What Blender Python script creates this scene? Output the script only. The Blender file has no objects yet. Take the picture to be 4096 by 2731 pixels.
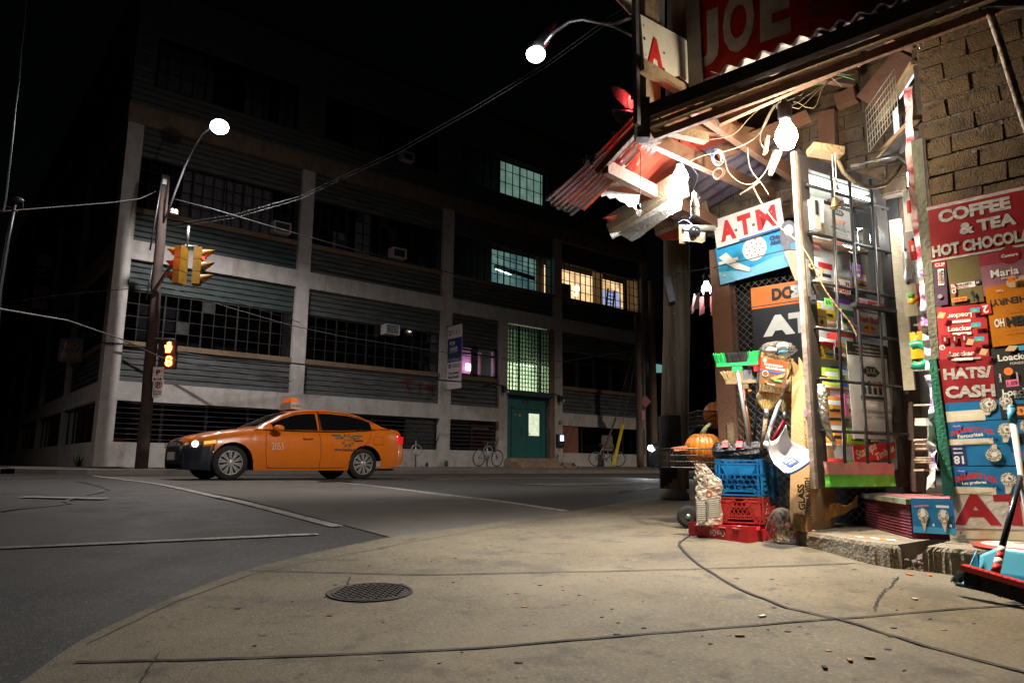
import bpy, bmesh, math, random
from mathutils import Vector, Matrix
R = math.radians
random.seed(7)
sc = bpy.context.scene
col = sc.collection

# ---------------------------------------------------------------- camera, world, exposure
CAM_Z = 0.62
FPX, PITCH, ROLL, YAW = 2891.0, R(9.82), R(0.419), R(50.6)
UX, UY = math.sin(YAW), math.cos(YAW)          # street direction seen from the camera frame


def WC(x, y, z=0.0):
    """camera frame (right, forward, up, metres) -> world (X along the street, Y towards the warehouse)"""
    return Vector((UX * x + UY * y, -UY * x + UX * y, z + CAM_Z))


def ray(px, py):
    X, Y = px - 2048.0, py - 1365.5
    c, s = math.cos(ROLL), math.sin(ROLL)
    X, Y = X * c + Y * s, -X * s + Y * c
    xc, zc = X / FPX, -Y / FPX
    c, s = math.cos(PITCH), math.sin(PITCH)
    return (xc, c - zc * s, s + zc * c)


def at(px, py, d):
    """point at forward distance d metres"""
    r = ray(px, py)
    k = d / r[1]
    return WC(r[0] * k, r[1] * k, r[2] * k)


def onY(px, py, Y):
    r = ray(px, py)
    w = -UY * r[0] + UX * r[1]
    k = Y / w
    return WC(r[0] * k, r[1] * k, r[2] * k)


def onplane(px, py, ox, oy, dx, dy):
    r = ray(px, py)
    nx, ny = dy, -dx
    k = (nx * ox + ny * oy) / (nx * r[0] + ny * r[1])
    return WC(r[0] * k, r[1] * k, r[2] * k)


def gz(X, Y):
    """ground height in the world (without kerb)"""
    y = UY * X + UX * Y
    if y < 7.5:
        z = -.70 + .046 * max(y, -6)
    else:
        t = min(1, (y - 7.5) / 5)
        z = -.355 + .06 * (1 - (1 - t) ** 2)
        z += .0025 * max(0, min(60, y - 13))
    return z + CAM_Z


def gnd(px, py):
    r = ray(px, py)
    d = 4.0
    for _ in range(300):
        w = WC(r[0] / r[1] * d, d, 0)
        z = gz(w.x, w.y) - CAM_Z
        d = min(60, .6 * d + .4 * z / (r[2] / r[1]))
    v = WC(r[0] / r[1] * d, d, 0)
    return Vector((v.x, v.y, gz(v.x, v.y)))


cd = bpy.data.cameras.new('camera')
cam = bpy.data.objects.new('camera', cd)
col.objects.link(cam)
sc.camera = cam
cd.sensor_width = 36
cd.lens = 36 * FPX / 4096
cd.clip_start = .05
cd.clip_end = 600
fw = (WC(0, 1) - WC(0, 0))
fw = Vector((fw.x * math.cos(PITCH), fw.y * math.cos(PITCH), math.sin(PITCH)))
rt = WC(1, 0) - WC(0, 0)
up = rt.cross(fw)
c_, s_ = math.cos(ROLL), math.sin(ROLL)
rt2 = rt * c_ + up * s_
up2 = up * c_ - rt * s_
M = Matrix((rt2, up2, -fw)).transposed().to_4x4()
M.translation = Vector((0, 0, CAM_Z))
cam.matrix_world = M

w = bpy.data.worlds.new('World')
sc.world = w
w.use_nodes = True
nt = w.node_tree
bg = nt.nodes['Background']
sky = nt.nodes.new('ShaderNodeTexSky')
sky.sky_type = 'NISHITA'
sky.sun_disc = False
sky.sun_elevation = R(1)
sky.sun_rotation = R(200)
nt.links.new(sky.outputs[0], bg.inputs[0])
bg.inputs[1].default_value = 0.0006

sc.render.engine = 'CYCLES'
sc.view_settings.view_transform = 'Standard'
sc.view_settings.look = 'None'
sc.view_settings.exposure = 0.35
sc.view_settings.gamma = 1
sc.cycles.use_denoising = True
sc.cycles.max_bounces = 6
sc.cycles.diffuse_bounces = 3
sc.cycles.glossy_bounces = 3
sc.cycles.transmission_bounces = 4
sc.cycles.transparent_max_bounces = 12
sc.cycles.sample_clamp_indirect = 4
sc.cycles.caustics_reflective = False
sc.cycles.caustics_refractive = False

# ---------------------------------------------------------------- materials
MATS = {}


def mat(name, colr=(.5, .5, .5), rough=.6, metal=0., emit=None, es=0., var=.25, scale=6., bump=.0, bscale=40.,
        c2=None, fac=.5, alpha=1., trans=0., coat=0., stretch=None, thr=None, spec=.5):
    """every material is procedural: noise between two tones, noise roughness, optional bump"""
    if name in MATS:
        return MATS[name]
    m = bpy.data.materials.new(name)
    m.use_nodes = True
    n = m.node_tree
    L = n.links
    b = n.nodes['Principled BSDF']
    b.inputs['Roughness'].default_value = rough
    b.inputs['Metallic'].default_value = metal
    b.inputs['Specular IOR Level'].default_value = spec
    if coat:
        b.inputs['Coat Weight'].default_value = coat
        b.inputs['Coat Roughness'].default_value = .06
    if trans:
        b.inputs['Transmission Weight'].default_value = trans
    b.inputs['Alpha'].default_value = alpha
    tc = n.nodes.new('ShaderNodeTexCoord')
    mp = n.nodes.new('ShaderNodeMapping')
    L.new(tc.outputs['Object'], mp.inputs['Vector'])
    if stretch:
        mp.inputs['Scale'].default_value = stretch
    nz = n.nodes.new('ShaderNodeTexNoise')
    nz.inputs['Scale'].default_value = scale
    nz.inputs['Detail'].default_value = 8
    nz.inputs['Roughness'].default_value = .62
    L.new(mp.outputs[0], nz.inputs['Vector'])
    rmp = n.nodes.new('ShaderNodeValToRGB')
    lo, hi = thr if thr else (.32, .68)
    rmp.color_ramp.elements[0].position = lo
    rmp.color_ramp.elements[1].position = hi
    L.new(nz.outputs['Fac'], rmp.inputs[0])
    if c2 is None:
        c2 = tuple(max(0, v * (1 - var)) for v in colr)
        c1 = tuple(min(1, v * (1 + var * .5)) for v in colr)
    else:
        c1 = colr
    rmp.color_ramp.elements[0].color = (*c2, 1)
    rmp.color_ramp.elements[1].color = (*c1, 1)
    L.new(rmp.outputs[0], b.inputs['Base Color'])
    if emit:
        b.inputs['Emission Color'].default_value = (*emit, 1)
        b.inputs['Emission Strength'].default_value = es
    mr = n.nodes.new('ShaderNodeMapRange')
    mr.inputs['To Min'].default_value = max(0, rough - .12)
    mr.inputs['To Max'].default_value = min(1, rough + .12)
    L.new(nz.outputs['Fac'], mr.inputs['Value'])
    L.new(mr.outputs[0], b.inputs['Roughness'])
    if bump:
        nb = n.nodes.new('ShaderNodeTexNoise')
        nb.inputs['Scale'].default_value = bscale
        nb.inputs['Detail'].default_value = 6
        L.new(mp.outputs[0], nb.inputs['Vector'])
        bp = n.nodes.new('ShaderNodeBump')
        bp.inputs['Strength'].default_value = bump
        bp.inputs['Distance'].default_value = .02
        L.new(nb.outputs['Fac'], bp.inputs['Height'])
        L.new(bp.outputs[0], b.inputs['Normal'])
    MATS[name] = m
    return m


def layered(name, base, tones, rough=.85, bump=.4, bscale=60., stretch=None):
    """several noise layers stacked over a base colour: [(colour, scale, lo, hi, amount, stretch)]"""
    m = mat(name, base, rough, var=.18, scale=3, bump=bump, bscale=bscale)
    n = m.node_tree
    L = n.links
    b = n.nodes['Principled BSDF']
    src = b.inputs['Base Color'].links[0].from_socket
    tc = [q for q in n.nodes if q.type == 'TEX_COORD'][0]
    for i, (cc, s, lo, hi, amt, st) in enumerate(tones):
        mp = n.nodes.new('ShaderNodeMapping')
        mp.inputs['Location'].default_value = (3.1 * i, 1.7 * i, 5.3 * i)
        if st:
            mp.inputs['Scale'].default_value = st
        L.new(tc.outputs['Object'], mp.inputs['Vector'])
        nz = n.nodes.new('ShaderNodeTexNoise')
        nz.inputs['Scale'].default_value = s
        nz.inputs['Detail'].default_value = 10
        nz.inputs['Roughness'].default_value = .65
        L.new(mp.outputs[0], nz.inputs['Vector'])
        mr = n.nodes.new('ShaderNodeMapRange')
        mr.inputs['From Min'].default_value = lo
        mr.inputs['From Max'].default_value = hi
        mr.inputs['To Max'].default_value = amt
        L.new(nz.outputs['Fac'], mr.inputs['Value'])
        mx = n.nodes.new('ShaderNodeMix')
        mx.data_type = 'RGBA'
        L.new(mr.outputs[0], mx.inputs[0])
        L.new(src, mx.inputs[6])
        mx.inputs[7].default_value = (*cc, 1)
        src = mx.outputs[2]
    L.new(src, b.inputs['Base Color'])
    return m


def clear(name, tint=(1, 1, 1), amount=.85, rough=.05, glosscol=(1, 1, 1), base=None):
    """thin transparent sheet: see-through plus reflection (and a little of its own colour)"""
    if name in MATS:
        return MATS[name]
    m = bpy.data.materials.new(name)
    m.use_nodes = True
    n = m.node_tree
    L = n.links
    n.nodes.remove(n.nodes['Principled BSDF'])
    out = n.nodes['Material Output']
    tr = n.nodes.new('ShaderNodeBsdfTransparent')
    tr.inputs[0].default_value = (*tint, 1)
    gl = n.nodes.new('ShaderNodeBsdfGlossy')
    gl.inputs['Roughness'].default_value = rough
    gl.inputs[0].default_value = (*glosscol, 1)
    fr = n.nodes.new('ShaderNodeFresnel')
    fr.inputs[0].default_value = 1.5
    mx = n.nodes.new('ShaderNodeMixShader')
    L.new(fr.outputs[0], mx.inputs[0])
    L.new(tr.outputs[0], mx.inputs[1])
    L.new(gl.outputs[0], mx.inputs[2])
    last = mx
    if base or amount < 1:
        df = n.nodes.new('ShaderNodeBsdfDiffuse')
        tl = n.nodes.new('ShaderNodeBsdfTranslucent')
        ad = n.nodes.new('ShaderNodeMixShader')
        ad.inputs[0].default_value = .5
        nz = n.nodes.new('ShaderNodeTexNoise')
        nz.inputs['Scale'].default_value = 9
        tcc = n.nodes.new('ShaderNodeTexCoord')
        L.new(tcc.outputs['Object'], nz.inputs['Vector'])
        rr = n.nodes.new('ShaderNodeValToRGB')
        bc = base or (.5, .5, .5)
        rr.color_ramp.elements[0].color = (*[v * .7 for v in bc], 1)
        rr.color_ramp.elements[1].color = (*bc, 1)
        L.new(nz.outputs['Fac'], rr.inputs[0])
        L.new(rr.outputs[0], df.inputs[0])
        L.new(rr.outputs[0], tl.inputs[0])
        L.new(df.outputs[0], ad.inputs[1])
        L.new(tl.outputs[0], ad.inputs[2])
        mx2 = n.nodes.new('ShaderNodeMixShader')
        mx2.inputs[0].default_value = amount
        L.new(ad.outputs[0], mx2.inputs[1])
        L.new(mx.outputs[0], mx2.inputs[2])
        last = mx2
    L.new(last.outputs[0], out.inputs[0])
    MATS[name] = m
    return m


def glow(name, c, s):
    """an emitting surface (lamp, lit window)"""
    return mat(name, (.2, .2, .2), .5, emit=c, es=s)


# ---------------------------------------------------------------- mesh builder
TXT = {}


def text_mesh(s, bold):
    k = (s, bold)
    if k not in TXT:
        cu = bpy.data.curves.new('lettering', 'FONT')
        cu.body = s
        cu.offset = bold
        cu.resolution_u = 3
        o = bpy.data.objects.new('lettering', cu)
        me = bpy.data.meshes.new_from_object(o)
        vs = [v.co.copy() for v in me.vertices]
        fs = [tuple(p.vertices) for p in me.polygons]
        bpy.data.objects.remove(o)
        bpy.data.curves.remove(cu)
        bpy.data.meshes.remove(me)
        if vs:
            x0 = min(v.x for v in vs); x1 = max(v.x for v in vs)
            y0 = min(v.y for v in vs); y1 = max(v.y for v in vs)
        else:
            x0 = y0 = 0; x1 = y1 = 1
        TXT[k] = (vs, fs, x0, x1, y0, y1)
    return TXT[k]


class MB:
    def __init__(s):
        s.v = []; s.f = []; s.m = []; s.mats = []; s.sm = []

    def _mi(s, m):
        if m not in s.mats:
            s.mats.append(m)
        return s.mats.index(m)

    def add(s, vs, fs, m, smooth=False):
        o = len(s.v)
        s.v += [Vector(v) for v in vs]
        k = s._mi(m)
        for f in fs:
            s.f.append([i + o for i in f]); s.m.append(k); s.sm.append(smooth)
        return s

    def box(s, c, size, m, rot=None, taper=1.):
        x, y, z = [q / 2 for q in size]
        vs = [Vector((sx * x * (taper if sz > 0 else 1), sy * y * (taper if sz > 0 else 1), sz * z)) for sz in (-1, 1) for sy in (-1, 1) for sx in (-1, 1)]
        if rot is not None:
            if isinstance(rot, (int, float)):
                rot = Matrix.Rotation(rot, 3, 'Z')
            vs = [rot @ v for v in vs]
        c = Vector(c)
        return s.add([v + c for v in vs], [(0, 2, 3, 1), (4, 5, 7, 6), (0, 1, 5, 4), (2, 6, 7, 3), (0, 4, 6, 2), (1, 3, 7, 5)], m)

    def hexa(s, p, m):
        """8 points: 4 bottom loop, 4 top loop"""
        return s.add(p, [(3, 2, 1, 0), (4, 5, 6, 7), (0, 1, 5, 4), (1, 2, 6, 5), (2, 3, 7, 6), (3, 0, 4, 7)], m)

    def beam(s, a, b, w, h, m, upv=(0, 0, 1), taper=1.):
        a, b = Vector(a), Vector(b)
        d = (b - a).normalized()
        upv = Vector(upv)
        sd = d.cross(upv)
        if sd.length < 1e-4:
            sd = d.cross(Vector((1, 0, 0)))
        sd.normalize()
        u = sd.cross(d).normalized()
        P = []
        for q, k in ((a, 1), (b, taper)):
            for i, j in ((-1, -1), (1, -1), (1, 1), (-1, 1)):
                P.append(q + sd * (i * w / 2 * k) + u * (j * h / 2 * k))
        return s.hexa(P, m)

    def tube(s, pts, r, m, n=8, cap=True, radii=None):
        pts = [Vector(p) for p in pts]
        k = len(pts)
        vs = []
        prev = None
        for i, p in enumerate(pts):
            d = (pts[min(k - 1, i + 1)] - pts[max(0, i - 1)])
            if d.length < 1e-9:
                d = Vector((0, 0, 1))
            d.normalize()
            if prev is None:
                a = d.cross(Vector((0, 0, 1)))
                if a.length < .1:
                    a = d.cross(Vector((1, 0, 0)))
            else:
                a = prev - d * prev.dot(d)
            a.normalize()
            prev = a
            b = d.cross(a)
            rr = radii[i] if radii else r
            for j in range(n):
                t = 2 * math.pi * j / n
                vs.append(p + a * (rr * math.cos(t)) + b * (rr * math.sin(t)))
        fs = [(i * n + j, i * n + (j + 1) % n, (i + 1) * n + (j + 1) % n, (i + 1) * n + j) for i in range(k - 1) for j in range(n)]
        if cap:
            fs.append(tuple(range(n))[::-1]); fs.append(tuple(range((k - 1) * n, k * n)))
        return s.add(vs, fs, m, True)

    def lathe(s, prof, c, m, n=24, axis=(0, 0, 1), smooth=True, sq=(1, 1)):
        """prof: [(radius, height)] along axis"""
        ax = Vector(axis).normalized()
        a = ax.cross(Vector((0, 0, 1)))
        if a.length < .1:
            a = Vector((1, 0, 0))
        a.normalize()
        b = ax.cross(a)
        c = Vector(c)
        vs = []
        for r, h in prof:
            for j in range(n):
                t = 2 * math.pi * j / n
                vs.append(c + ax * h + a * (r * sq[0] * math.cos(t)) + b * (r * sq[1] * math.sin(t)))
        k = len(prof)
        fs = [(i * n + j, i * n + (j + 1) % n, (i + 1) * n + (j + 1) % n, (i + 1) * n + j) for i in range(k - 1) for j in range(n)]
        if prof[0][0] > 1e-5:
            fs.append(tuple(range(n))[::-1])
        if prof[-1][0] > 1e-5:
            fs.append(tuple(range((k - 1) * n, k * n)))
        return s.add(vs, fs, m, smooth)

    def ring(s, c, rad, r, m, axis=(0, 1, 0), n=32, k=6, a0=0, a1=2 * math.pi):
        ax = Vector(axis).normalized()
        a = ax.cross(Vector((0, 0, 1)))
        if a.length < .1:
            a = Vector((1, 0, 0))
        a.normalize()
        b = ax.cross(a)
        c = Vector(c)
        pts = [c + a * (rad * math.cos(a0 + (a1 - a0) * i / n)) + b * (rad * math.sin(a0 + (a1 - a0) * i / n)) for i in range(n + 1)]
        return s.tube(pts, r, m, k, cap=False)

    def ball(s, c, r, m, n=12, sq=(1, 1, 1)):
        vs = []; fs = []
        h = n // 2
        for i in range(h + 1):
            t = math.pi * i / h
            for j in range(n):
                p = 2 * math.pi * j / n
                vs.append(Vector(c) + Vector((r * sq[0] * math.sin(t) * math.cos(p), r * sq[1] * math.sin(t) * math.sin(p), r * sq[2] * math.cos(t))))
        for i in range(h):
            for j in range(n):
                fs.append((i * n + j, (i + 1) * n + j, (i + 1) * n + (j + 1) % n, i * n + (j + 1) % n))
        return s.add(vs, fs, m, True)

    def quad(s, a, b, c, d, m, smooth=False):
        return s.add([a, b, c, d], [(0, 1, 2, 3)], m, smooth)

    def surf(s, fn, nu, nv, m, smooth=True, close=False):
        vs = [fn(i / nu, j / nv) for i in range(nu + 1) for j in range(nv + 1)]
        fs = [(i * (nv + 1) + j, (i + 1) * (nv + 1) + j, (i + 1) * (nv + 1) + j + 1, i * (nv + 1) + j + 1) for i in range(nu) for j in range(nv)]
        return s.add(vs, fs, m, smooth)

    def prism(s, pts, off, m):
        """polygon pts extruded by vector off"""
        n = len(pts)
        P = [Vector(p) for p in pts]
        off = Vector(off)
        return s.add(P + [p + off for p in P], [tuple(range(n))[::-1], tuple(range(n, 2 * n))] + [(i, (i + 1) % n, n + (i + 1) % n, n + i) for i in range(n)], m)

    def build(s, name, parent=None, solid=0):
        me = bpy.data.meshes.new(name)
        off = Vector((0, 0, 0))
        p = parent
        while p:
            off += p.location; p = p.parent
        me.from_pydata([tuple(v - off) for v in s.v], [], s.f)
        for m in s.mats:
            me.materials.append(m)
        me.polygons.foreach_set('material_index', s.m)
        me.polygons.foreach_set('use_smooth', s.sm)
        me.update()
        o = bpy.data.objects.new(name, me)
        col.objects.link(o)
        if parent:
            o.parent = parent
        if solid:
            md = o.modifiers.new('thickness', 'SOLIDIFY')
            md.thickness = solid
            md.offset = 0
        return o


def tag(o, label=None, cat=None, group=None, kind=None):
    if label: o['label'] = label
    if cat: o['category'] = cat
    if group: o['group'] = group
    if kind: o['kind'] = kind
    return o


def empty(name, loc, label=None, cat=None, group=None):
    o = bpy.data.objects.new(name, None)
    o.location = loc
    o.empty_display_size = .1
    col.objects.link(o)
    return tag(o, label, cat, group)


def copy_tree(o, parent=None):
    c = o.copy()
    col.objects.link(c)
    if parent:
        c.parent = parent
    for ch in [q for q in o.children]:
        copy_tree(ch, c)
    return c


class Sheet:
    """flat sign drawn in its own plane: x,y are fractions of width/height, y up"""

    def __init__(s, O, xv, yv, w, h, th=.004, back=None, mb=None):
        s.O = Vector(O); s.x = Vector(xv).normalized(); s.y = Vector(yv).normalized()
        s.n = s.x.cross(s.y).normalized()
        s.w = w; s.h = h; s.th = th
        s.mb = mb or MB()
        s.l = 0
        if back:
            p = [s.p(a, b, -th) for a, b in ((0, 0), (1, 0), (1, 1), (0, 1))] + [s.p(a, b, 0) for a, b in ((0, 0), (1, 0), (1, 1), (0, 1))]
            s.mb.hexa(p, back)

    def p(s, a, b, k=0.):
        return s.O + s.x * (a * s.w) + s.y * (b * s.h) + s.n * k

    def lay(s):
        s.l += 1
        return .0008 * s.l

    def rect(s, x0, y0, x1, y1, m):
        k = s.lay()
        s.mb.quad(s.p(x0, y0, k), s.p(x1, y0, k), s.p(x1, y1, k), s.p(x0, y1, k), m)
        return s

    def poly(s, pts, m):
        k = s.lay()
        s.mb.add([s.p(a, b, k) for a, b in pts], [tuple(range(len(pts)))], m)
        return s

    def disc(s, cx, cy, rx, m, ry=None, n=20):
        ry = ry if ry is not None else rx * s.w / s.h
        return s.poly([(cx + rx * math.cos(2 * math.pi * i / n), cy + ry * math.sin(2 * math.pi * i / n)) for i in range(n)], m)

    def text(s, t, cx, cy, m, h=None, w=None, bold=.03, rot=0., shear=0.):
        """centred; h = cap height fraction of sheet height; w = width fraction"""
        vs, fs, x0, x1, y0, y1 = text_mesh(t, bold)
        if not fs:
            return s
        if h is None:
            sx = w * s.w / (x1 - x0); sy = sx
        elif w is None:
            sy = h * s.h / (y1 - y0); sx = sy
        else:
            sx = w * s.w / (x1 - x0); sy = h * s.h / (y1 - y0)
        k = s.lay()
        c, q = math.cos(rot), math.sin(rot)
        P = []
        for v in vs:
            a = (v.x - (x0 + x1) / 2) * sx; b = (v.y - (y0 + y1) / 2) * sy
            a += shear * b
            a, b = a * c - b * q, a * q + b * c
            P.append(s.O + s.x * (cx * s.w + a) + s.y * (cy * s.h + b) + s.n * k)
        s.mb.add(P, fs, m)
        return s

    def build(s, name, parent=None):
        return s.mb.build(name, parent)


def lamp(name, loc, power, colr, rad=.05, parent=None, spot=None, aim=None):
    l = bpy.data.lights.new(name, 'SPOT' if spot else 'POINT')
    l.energy = power
    l.color = colr
    l.shadow_soft_size = rad
    o = bpy.data.objects.new(name, l)
    if spot:
        l.spot_size = spot; l.spot_blend = .6
        o.rotation_euler = (Vector(aim) - Vector(loc)).to_track_quat('-Z', 'Y').to_euler()
    col.objects.link(o)
    o.location = loc
    if parent:
        o.parent = parent
        o.location = Vector(loc) - parent.location
    return o


def flat(n, c, r=.55, **k):
    return mat(n, c, r, var=k.pop('var', .12), scale=k.pop('scale', 14), **k)


white = flat('white_print', (.78, .77, .73))
black = flat('black_print', (.015, .015, .017))
red = flat('red_print', (.55, .02, .02))
blue = flat('blue_print', (.02, .12, .45))
yellow = flat('yellow_print', (.85, .55, .02))
pink = flat('pink_print', (.9, .18, .35))
green = flat('green_print', (.15, .6, .12))
orange = flat('orange_print', (.85, .22, .03))
cyan = flat('cyan_print', (.05, .35, .62))
metal_dark = mat('dark_metal', (.06, .06, .065), .45, .6, bump=.1)
metal_grey = mat('grey_metal', (.35, .35, .36), .4, .8, bump=.1)
rubber = mat('rubber', (.02, .02, .022), .8)
wood_old = layered('weathered_wood', (.28, .19, .12), [((.1, .07, .05), 9, .45, .7, .8, (1, 1, .08)), ((.5, .42, .33), 14, .55, .75, .5, (1, 1, .1))], .85, .5, 30)
pole_wood = layered('pole_wood', (.17, .12, .09), [((.05, .035, .03), 16, .42, .7, .9, (1, 1, .04)), ((.3, .24, .19), 22, .5, .75, .6, (1, 1, .05))], .9, .8, 40)
# ---------------------------------------------------------------- ground
asphalt = layered('asphalt', (.015, .0138, .0128), [((.046, .041, .036), 140, .5, .7, .6, None), ((.008, .008, .009), .9, .48, .6, .8, None), ((.055, .046, .038), .3, .5, .7, .6, None), ((.09, .08, .07), 48, .55, .62, .75, None), ((.006, .006, .006), 18, .6, .68, .7, None)], .7, .22, 120)
cross_conc = layered('crosswalk_concrete', (.13, .115, .1), [((.07, .06, .055), 1.2, .45, .7, .7, None), ((.2, .18, .16), 120, .55, .7, .5, None)], .8, .5, 200)
paint_line = layered('road_paint', (.45, .42, .38), [((.045, .043, .04), 9, .52, .64, .9, None), ((.05, .05, .05), 60, .5, .6, .8, None)], .7, .3, 120)
paving = layered('sidewalk_concrete', (.16, .13, .088), [((.075, .06, .042), .9, .42, .66, .9, None), ((.26, .23, .175), 70, .52, .66, .55, None), ((.07, .058, .045), 34, .54, .68, .75, None),
                 ((.045, .038, .032), 5.5, .58, .7, .8, None), ((.21, .18, .135), .5, .5, .7, .5, None), ((.03, .026, .022), 13, .64, .69, .85, None), ((.06, .05, .04), 2.2, .55, .64, .6, None)], .88, .3, 120)
joint_m = mat('joint_dirt', (.03, .026, .022), .95, bump=.5)

CURB = [(-.9, -14), (-.7, -6), (-.5, 0), (-.35, 1.0), (-.12, 1.65), (.12, 2.15), (.32, 2.51), (.52, 2.86), (.85, 3.25), (1.12, 3.52), (1.38, 3.74), (1.8, 3.99), (2.51, 4.3), (3.1, 4.42), (3.89, 4.58), (4.72, 4.78),
        (5.5, 5.0), (6.25, 5.22), (7.2, 5.42), (8.5, 5.55), (11, 5.6), (20, 5.6), (60, 5.6)]


def dense(pts, k=4):
    o = []
    for i in range(len(pts) - 1):
        p0 = pts[max(0, i - 1)]; p1 = pts[i]; p2 = pts[i + 1]; p3 = pts[min(len(pts) - 1, i + 2)]
        for j in range(k):
            t = j / k
            # limited tangent Catmull-Rom
            o.append(tuple(.5 * ((2 * b) + (c - a) * t + (2 * a - 5 * b + 4 * c - d) * t * t + (-a + 3 * b - 3 * c + d) * t ** 3) for a, b, c, d in zip(p0, p1, p2, p3)) if 1 < i < len(pts) - 4 else tuple(b + (c - b) * t for b, c in zip(p1, p2)))
    o.append(pts[-1])
    return o


CURBD = dense(CURB)


def sheet_xy(name, fn, nx, ny, m, label, dz=0):
    mb = MB()
    mb.surf(fn, nx, ny, m)
    return mb.build(name)


# the road: one sheet reaching far in every direction
xs = [-260, -120, -60, -30, -15] + [-10 + i * 1.0 for i in range(46)] + [45, 60, 90, 150, 300]
ys = [-120, -40, -20, -10] + [-6 + i * .75 for i in range(40)] + [30, 45, 80, 160, 400]
mb = MB()
mb.add([(x, y, gz(x, y)) for x in xs for y in ys], [(i * len(ys) + j, (i + 1) * len(ys) + j, (i + 1) * len(ys) + j + 1, i * len(ys) + j + 1) for i in range(len(xs) - 1) for j in range(len(ys) - 1)], asphalt, True)
tag(mb.build('road'), 'dark asphalt roadway crossing in front of the warehouse', kind='structure')

# near sidewalk, fan from kerb to an inner point behind the shop
mb = MB()
ANC = (16, -12)
K = 14
vs = []
HS = .012
for (x, y) in CURBD:
    vs.append((x, y, gz(x, y) - .02))
    for j in range(K + 1):
        t = (j / K) ** 1.6
        X = x + (ANC[0] - x) * t; Y = y + (ANC[1] - y) * t
        vs.append((X, Y, gz(X, Y) + HS))
W_ = K + 2
mb.add(vs, [(i * W_ + j, i * W_ + j + 1, (i + 1) * W_ + j + 1, (i + 1) * W_ + j) for i in range(len(CURBD) - 1) for j in range(W_ - 1)], paving, False)
tag(mb.build('sidewalk'), 'worn concrete corner sidewalk with curved edge', kind='structure')


def ribbon(mb, pts, w, m, dz, jit=0., n=6):
    """thin strip on the ground through world xy points"""
    P = []
    for i in range(len(pts) - 1):
        a, b = Vector(pts[i][:2]), Vector(pts[i + 1][:2])
        for j in range(n):
            P.append(a.lerp(b, j / n))
    P.append(Vector(pts[-1][:2]))
    vs = []
    for i, p in enumerate(P):
        d = (P[min(len(P) - 1, i + 1)] - P[max(0, i - 1)]).normalized()
        nn = Vector((-d.y, d.x))
        off = nn * random.uniform(-jit, jit)
        ww = w * random.uniform(.75, 1.25) if jit else w
        for sgn in (-1, 1):
            q = p + off + nn * (ww / 2 * sgn)
            vs.append((q.x, q.y, gz(q.x, q.y) + dz))
    mb.add(vs, [(2 * i, 2 * i + 1, 2 * i + 3, 2 * i + 2) for i in range(len(P) - 1)], m)


# joints and cracks of the sidewalk slabs
mb = MB()
gp = lambda *a: [gnd(*p) for p in a]
ribbon(mb, gp((1000, 2293), (1700, 2310), (2400, 2296), (2820, 2285), (3300, 2268), (3420, 2262)), .012, joint_m, HS + .004, .003)
ribbon(mb, gp((300, 2668), (1000, 2650), (1900, 2610), (2600, 2550), (3200, 2500), (3420, 2484), (3800, 2450), (4200, 2425)), .014, joint_m, HS + .004, .003)
ribbon(mb, gp((2760, 2150), (2715, 2180), (2735, 2215), (2810, 2280), (2960, 2370), (3150, 2445), (3390, 2500), (3700, 2600), (4150, 2720)), .016, joint_m, HS + .005, .004)
ribbon(mb, gp((1400, 2318), (1395, 2345), (1385, 2375)), .006, joint_m, HS + .004, .006)
ribbon(mb, gp((3590, 2318), (3560, 2360), (3525, 2390), (3510, 2420), (3505, 2455)), .008, joint_m, HS + .004, .008, 8)
ribbon(mb, gp((350, 2590), (700, 2420), (1000, 2310), (1300, 2245), (1700, 2165), (2300, 2062)), .005, joint_m, HS + .003, .004)
ribbon(mb, gp((640, 2630), (600, 2690), (560, 2760)), .004, joint_m, HS + .004, .005)
tag(mb.build('sidewalk_joints'), 'dirt filled joints and cracks between sidewalk slabs', kind='structure')

# small litter and stains on the sidewalk
mb = MB()
gum = mat('trodden_gum', (.05, .045, .04), .9)
leafm = mat('dry_leaf', (.3, .16, .06), .8)
for i in range(70):
    p = gnd(random.uniform(900, 3900), random.uniform(2230, 2700))
    r = random.uniform(.006, .016)
    mb.lathe([(r, 0), (r * .8, .0015), (0, .002)], (p.x, p.y, p.z + HS + .001), gum if i % 4 else leafm, 7, sq=(1, random.uniform(.4, 1)))
for q, cc in (((3640, 2310), orange), ((3720, 2312), orange), ((3050, 2480), white), ((3660, 2410), white), ((2960, 2560), leafm), ((3400, 2660), leafm), ((3300, 2690), joint_m), ((3480, 2650), leafm)):
    p = gnd(*q)
    mb.box((p.x, p.y, p.z + HS + .004), (.03, .012, .006), cc, random.random() * 3)
tag(mb.build('litter'), 'scattered gum spots and dry bits of litter on the sidewalk', kind='stuff')

# crosswalk band and lines on the road
mb = MB()
band = [gnd(*p) for p in ((374, 1906), (853, 1985), (1350, 2108), (1560, 2150), (2264, 2046), (1300, 1925))]
nb = 24
A_ = [gnd(374, 1906), gnd(1560, 2150)]; B_ = [gnd(1180, 1916), gnd(2290, 2050)]


def bandf(u, v):
    a = A_[0].lerp(A_[1], u); b = B_[0].lerp(B_[1], u); p = a.lerp(b, v)
    return (p.x, p.y, gz(p.x, p.y) + .006)


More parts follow.
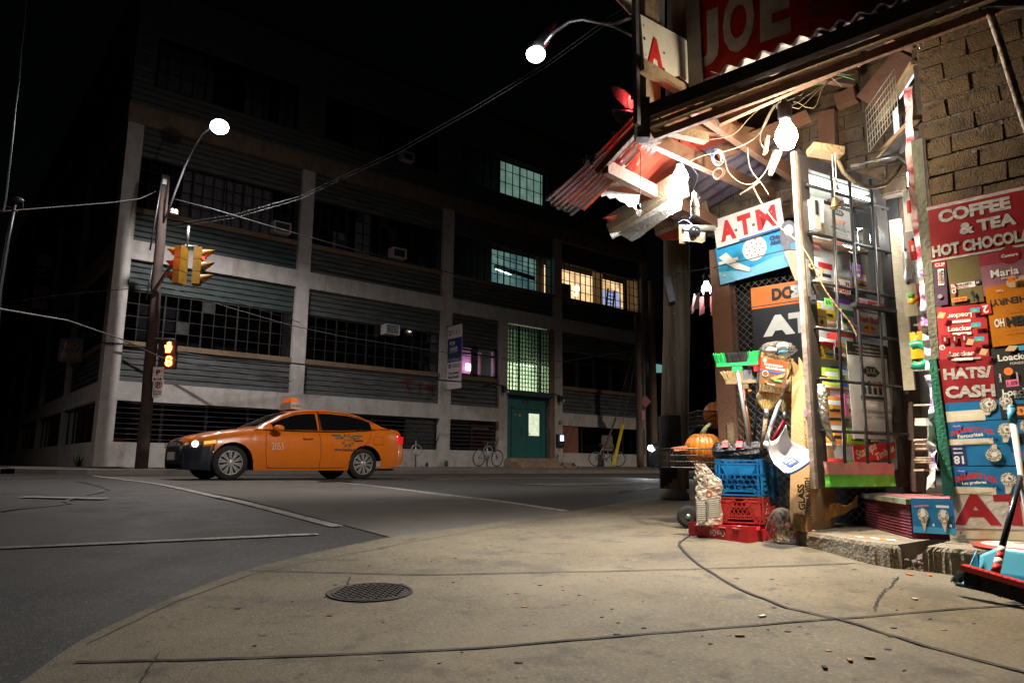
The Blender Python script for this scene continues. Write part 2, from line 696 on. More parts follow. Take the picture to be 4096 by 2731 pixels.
mb.surf(bandf, 40, 10, cross_conc)
tag(mb.build('crosswalk'), 'lighter concrete crosswalk band across the road', kind='structure')
mb = MB()
ribbon(mb, gp((374, 1903), (620, 1935), (853, 1985), (1350, 2108)), .1, paint_line, .008)
ribbon(mb, gp((1300, 1925), (1750, 1978), (2264, 2046)), .09, paint_line, .008)
ribbon(mb, gp((-300, 2218), (0, 2194), (600, 2168), (1271, 2138)), .085, paint_line, .008)
ribbon(mb, gp((87, 1990), (427, 1996)), .15, paint_line, .012)
ribbon(mb, [(5, 13.6), (60, 13.6)], .1, mat('yellow_road_paint', (.45, .3, .12), .7), .012)
ribbon(mb, [(11, 16.9), (60, 16.9)], .1, paint_line, .012)
tag(mb.build('road_marking'), 'worn white crosswalk and lane lines painted on the asphalt', kind='structure')


mb = MB()
tar = mat('tar_seam', (.006, .006, .006), .5)
for pts in ([(-6, 2), (-3, 4.5), (-1, 6.2), (1.2, 8.1), (2, 10.5), (2.2, 14)], [(-9, 9.2), (-4, 9.6), (.6, 9.9), (5, 9.8), (12, 10.3), (24, 10.2)], [(-2.5, -2), (-1.6, 1), (-1.4, 3.2), (-.6, 5.4), (-.9, 7.5)], [(7, 6.4), (10, 7.8), (14, 8.1), (20, 8.8)], [(3, 11.5), (6, 11.9), (9, 11.2), (16, 12)]):
    ribbon(mb, pts, .05, tar, .009, .05, 12)
tag(mb.build('tar_seams'), 'black sealed cracks wandering over the asphalt', kind='structure')
mb = MB()
patch = layered('asphalt_patch', (.05, .047, .043), [((.02, .02, .02), 30, .5, .68, .6, None)], .8, .6, 150)
for (x, y, a, b, r_) in ((-2.6, 6.5, 1.8, 1.1, .3), (9.5, 9.2, 3.2, 1.2, .05), (-1.3, 3.6, .7, 1.4, .4), (1.6, 17.2, 2.5, .9, 0)):
    def pf_(u, v_, x=x, y=y, a=a, b=b, r_=r_):
        X, Y = (u - .5) * a, (v_ - .5) * b
        X, Y = x + X * math.cos(r_) - Y * math.sin(r_), y + X * math.sin(r_) + Y * math.cos(r_)
        return (X, Y, gz(X, Y) + .0065)
    mb.surf(pf_, 8, 6, patch)
tag(mb.build('asphalt_patches'), 'paler rectangular repair patches in the road surface', kind='structure')


def grate(name, px, py, rad, label, cat, m, pat=True):
    p = gnd(px, py)
    z = gz(p.x, p.y) + (HS if py > 2200 else 0.012)
    o = empty(name, (p.x, p.y, z), label, cat)
    # tilt with the ground
    mb = MB()
    tl = lambda r, t, h: Vector((p.x + r * math.cos(t), p.y + r * math.sin(t), gz(p.x + r * math.cos(t), p.y + r * math.sin(t)) + (z - gz(p.x, p.y)) + h))
    n = 40
    vs = []
    prof = [(rad, .001), (rad, .006), (rad * .93, .006), (rad * .92, .002), (rad * .88, .002), (rad * .87, .006), (.001, .006)]
    for r, h in prof:
        vs += [tl(r, 2 * math.pi * j / n, h) for j in range(n)]
    mb.add(vs, [(i * n + j, i * n + (j + 1) % n, (i + 1) * n + (j + 1) % n, (i + 1) * n + j) for i in range(len(prof) - 1) for j in range(n)], m)
    mb.build('cover_plate', o)
    mb = MB()
    g = rad / 8
    for i in range(-7, 8):
        for j in range(-7, 8):
            x, y = i * g, j * g
            if math.hypot(x, y) < rad * .8:
                q = (p.x + x, p.y + y)
                mb.box((q[0], q[1], gz(*q) + (z - gz(p.x, p.y)) + .008), (g * .55, g * .28, .004), m, R(45 if (i + j) % 2 else -45))
    mb.build('raised_tread', o)
    return o


iron = mat('cast_iron', (.05, .042, .038), .55, .5, bump=.4)
grate('manhole_cover', 1480, 2381, .183, 'round cast iron utility cover set in the sidewalk', 'manhole cover', iron)
grate('manhole_cover', 1345, 1928, .33, 'wet looking iron cover in the road behind the rear wheel of the taxi', 'manhole cover', iron)

# far sidewalk along both sides of the warehouse
FX, FY = 4.232, 24.734
far_pave = layered('far_sidewalk', (.17, .145, .13), [((.08, .07, .06), 1.5, .45, .7, .7, None), ((.26, .23, .2), 100, .54, .7, .4, None)], .85, .4, 100)


def wz(X):
    return CAM_Z - .1 + .0075 * (X - FX)


mb = MB()
KY = 21.5
xs2 = [2.2, 3.0, 3.6] + [4.2 + i * 2 for i in range(28)]
def ky(X):
    return KY + (0 if X > 4.2 else (4.2 - X) ** 2 * .5)
prof = []
for X in xs2:
    y0 = ky(X)
    z0 = gz(X, y0)
    prof.append([(X, y0 - .02, z0 - .05), (X, y0, z0 + .13), (X, y0 + .18, z0 + .135), (X, FY + .6, max(wz(X), z0 + .15)), (X, FY + 30, wz(X) + .05)])
vs = [q for p in prof for q in p]
mb.add(vs, [(i * 5 + j, (i + 1) * 5 + j, (i + 1) * 5 + j + 1, i * 5 + j + 1) for i in range(len(xs2) - 1) for j in range(4)], far_pave)
vs = []
ysl = [ky(2.2), 24, 28, 35, 45, 60, 90]
for Y in ysl:
    z0 = gz(1.9, Y)
    vs += [(1.9, Y, z0 - .05), (1.9, Y, z0 + .13), (2.1, Y, z0 + .14), (2.2, Y, z0 + .14), (5, Y, z0 + .2)]
mb.add(vs, [(i * 5 + j, i * 5 + j + 1, (i + 1) * 5 + j + 1, (i + 1) * 5 + j) for i in range(len(ysl) - 1) for j in range(4)], far_pave)
tag(mb.build('far_sidewalk'), 'raised concrete sidewalk along the warehouse', kind='structure')

# ---------------------------------------------------------------- warehouse
conc = layered('painted_concrete', (.46, .43, .42), [((.25, .2, .17), 2.2, .48, .72, .7, (1, 1, .35)), ((.3, .2, .13), 5, .56, .7, .6, (1, 1, .12)), ((.1, .09, .08), 24, .64, .7, .6, None)], .85, .35, 50)
conc_br = layered('brown_beam', (.2, .14, .1), [((.08, .06, .05), 4, .45, .7, .8, (1, 1, .3))], .85, .3, 50)
clad = layered('ribbed_cladding', (.085, .09, .095), [((.03, .035, .04), 3, .45, .65, .8, (.5, .5, 3)), ((.17, .17, .16), 7, .55, .72, .7, (.25, .25, 3)), ((.12, .07, .04), 2, .62, .75, .6, None)], .6, .25, 60)
clad_g = layered('green_cladding', (.04, .054, .054), [((.015, .032, .035), 3, .45, .65, .8, (.5, .5, 3)), ((.09, .13, .125), 7, .55, .72, .7, (.25, .25, 3))], .6, .25, 60)
sill_m = layered('window_sill', (.2, .13, .08), [((.1, .07, .05), 6, .45, .7, .8, None)], .85, .3, 50)
steel = mat('window_steel', (.022, .018, .016), .75, .2, bump=.1)
glass = clear('window_glass', (.55, .56, .6), 1, .03)
dusty = mat('dusty_pane', (.028, .028, .03), .35, var=.6, scale=6)
room_dark = mat('dark_interior', (.018, .017, .02), .9, var=.5, scale=1.2)
curtain_m = mat('curtain_cloth', (.38, .35, .36), .9, var=.3, scale=3)
teal = layered('teal_paint', (.012, .13, .13), [((.006, .07, .075), 3, .45, .7, .7, None), ((.35, .3, .28), 9, .7, .74, .7, None)], .5, .15, 60)
brick_r = mat('red_brick', (.25, .1, .07), .9, var=.4, scale=9, bump=.5)

ZL = dict(F=.656, E=1.92, D=2.51, C=6.40, B=7.02, A=10.91, T=11.55, R=16.0)
COLS = [(0, .474), (5.93, 6.42), (12.30, 12.82), (18.70, 19.19), (25.05, 25.53)]


def mf(u, d, z): return Vector((FX + u, FY + d, z + CAM_Z))
def ml(v, d, z): return Vector((FX + d, FY + v, z + CAM_Z))


bld = empty('warehouse', (FX, FY, CAM_Z - .1), 'four storey painted concrete warehouse with ribbed cladding and steel windows on the far corner', 'building')


def fbox(mb, mp, u0, u1, d0, d1, z0, z1, m):
    P = [mp(u0, d0, z0), mp(u1, d0, z0), mp(u1, d1, z0), mp(u0, d1, z0), mp(u0, d0, z1), mp(u1, d0, z1), mp(u1, d1, z1), mp(u0, d1, z1)]
    if mp is ml:
        P = P[:4][::-1] + P[4:][::-1]
    mb.hexa(P, m)


def cladding(mp, u0, u1, z0, z1, d, m, pitch=.19):
    mb = MB()
    n = max(2, round((z1 - z0) / pitch))
    nu = max(2, int((u1 - u0) / .9))
    prof = []
    for i in range(n):
        a = z1 - (z1 - z0) * i / n; b = z1 - (z1 - z0) * (i + 1) / n
        prof += [(d + .05, a), (d, a - (a - b) * .25), (d, b + .015), (d + .05, b + .001)]
    for (da, za), (db, zb) in zip(prof[:-1], prof[1:]):
        for k in range(nu):
            ua = u0 + (u1 - u0) * k / nu; ub = u0 + (u1 - u0) * (k + 1) / nu
            mb.quad(mp(ua, da, za), mp(ua, db, zb), mp(ub, db, zb), mp(ub, da, za), m)
    mb.build('cladding', bld)


def grid_window(mp, u0, u1, z0, z1, d, nx, ny, th=.022, heavy=4, lit=None, curtain=None, extra=None, pane_m=None, hm=.05):
    mb = MB()
    fbox(mb, mp, u0, u1, d, d + .06, z0 - .03, z0 + .02, steel)
    fbox(mb, mp, u0, u1, d + .001, d + .061, z1 - .03, z1 + .01, steel)
    for i in range(nx + 1):
        u = u0 + (u1 - u0) * i / nx
        t = hm if (heavy and i % heavy == 0) else th
        fbox(mb, mp, u - t / 2, u + t / 2, d + .004, d + .055, z0, z1, steel)
    for j in range(1, ny):
        z = z0 + (z1 - z0) * j / ny
        fbox(mb, mp, u0, u1, d + .012, d + .045, z - th / 2, z + th / 2, steel)
    # an opening vent sash
    wn = mb.build('window', bld)
    mb = MB()
    for i in range(nx):
        for j in range(ny):
            a = u0 + (u1 - u0) * i / nx; b = u0 + (u1 - u0) * (i + 1) / nx
            c = z0 + (z1 - z0) * j / ny; e = z0 + (z1 - z0) * (j + 1) / ny
            t1 = random.uniform(-.01, .01); t2 = random.uniform(-.01, .01)
            mb.quad(mp(a, d + .03 + t1, c), mp(b, d + .03 + t2, c), mp(b, d + .03 - t1, e), mp(a, d + .03 - t2, e), pane_m or (dusty if random.random() < .08 else glass))
    mb.build('pane', wn)
    return wn


ribm = MB()      # inner back walls so that nothing shows through


def bay(mp, u0, u1, z0, z1, zs, zw, kind='', nx=15, ny=4, cm=clad, cm2=clad):
    """a bay of the frame: cladding above, window, sill, cladding below"""
    cladding(mp, u0, u1, zw, z1, .16, cm)
    if zs - z0 > .2:
        cladding(mp, u0, u1, z0, zs - .16, .16, cm2)
        mb = MB()
        fbox(mb, mp, u0, u1, .06, .5, zs - .17, zs, sill_m)
        mb.build('sill', bld)


# concrete frame, front
mb = MB()
for i, (a, b) in enumerate(COLS):
    fbox(mb, mf, a, b, 0, .6, -.5, ZL['A'] + .0, conc)
segs = [(.474, 5.93), (6.42, 12.30), (12.82, 18.70), (19.19, 25.05)]
for (a, b) in segs:
    fbox(mb, mf, a, b, .012, .6, ZL['C'], ZL['B'], conc)
    if a == 12.82:
        fbox(mb, mf, a, 15.42, .012, .6, ZL['E'], ZL['D'], conc)
        fbox(mb, mf, a, 15.42, .012, .6, -.5, ZL['F'], conc)
        fbox(mb, mf, 15.38, 15.86, .006, .6, -.5, ZL['C'], conc)
    else:
        fbox(mb, mf, a, b, .012, .6, ZL['E'], ZL['D'], conc)
        fbox(mb, mf, a, b, .012, .6, -.5, ZL['F'], conc)
VC = [(0, .4), (6.85, 7.2), (13.75, 14.1), (20.65, 21), (27.55, 27.9), (34.4, 34.8), (41.3, 41.7)]
vsegs = [(VC[i][1], VC[i + 1][0]) for i in range(6)]
fbox(mb, ml, .6, .62, 0, .5, 0, 1, conc)
for (a, b) in VC[1:]:
    fbox(mb, ml, a, b, .0, .6, -.5, ZL['A'], conc)
for (a, b) in vsegs:
    a = .6 if a == .4 else a
    fbox(mb, ml, a, b, .012, .6, ZL['C'], ZL['B'], conc)
    fbox(mb, ml, a, b, .012, .6, ZL['E'], ZL['D'], conc)
    fbox(mb, ml, a, b, .012, .6, -.5, ZL['F'], conc)
mb.build('concrete_frame', bld)
mb = MB()
fbox(mb, mf, -.03, 25.56, -.03, .6, ZL['A'] + .002, ZL['T'], conc_br)
fbox(mb, ml, .6, 41.7, -.03, .6, ZL['A'] + .002, ZL['T'], conc_br)
mb.build('floor_beam', bld)
# dark core
mb = MB()
fbox(mb, mf, 1.8, 25.5, 1.9, 3, -.4, 15.9, room_dark)
fbox(mb, ml, .6, 41, .9, 2.2, -.4, 15.9, room_dark)
fbox(mb, mf, .62, 25.4, .6, 1.9, ZL['C'] + .2, ZL['B'] - .2, room_dark)
fbox(mb, mf, .62, 25.4, .6, 1.9, ZL['A'] + .2, ZL['T'] - .02, room_dark)
fbox(mb, mf, 25.3, 25.52, .6, 18, -.4, 15.9, room_dark)
fbox(mb, mf, .05, 25.5, .1, 18, 15.85, 15.95, room_dark)
mb.build('interior_wall', bld)

for i, (a, b) in enumerate(segs):
    bay(mf, a, b, ZL['B'], ZL['A'], 8.13, 9.92, cm=clad, cm2=clad_g if i == 0 else clad)
    if i != 2:
        bay(mf, a, b, ZL['D'], ZL['C'], 3.79, 5.45, cm=clad_g if i == 0 else clad)
cladding(mf, 12.82, 15.38, 5.1, ZL['C'], .16, clad)
cladding(mf, 12.82, 15.38, ZL['D'], 3.62, .16, clad)
mb = MB(); fbox(mb, mf, 12.82, 15.38, .08, .5, 3.62, 3.8, sill_m); mb.build('sill', bld)
for i, (a, b) in enumerate(vsegs):
    a = .6 if i == 0 else a
    bay(ml, a, b, ZL['B'], ZL['A'], 8.13, 9.92)
    bay(ml, a, b, ZL['D'], ZL['C'], 3.79, 5.45)
# top storey
for mp, segl, wl in ((mf, [(0, 25.53)], [(.65, 5.6), (6.7, 11.9), (13.1, 18.35), (19.5, 24.9)]), (ml, [(.05, 41.6)], [(a + .3, b - .3) for a, b in vsegs])):
    for (a, b) in segl:
        cladding(mp, a, b, 14.2, 16.0, .02, clad)
        cladding(mp, a, b, ZL['T'], 12.4, .02, clad)
        prev = a
        for (p, q) in wl:
            cladding(mp, prev, p, 12.4, 14.2, .02, clad); prev = q
        cladding(mp, prev, b, 12.4, 14.2, .02, clad)
    for (p, q) in wl:
        grid_window(mp, p, q, 12.42, 14.18, .1, 12, 3, pane_m=glass)
mb = MB(); fbox(mb, mf, -.05, 25.6, -.04, .3, 16, 16.12, metal_dark); fbox(mb, ml, .3, 41.7, -.04, .3, 16, 16.12, metal_dark); mb.build('parapet', bld)
# windows
for i, (a, b) in enumerate(segs):
    grid_window(mf, a, b, 8.13, 9.9, .2, 16, 4, heavy=5 if i == 0 else 4, pane_m=glass if i != 1 else None)
    if i in (0, 1):
        grid_window(mf, a, b, 3.79, 5.43, .2, 14, 4, heavy=3)
for i, (a, b) in enumerate(vsegs):
    a = .6 if i == 0 else a
    grid_window(ml, a, b, 8.13, 9.9, .2, 14, 4)
    grid_window(ml, a, b, 3.79, 5.43, .2, 14, 4)
    grid_window(ml, a, b, ZL['F'], ZL['E'], .2, 5, 1, heavy=1, hm=.12)
# bay 4 second level: five tall frames
wn = grid_window(mf, 19.19, 25.05, 3.79, 5.45, .2, 5, 1, heavy=1, hm=.22)
mb = MB(); fbox(mb, mf, 19.2, 25.04, .17, .24, 4.95, 5.02, steel); mb.build('transom_bar', wn)
# basement windows with horizontal bars
for (a, b) in ((.474, 5.93), (6.42, 12.3), (12.82, 15.38), (19.19, 25.05)):
    wn = grid_window(mf, a, b, ZL['F'], ZL['E'], .22, max(2, round((b - a) / 1.45)), 1, heavy=1, hm=.08)
    if a < 19:
        mb = MB()
        n = 8
        for k in range(n):
            z = ZL['F'] + .1 + (ZL['E'] - ZL['F'] - .15) * k / (n - 1)
            fbox(mb, mf, a, b, .15, .17, z - .012, z + .012, metal_dark)
        mb.build('security_bar', wn)
mb = MB()
fbox(mb, mf, 19.2, 20.3, .1, .3, ZL['F'], ZL['E'], brick_r)
mb.build('brick_infill', bld)
mb = MB()
fbox(mb, mf, 22.0, 22.8, .19, .22, ZL['F'] + .15, ZL['E'] - .35, mat('block_patch', (.22, .2, .17), .9, var=.4, bump=.4))
mb.build('block_patch', bld)
mb = MB()
fbox(mb, mf, 14.0, 15.2, .3, .34, ZL['F'], ZL['E'], mat('maroon_board', (.12, .02, .02), .7))
fbox(mb, mf, 14.05, 15.0, .27, .29, 1.55, 1.68, curtain_m)
mb.build('maroon_panel', bld)

# curtains behind first upper bay
cu = MB()
for (a, b, s0) in ((1.9, 3.1, .0), (3.35, 4.35, 1.), (2.55, 3.3, 2.), (4.3, 5.0, .3)):
    def cf(u, v, a=a, b=b, s0=s0):
        sh = (.28 * v * v if s0 != 1 else -.28 * v * v)
        return mf(a + (b - a) * u + sh * (u - .5), .42 + .03 * math.sin(u * 30 + s0 * 3), 9.88 - 1.7 * v)
    cu.surf(cf, 30, 8, curtain_m)
cu.build('curtain', bld)
cu = MB()
for (z0, z1, a, b) in ((12.4, 14.15, .8, 2.6), (12.4, 14.15, 3.7, 4.6), (12.4, 14.15, 5.0, 5.6), (12.4, 14.15, 8.0, 9.2), (8.15, 9.9, 9.7 - 1.4, 9.0), (8.15, 8.9, 7.4, 7.9), (3.8, 5.4, 11.95, 12.25), (3.8, 5.4, 5.65, 5.9)):
    def cf(u, v, a=a, b=b, z0=z0, z1=z1):
        return mf(a + (b - a) * u, .35 + .02 * math.sin(u * 26), z1 - (z1 - z0) * v)
    cu.surf(cf, 24, 3, curtain_m)
cu.build('blind', bld)

# lit rooms
def lit_room(u0, u1, z0, z1, m, depth=1.3):
    mb = MB()
    mb.quad(mf(u0, depth, z0), mf(u1, depth, z0), mf(u1, depth, z1), mf(u0, depth, z1), m)
    mb.build('lit_room', bld)


def room_light(name, c, s, c2, lo=.4, hi=.65, sc_=1.2, st=(1, 1, 1)):
    m = mat(name, (.1, .1, .1), .8)
    n = m.node_tree
    b = n.nodes['Principled BSDF']
    tc = n.nodes.new('ShaderNodeTexCoord'); mp = n.nodes.new('ShaderNodeMapping'); mp.inputs['Scale'].default_value = st
    nz = n.nodes.new('ShaderNodeTexNoise'); nz.inputs['Scale'].default_value = sc_
    rp = n.nodes.new('ShaderNodeValToRGB')
    rp.color_ramp.elements[0].position = lo; rp.color_ramp.elements[1].position = hi
    rp.color_ramp.elements[0].color = (*c2, 1); rp.color_ramp.elements[1].color = (*c, 1)
    n.links.new(tc.outputs['Object'], mp.inputs[0]); n.links.new(mp.outputs[0], nz.inputs['Vector'])
    n.links.new(nz.outputs['Fac'], rp.inputs[0]); n.links.new(rp.outputs[0], b.inputs['Emission Color'])
    b.inputs['Emission Strength'].default_value = s
    return m


green_room = room_light('green_lit_room', (.35, .55, .42), .6, (.2, .36, .26))
lit_room(15.72, 18.35, 12.4, 14.2, green_room, .5)
lit_room(15.55, 18.3, 8.1, 9.95, room_light('teal_lit_room', (.3, .52, .4), .6, (.1, .22, .22)), .9)
lit_room(19.2, 25.0, 8.1, 9.95, room_light('warm_lit_room', (1, .68, .32), 1.9, (.6, .33, .13), .35, .6, 1.6), 1.3)
mb = MB()
for (u, z, w_, h_) in ((16.9, 9.05, 2.5, .2), (17, 9.5, 2.6, .03), (17, 8.95, 2.6, .02)):
    mb.box(mf(u, .8, z), (w_, .03, h_), room_dark, Matrix.Rotation(R(4), 3, 'Y'))
mb.build('ceiling_duct', bld)
mb = MB()
mb.tube([mf(15.6, .6, 8.93), mf(16.55, .7, 8.86)], .03, glow('tube_light', (.6, 1, .95), 9), 8)
mb.build('tube_light', bld)
mb = MB()
mb.ball(mf(21.05, .9, 8.95), .17, glow('warm_globe', (1, .75, .4), 12), 16)
mb.ball(mf(21.0, .9, 8.65), .1, MATS['warm_globe'], 16)
mb.build('globe_lamp', bld)
mb = MB()
ctn = mat('backlit_curtain', (.3, .2, .1), .9, emit=(.55, .3, .1), es=.22)
for (a, b) in ((19.25, 19.55), (21.75, 22.5), (24.4, 24.95)):
    def cf(u, v, a=a, b=b): return mf(a + (b - a) * u, .45 + .03 * math.sin(u * 25), 9.9 - 1.75 * v)
    mb.surf(cf, 20, 2, ctn)
mb.box(mf(19.9, .6, 8.6), (.75, .2, .7), room_dark)
mb.build('backlit_curtain', bld)
mb = MB()
scr = glow('monitor_light', (.55, .65, 1), .9)
mb.box(mf(23.4, .8, 8.75), (1.5, .03, .95), scr, Matrix.Rotation(R(-6), 3, 'Y'))
mb.box(mf(23.1, .7, 8.7), (.09, .05, 1.2), room_dark, Matrix.Rotation(R(8), 3, 'Y'))
mb.box(mf(23.6, .7, 8.7), (.09, .05, 1.1), room_dark, Matrix.Rotation(R(8), 3, 'Y'))
for k in range(5):
    mb.box(mf(23.35, .7, 8.3 + k * .2), (.45, .04, .035), room_dark)
mb.build('lit_shelf', bld)

# pink lit window
mb = MB()
fr = mat('black_frame', (.03, .03, .035), .5)
for (a, b, c, e) in ((12.82, 15.38, 3.8, 3.905), (12.82, 15.38, 5.0, 5.1), (12.82, 12.95, 3.8, 5.1), (15.22, 15.38, 3.8, 5.1), (14.0, 14.3, 3.8, 5.1), (12.95, 15.22, 4.72, 4.8)):
    fbox(mb, mf, a, b, .15, .25, c, e, fr)
pw = mb.build('window', bld)
mb = MB()
mb.quad(mf(12.9, .22, 3.85), mf(15.3, .22, 3.85), mf(15.3, .22, 5.05), mf(12.9, .22, 5.05), glass)
mb.build('pane', pw)
mb = MB()
mb.quad(mf(12.9, 1.2, 3.6), mf(15.3, 1.2, 3.6), mf(15.3, 1.2, 5.1), mf(12.9, 1.2, 5.1), mat('mauve_wall', (.45, .3, .42), .8))
mb.quad(mf(12.88, .3, 3.6), mf(12.88, .3, 5.1), mf(12.88, 1.2, 5.1), mf(12.88, 1.2, 3.6), MATS['mauve_wall'])
mb.box(mf(14.45, .95, 4.32), (.4, .05, .3), glow('pink_panel', (1, .55, .75), 9))
mb.box(mf(15.1, 1.0, 4.2), (.06, .06, 1.3), sill_m)
mb.build('lit_room', bld)
lamp('room_lamp', mf(14.45, .7, 4.35), 16, (1, .5, .8), .15, bld)

# glass block window over the door
mb = MB()
gbm = clear('glass_block', (.85, .93, .85), .72, .15, base=(.3, .36, .3))
u0, u1, z0, z1 = 15.88, 18.42, 3.38, 6.32
nx, ny = 14, 16
cw, ch = (u1 - u0) / nx, (z1 - z0) / ny
for i in range(nx + 1):
    t = .07 if i in (4, 11) else .025
    fbox(mb, mf, u0 + i * cw - t / 2, u0 + i * cw + t / 2, .08, .2, z0, z1, steel)
for j in range(ny + 1):
    fbox(mb, mf, u0, u1, .09, .19, z0 + j * ch - .012, z0 + j * ch + .012, steel)
gb = mb.build('glass_block_window', bld)
mb = MB()
for i in range(nx):
    for j in range(ny):
        c = mf(u0 + (i + .5) * cw, .15, z0 + (j + .5) * ch)
        mb.box(c, (cw - .03, .07, ch - .03), gbm)
mb.build('glass_block', gb)
mb = MB()
mb.quad(mf(u0, .75, z0), mf(u1, .75, z0), mf(u1, .75, 4.72), mf(u0, .75, 4.72), room_light('stairwell_light', (.85, .92, .62), 4.6, (.5, .62, .42), .35, .6, 2.2))
mb.quad(mf(u0, .75, 4.85), mf(u1, .75, 4.85), mf(u1, .75, z1), mf(u0, .75, z1), room_light('stairwell_dim', (.2, .3, .18), 1.5, (.08, .13, .09)))
mb.tube([mf(u0 + .9, .5, 4.6), mf(u1 - .7, .5, 4.6)], .06, glow('stair_tube', (.9, 1, .8), 7), 8)
mb.build('lit_room', bld)
mb = MB()
fbox(mb, mf, 15.86, 18.5, -.12, .3, 3.14, 3.36, mat('door_canopy_paint', (.02, .04, .045), .5))
mb.build('door_canopy', bld)
mb = MB()
fbox(mb, mf, 18.42, 18.70, .014, .6, .0, ZL['C'], conc_br)
mb.build('side_pier', bld)
# door
mb = MB()
fbox(mb, mf, 15.86, 18.42, .3, .36, 2.64, 3.14, teal)
fbox(mb, mf, 15.86, 16.3, .3, .36, .38, 2.64, teal)
fbox(mb, mf, 18.12, 18.42, .3, .36, .38, 2.64, teal)
fbox(mb, mf, 16.3, 16.36, .26, .36, .38, 2.64, teal)
fbox(mb, mf, 16.3, 18.12, .26, .36, 2.58, 2.64, teal)
s_ = Sheet(mf(15.86, .298, 2.64), (1, 0, 0), (0, 0, 1), 2.56, .5)
s_.mb = mb
s_.text('878', .5, .55, black, h=.36, w=.16)
dr = mb.build('door_surround', bld)
mb = MB()
fbox(mb, mf, 16.37, 17.2, .31, .35, .4, 2.57, teal)
s_ = Sheet(mf(16.37, .308, .4), (1, 0, 0), (0, 0, 1), .83, 2.17); s_.mb = mb
s_.disc(.55, .87, .07, orange); s_.disc(.25, .88, .03, white); s_.rect(.6, .42, .82, .62, mat('door_flap', (.01, .08, .08), .5))
mb.build('door', bld)
mb = MB()
fbox(mb, mf, 17.22, 18.1, .31, .35, .4, 1.4, teal)
fbox(mb, mf, 17.22, 18.1, .31, .35, 2.4, 2.57, teal)
fbox(mb, mf, 17.22, 17.36, .31, .35, 1.4, 2.4, teal)
fbox(mb, mf, 18.02, 18.1, .31, .35, 1.4, 2.4, teal)
d2 = mb.build('door', bld)
mb = MB(); fbox(mb, mf, 17.36, 18.02, .34, .36, 1.4, 2.4, room_light('door_pane_light', (.75, .82, .6), .9, (.55, .6, .42), .3, .7, 8)); mb.build('pane', d2)
mb = MB(); mb.box(mf(17.28, .28, 1.45), (.06, .08, .3), metal_grey); mb.tube([mf(17.28, .25, 1.5), mf(17.4, .22, 1.45)], .015, metal_grey); mb.build('handle', d2)
# steps
stepm = layered('step_concrete', (.3, .22, .16), [((.12, .08, .06), 4, .45, .7, .8, None)], .9, .5, 40)
mb = MB()
fbox(mb, mf, 15.8, 18.6, -.35, .3, -.4, .38, stepm)
fbox(mb, mf, 15.8, 19.1, -.7, -.35, -.4, .2, stepm)
fbox(mb, mf, 15.8, 19.4, -1.0, -.7, -.4, .05, stepm)
mb.build('front_steps', bld)
# graffiti tag on the lower cladding of bay 2
mb = MB()
gr = mat('graffiti_paint', (.12, .01, .01), .6)
s_ = Sheet(mf(10.5, .14, 2.75), (1, 0, -.0), (0, 0, 1), 1.9, .6); s_.mb = mb
for k in range(3):
    x = .12 + k * .3
    mb.beam(s_.p(x - .12, .95 - k * .13, .0), s_.p(x + .14, 1.05 - k * .13, 0), .01, .07, gr)
    mb.beam(s_.p(x + .03, 1.0 - k * .13, 0), s_.p(x + .07, .35 - k * .13, 0), .07, .01, gr)
mb.box(s_.p(1.0, .1, 0), (.08, .02, .08), gr)
mb.build('graffiti', bld)

# service boxes and lamps by the door
def wall_box(name, u, z, w_, h_, d_, m, label, cat, extra=None):
    o = empty(name, mf(u, 0, z), label, cat)
    mb = MB(); mb.box(mf(u, -d_ / 2 - .004, z), (w_, d_, h_), m); mb.build('housing', o)
    if extra: extra(o)
    return o


def lamphead(o):
    mb = MB(); p = o.location
    mb.ball((p.x + .06, p.y - .25, p.z - .12), .09, MATS['grey_metal'], 10, (1, 1, 1.2)); mb.build('lamp_head', o)
    mb = MB(); mb.tube([(p.x, p.y - .05, p.z + .15), (p.x - .5, p.y - .03, p.z + .22), (p.x - 1.2, p.y - .03, p.z + .05)], .02, metal_dark, 6); mb.build('conduit', o)


wall_box('wall_lamp', 15.6, 3.35, .2, .25, .2, metal_dark, 'dark metal wall lamp on the pier beside the banner end of the green door', 'wall lamp', lamphead)
wall_box('wall_lamp', 18.95, 3.15, .2, .25, .2, metal_dark, 'dark metal wall lamp on the column above the glowing keypad', 'wall lamp', lamphead)
wall_box('alarm_box', 19.0, 2.05, .12, .16, .1, metal_grey, 'small grey alarm box on the column between wall lamp and keypad', 'alarm box')


def screen(o):
    p = o.location
    mb = MB(); mb.box((p.x + .04, p.y - .14, p.z + .12), (.22, .01, .26), glow('keypad_screen', (.5, .65, 1), 2.2)); mb.build('screen', o)
    mb = MB()
    for i in range(3):
        for j in range(3): mb.box((p.x - .04 + .06 * i, p.y - .138, p.z - .1 - .05 * j), (.035, .01, .025), metal_grey)
    mb.build('keypad', o)


wall_box('door_intercom', 18.97, 1.2, .42, .58, .12, metal_dark, 'black door intercom with glowing blue screen beside the green door', 'intercom', screen)


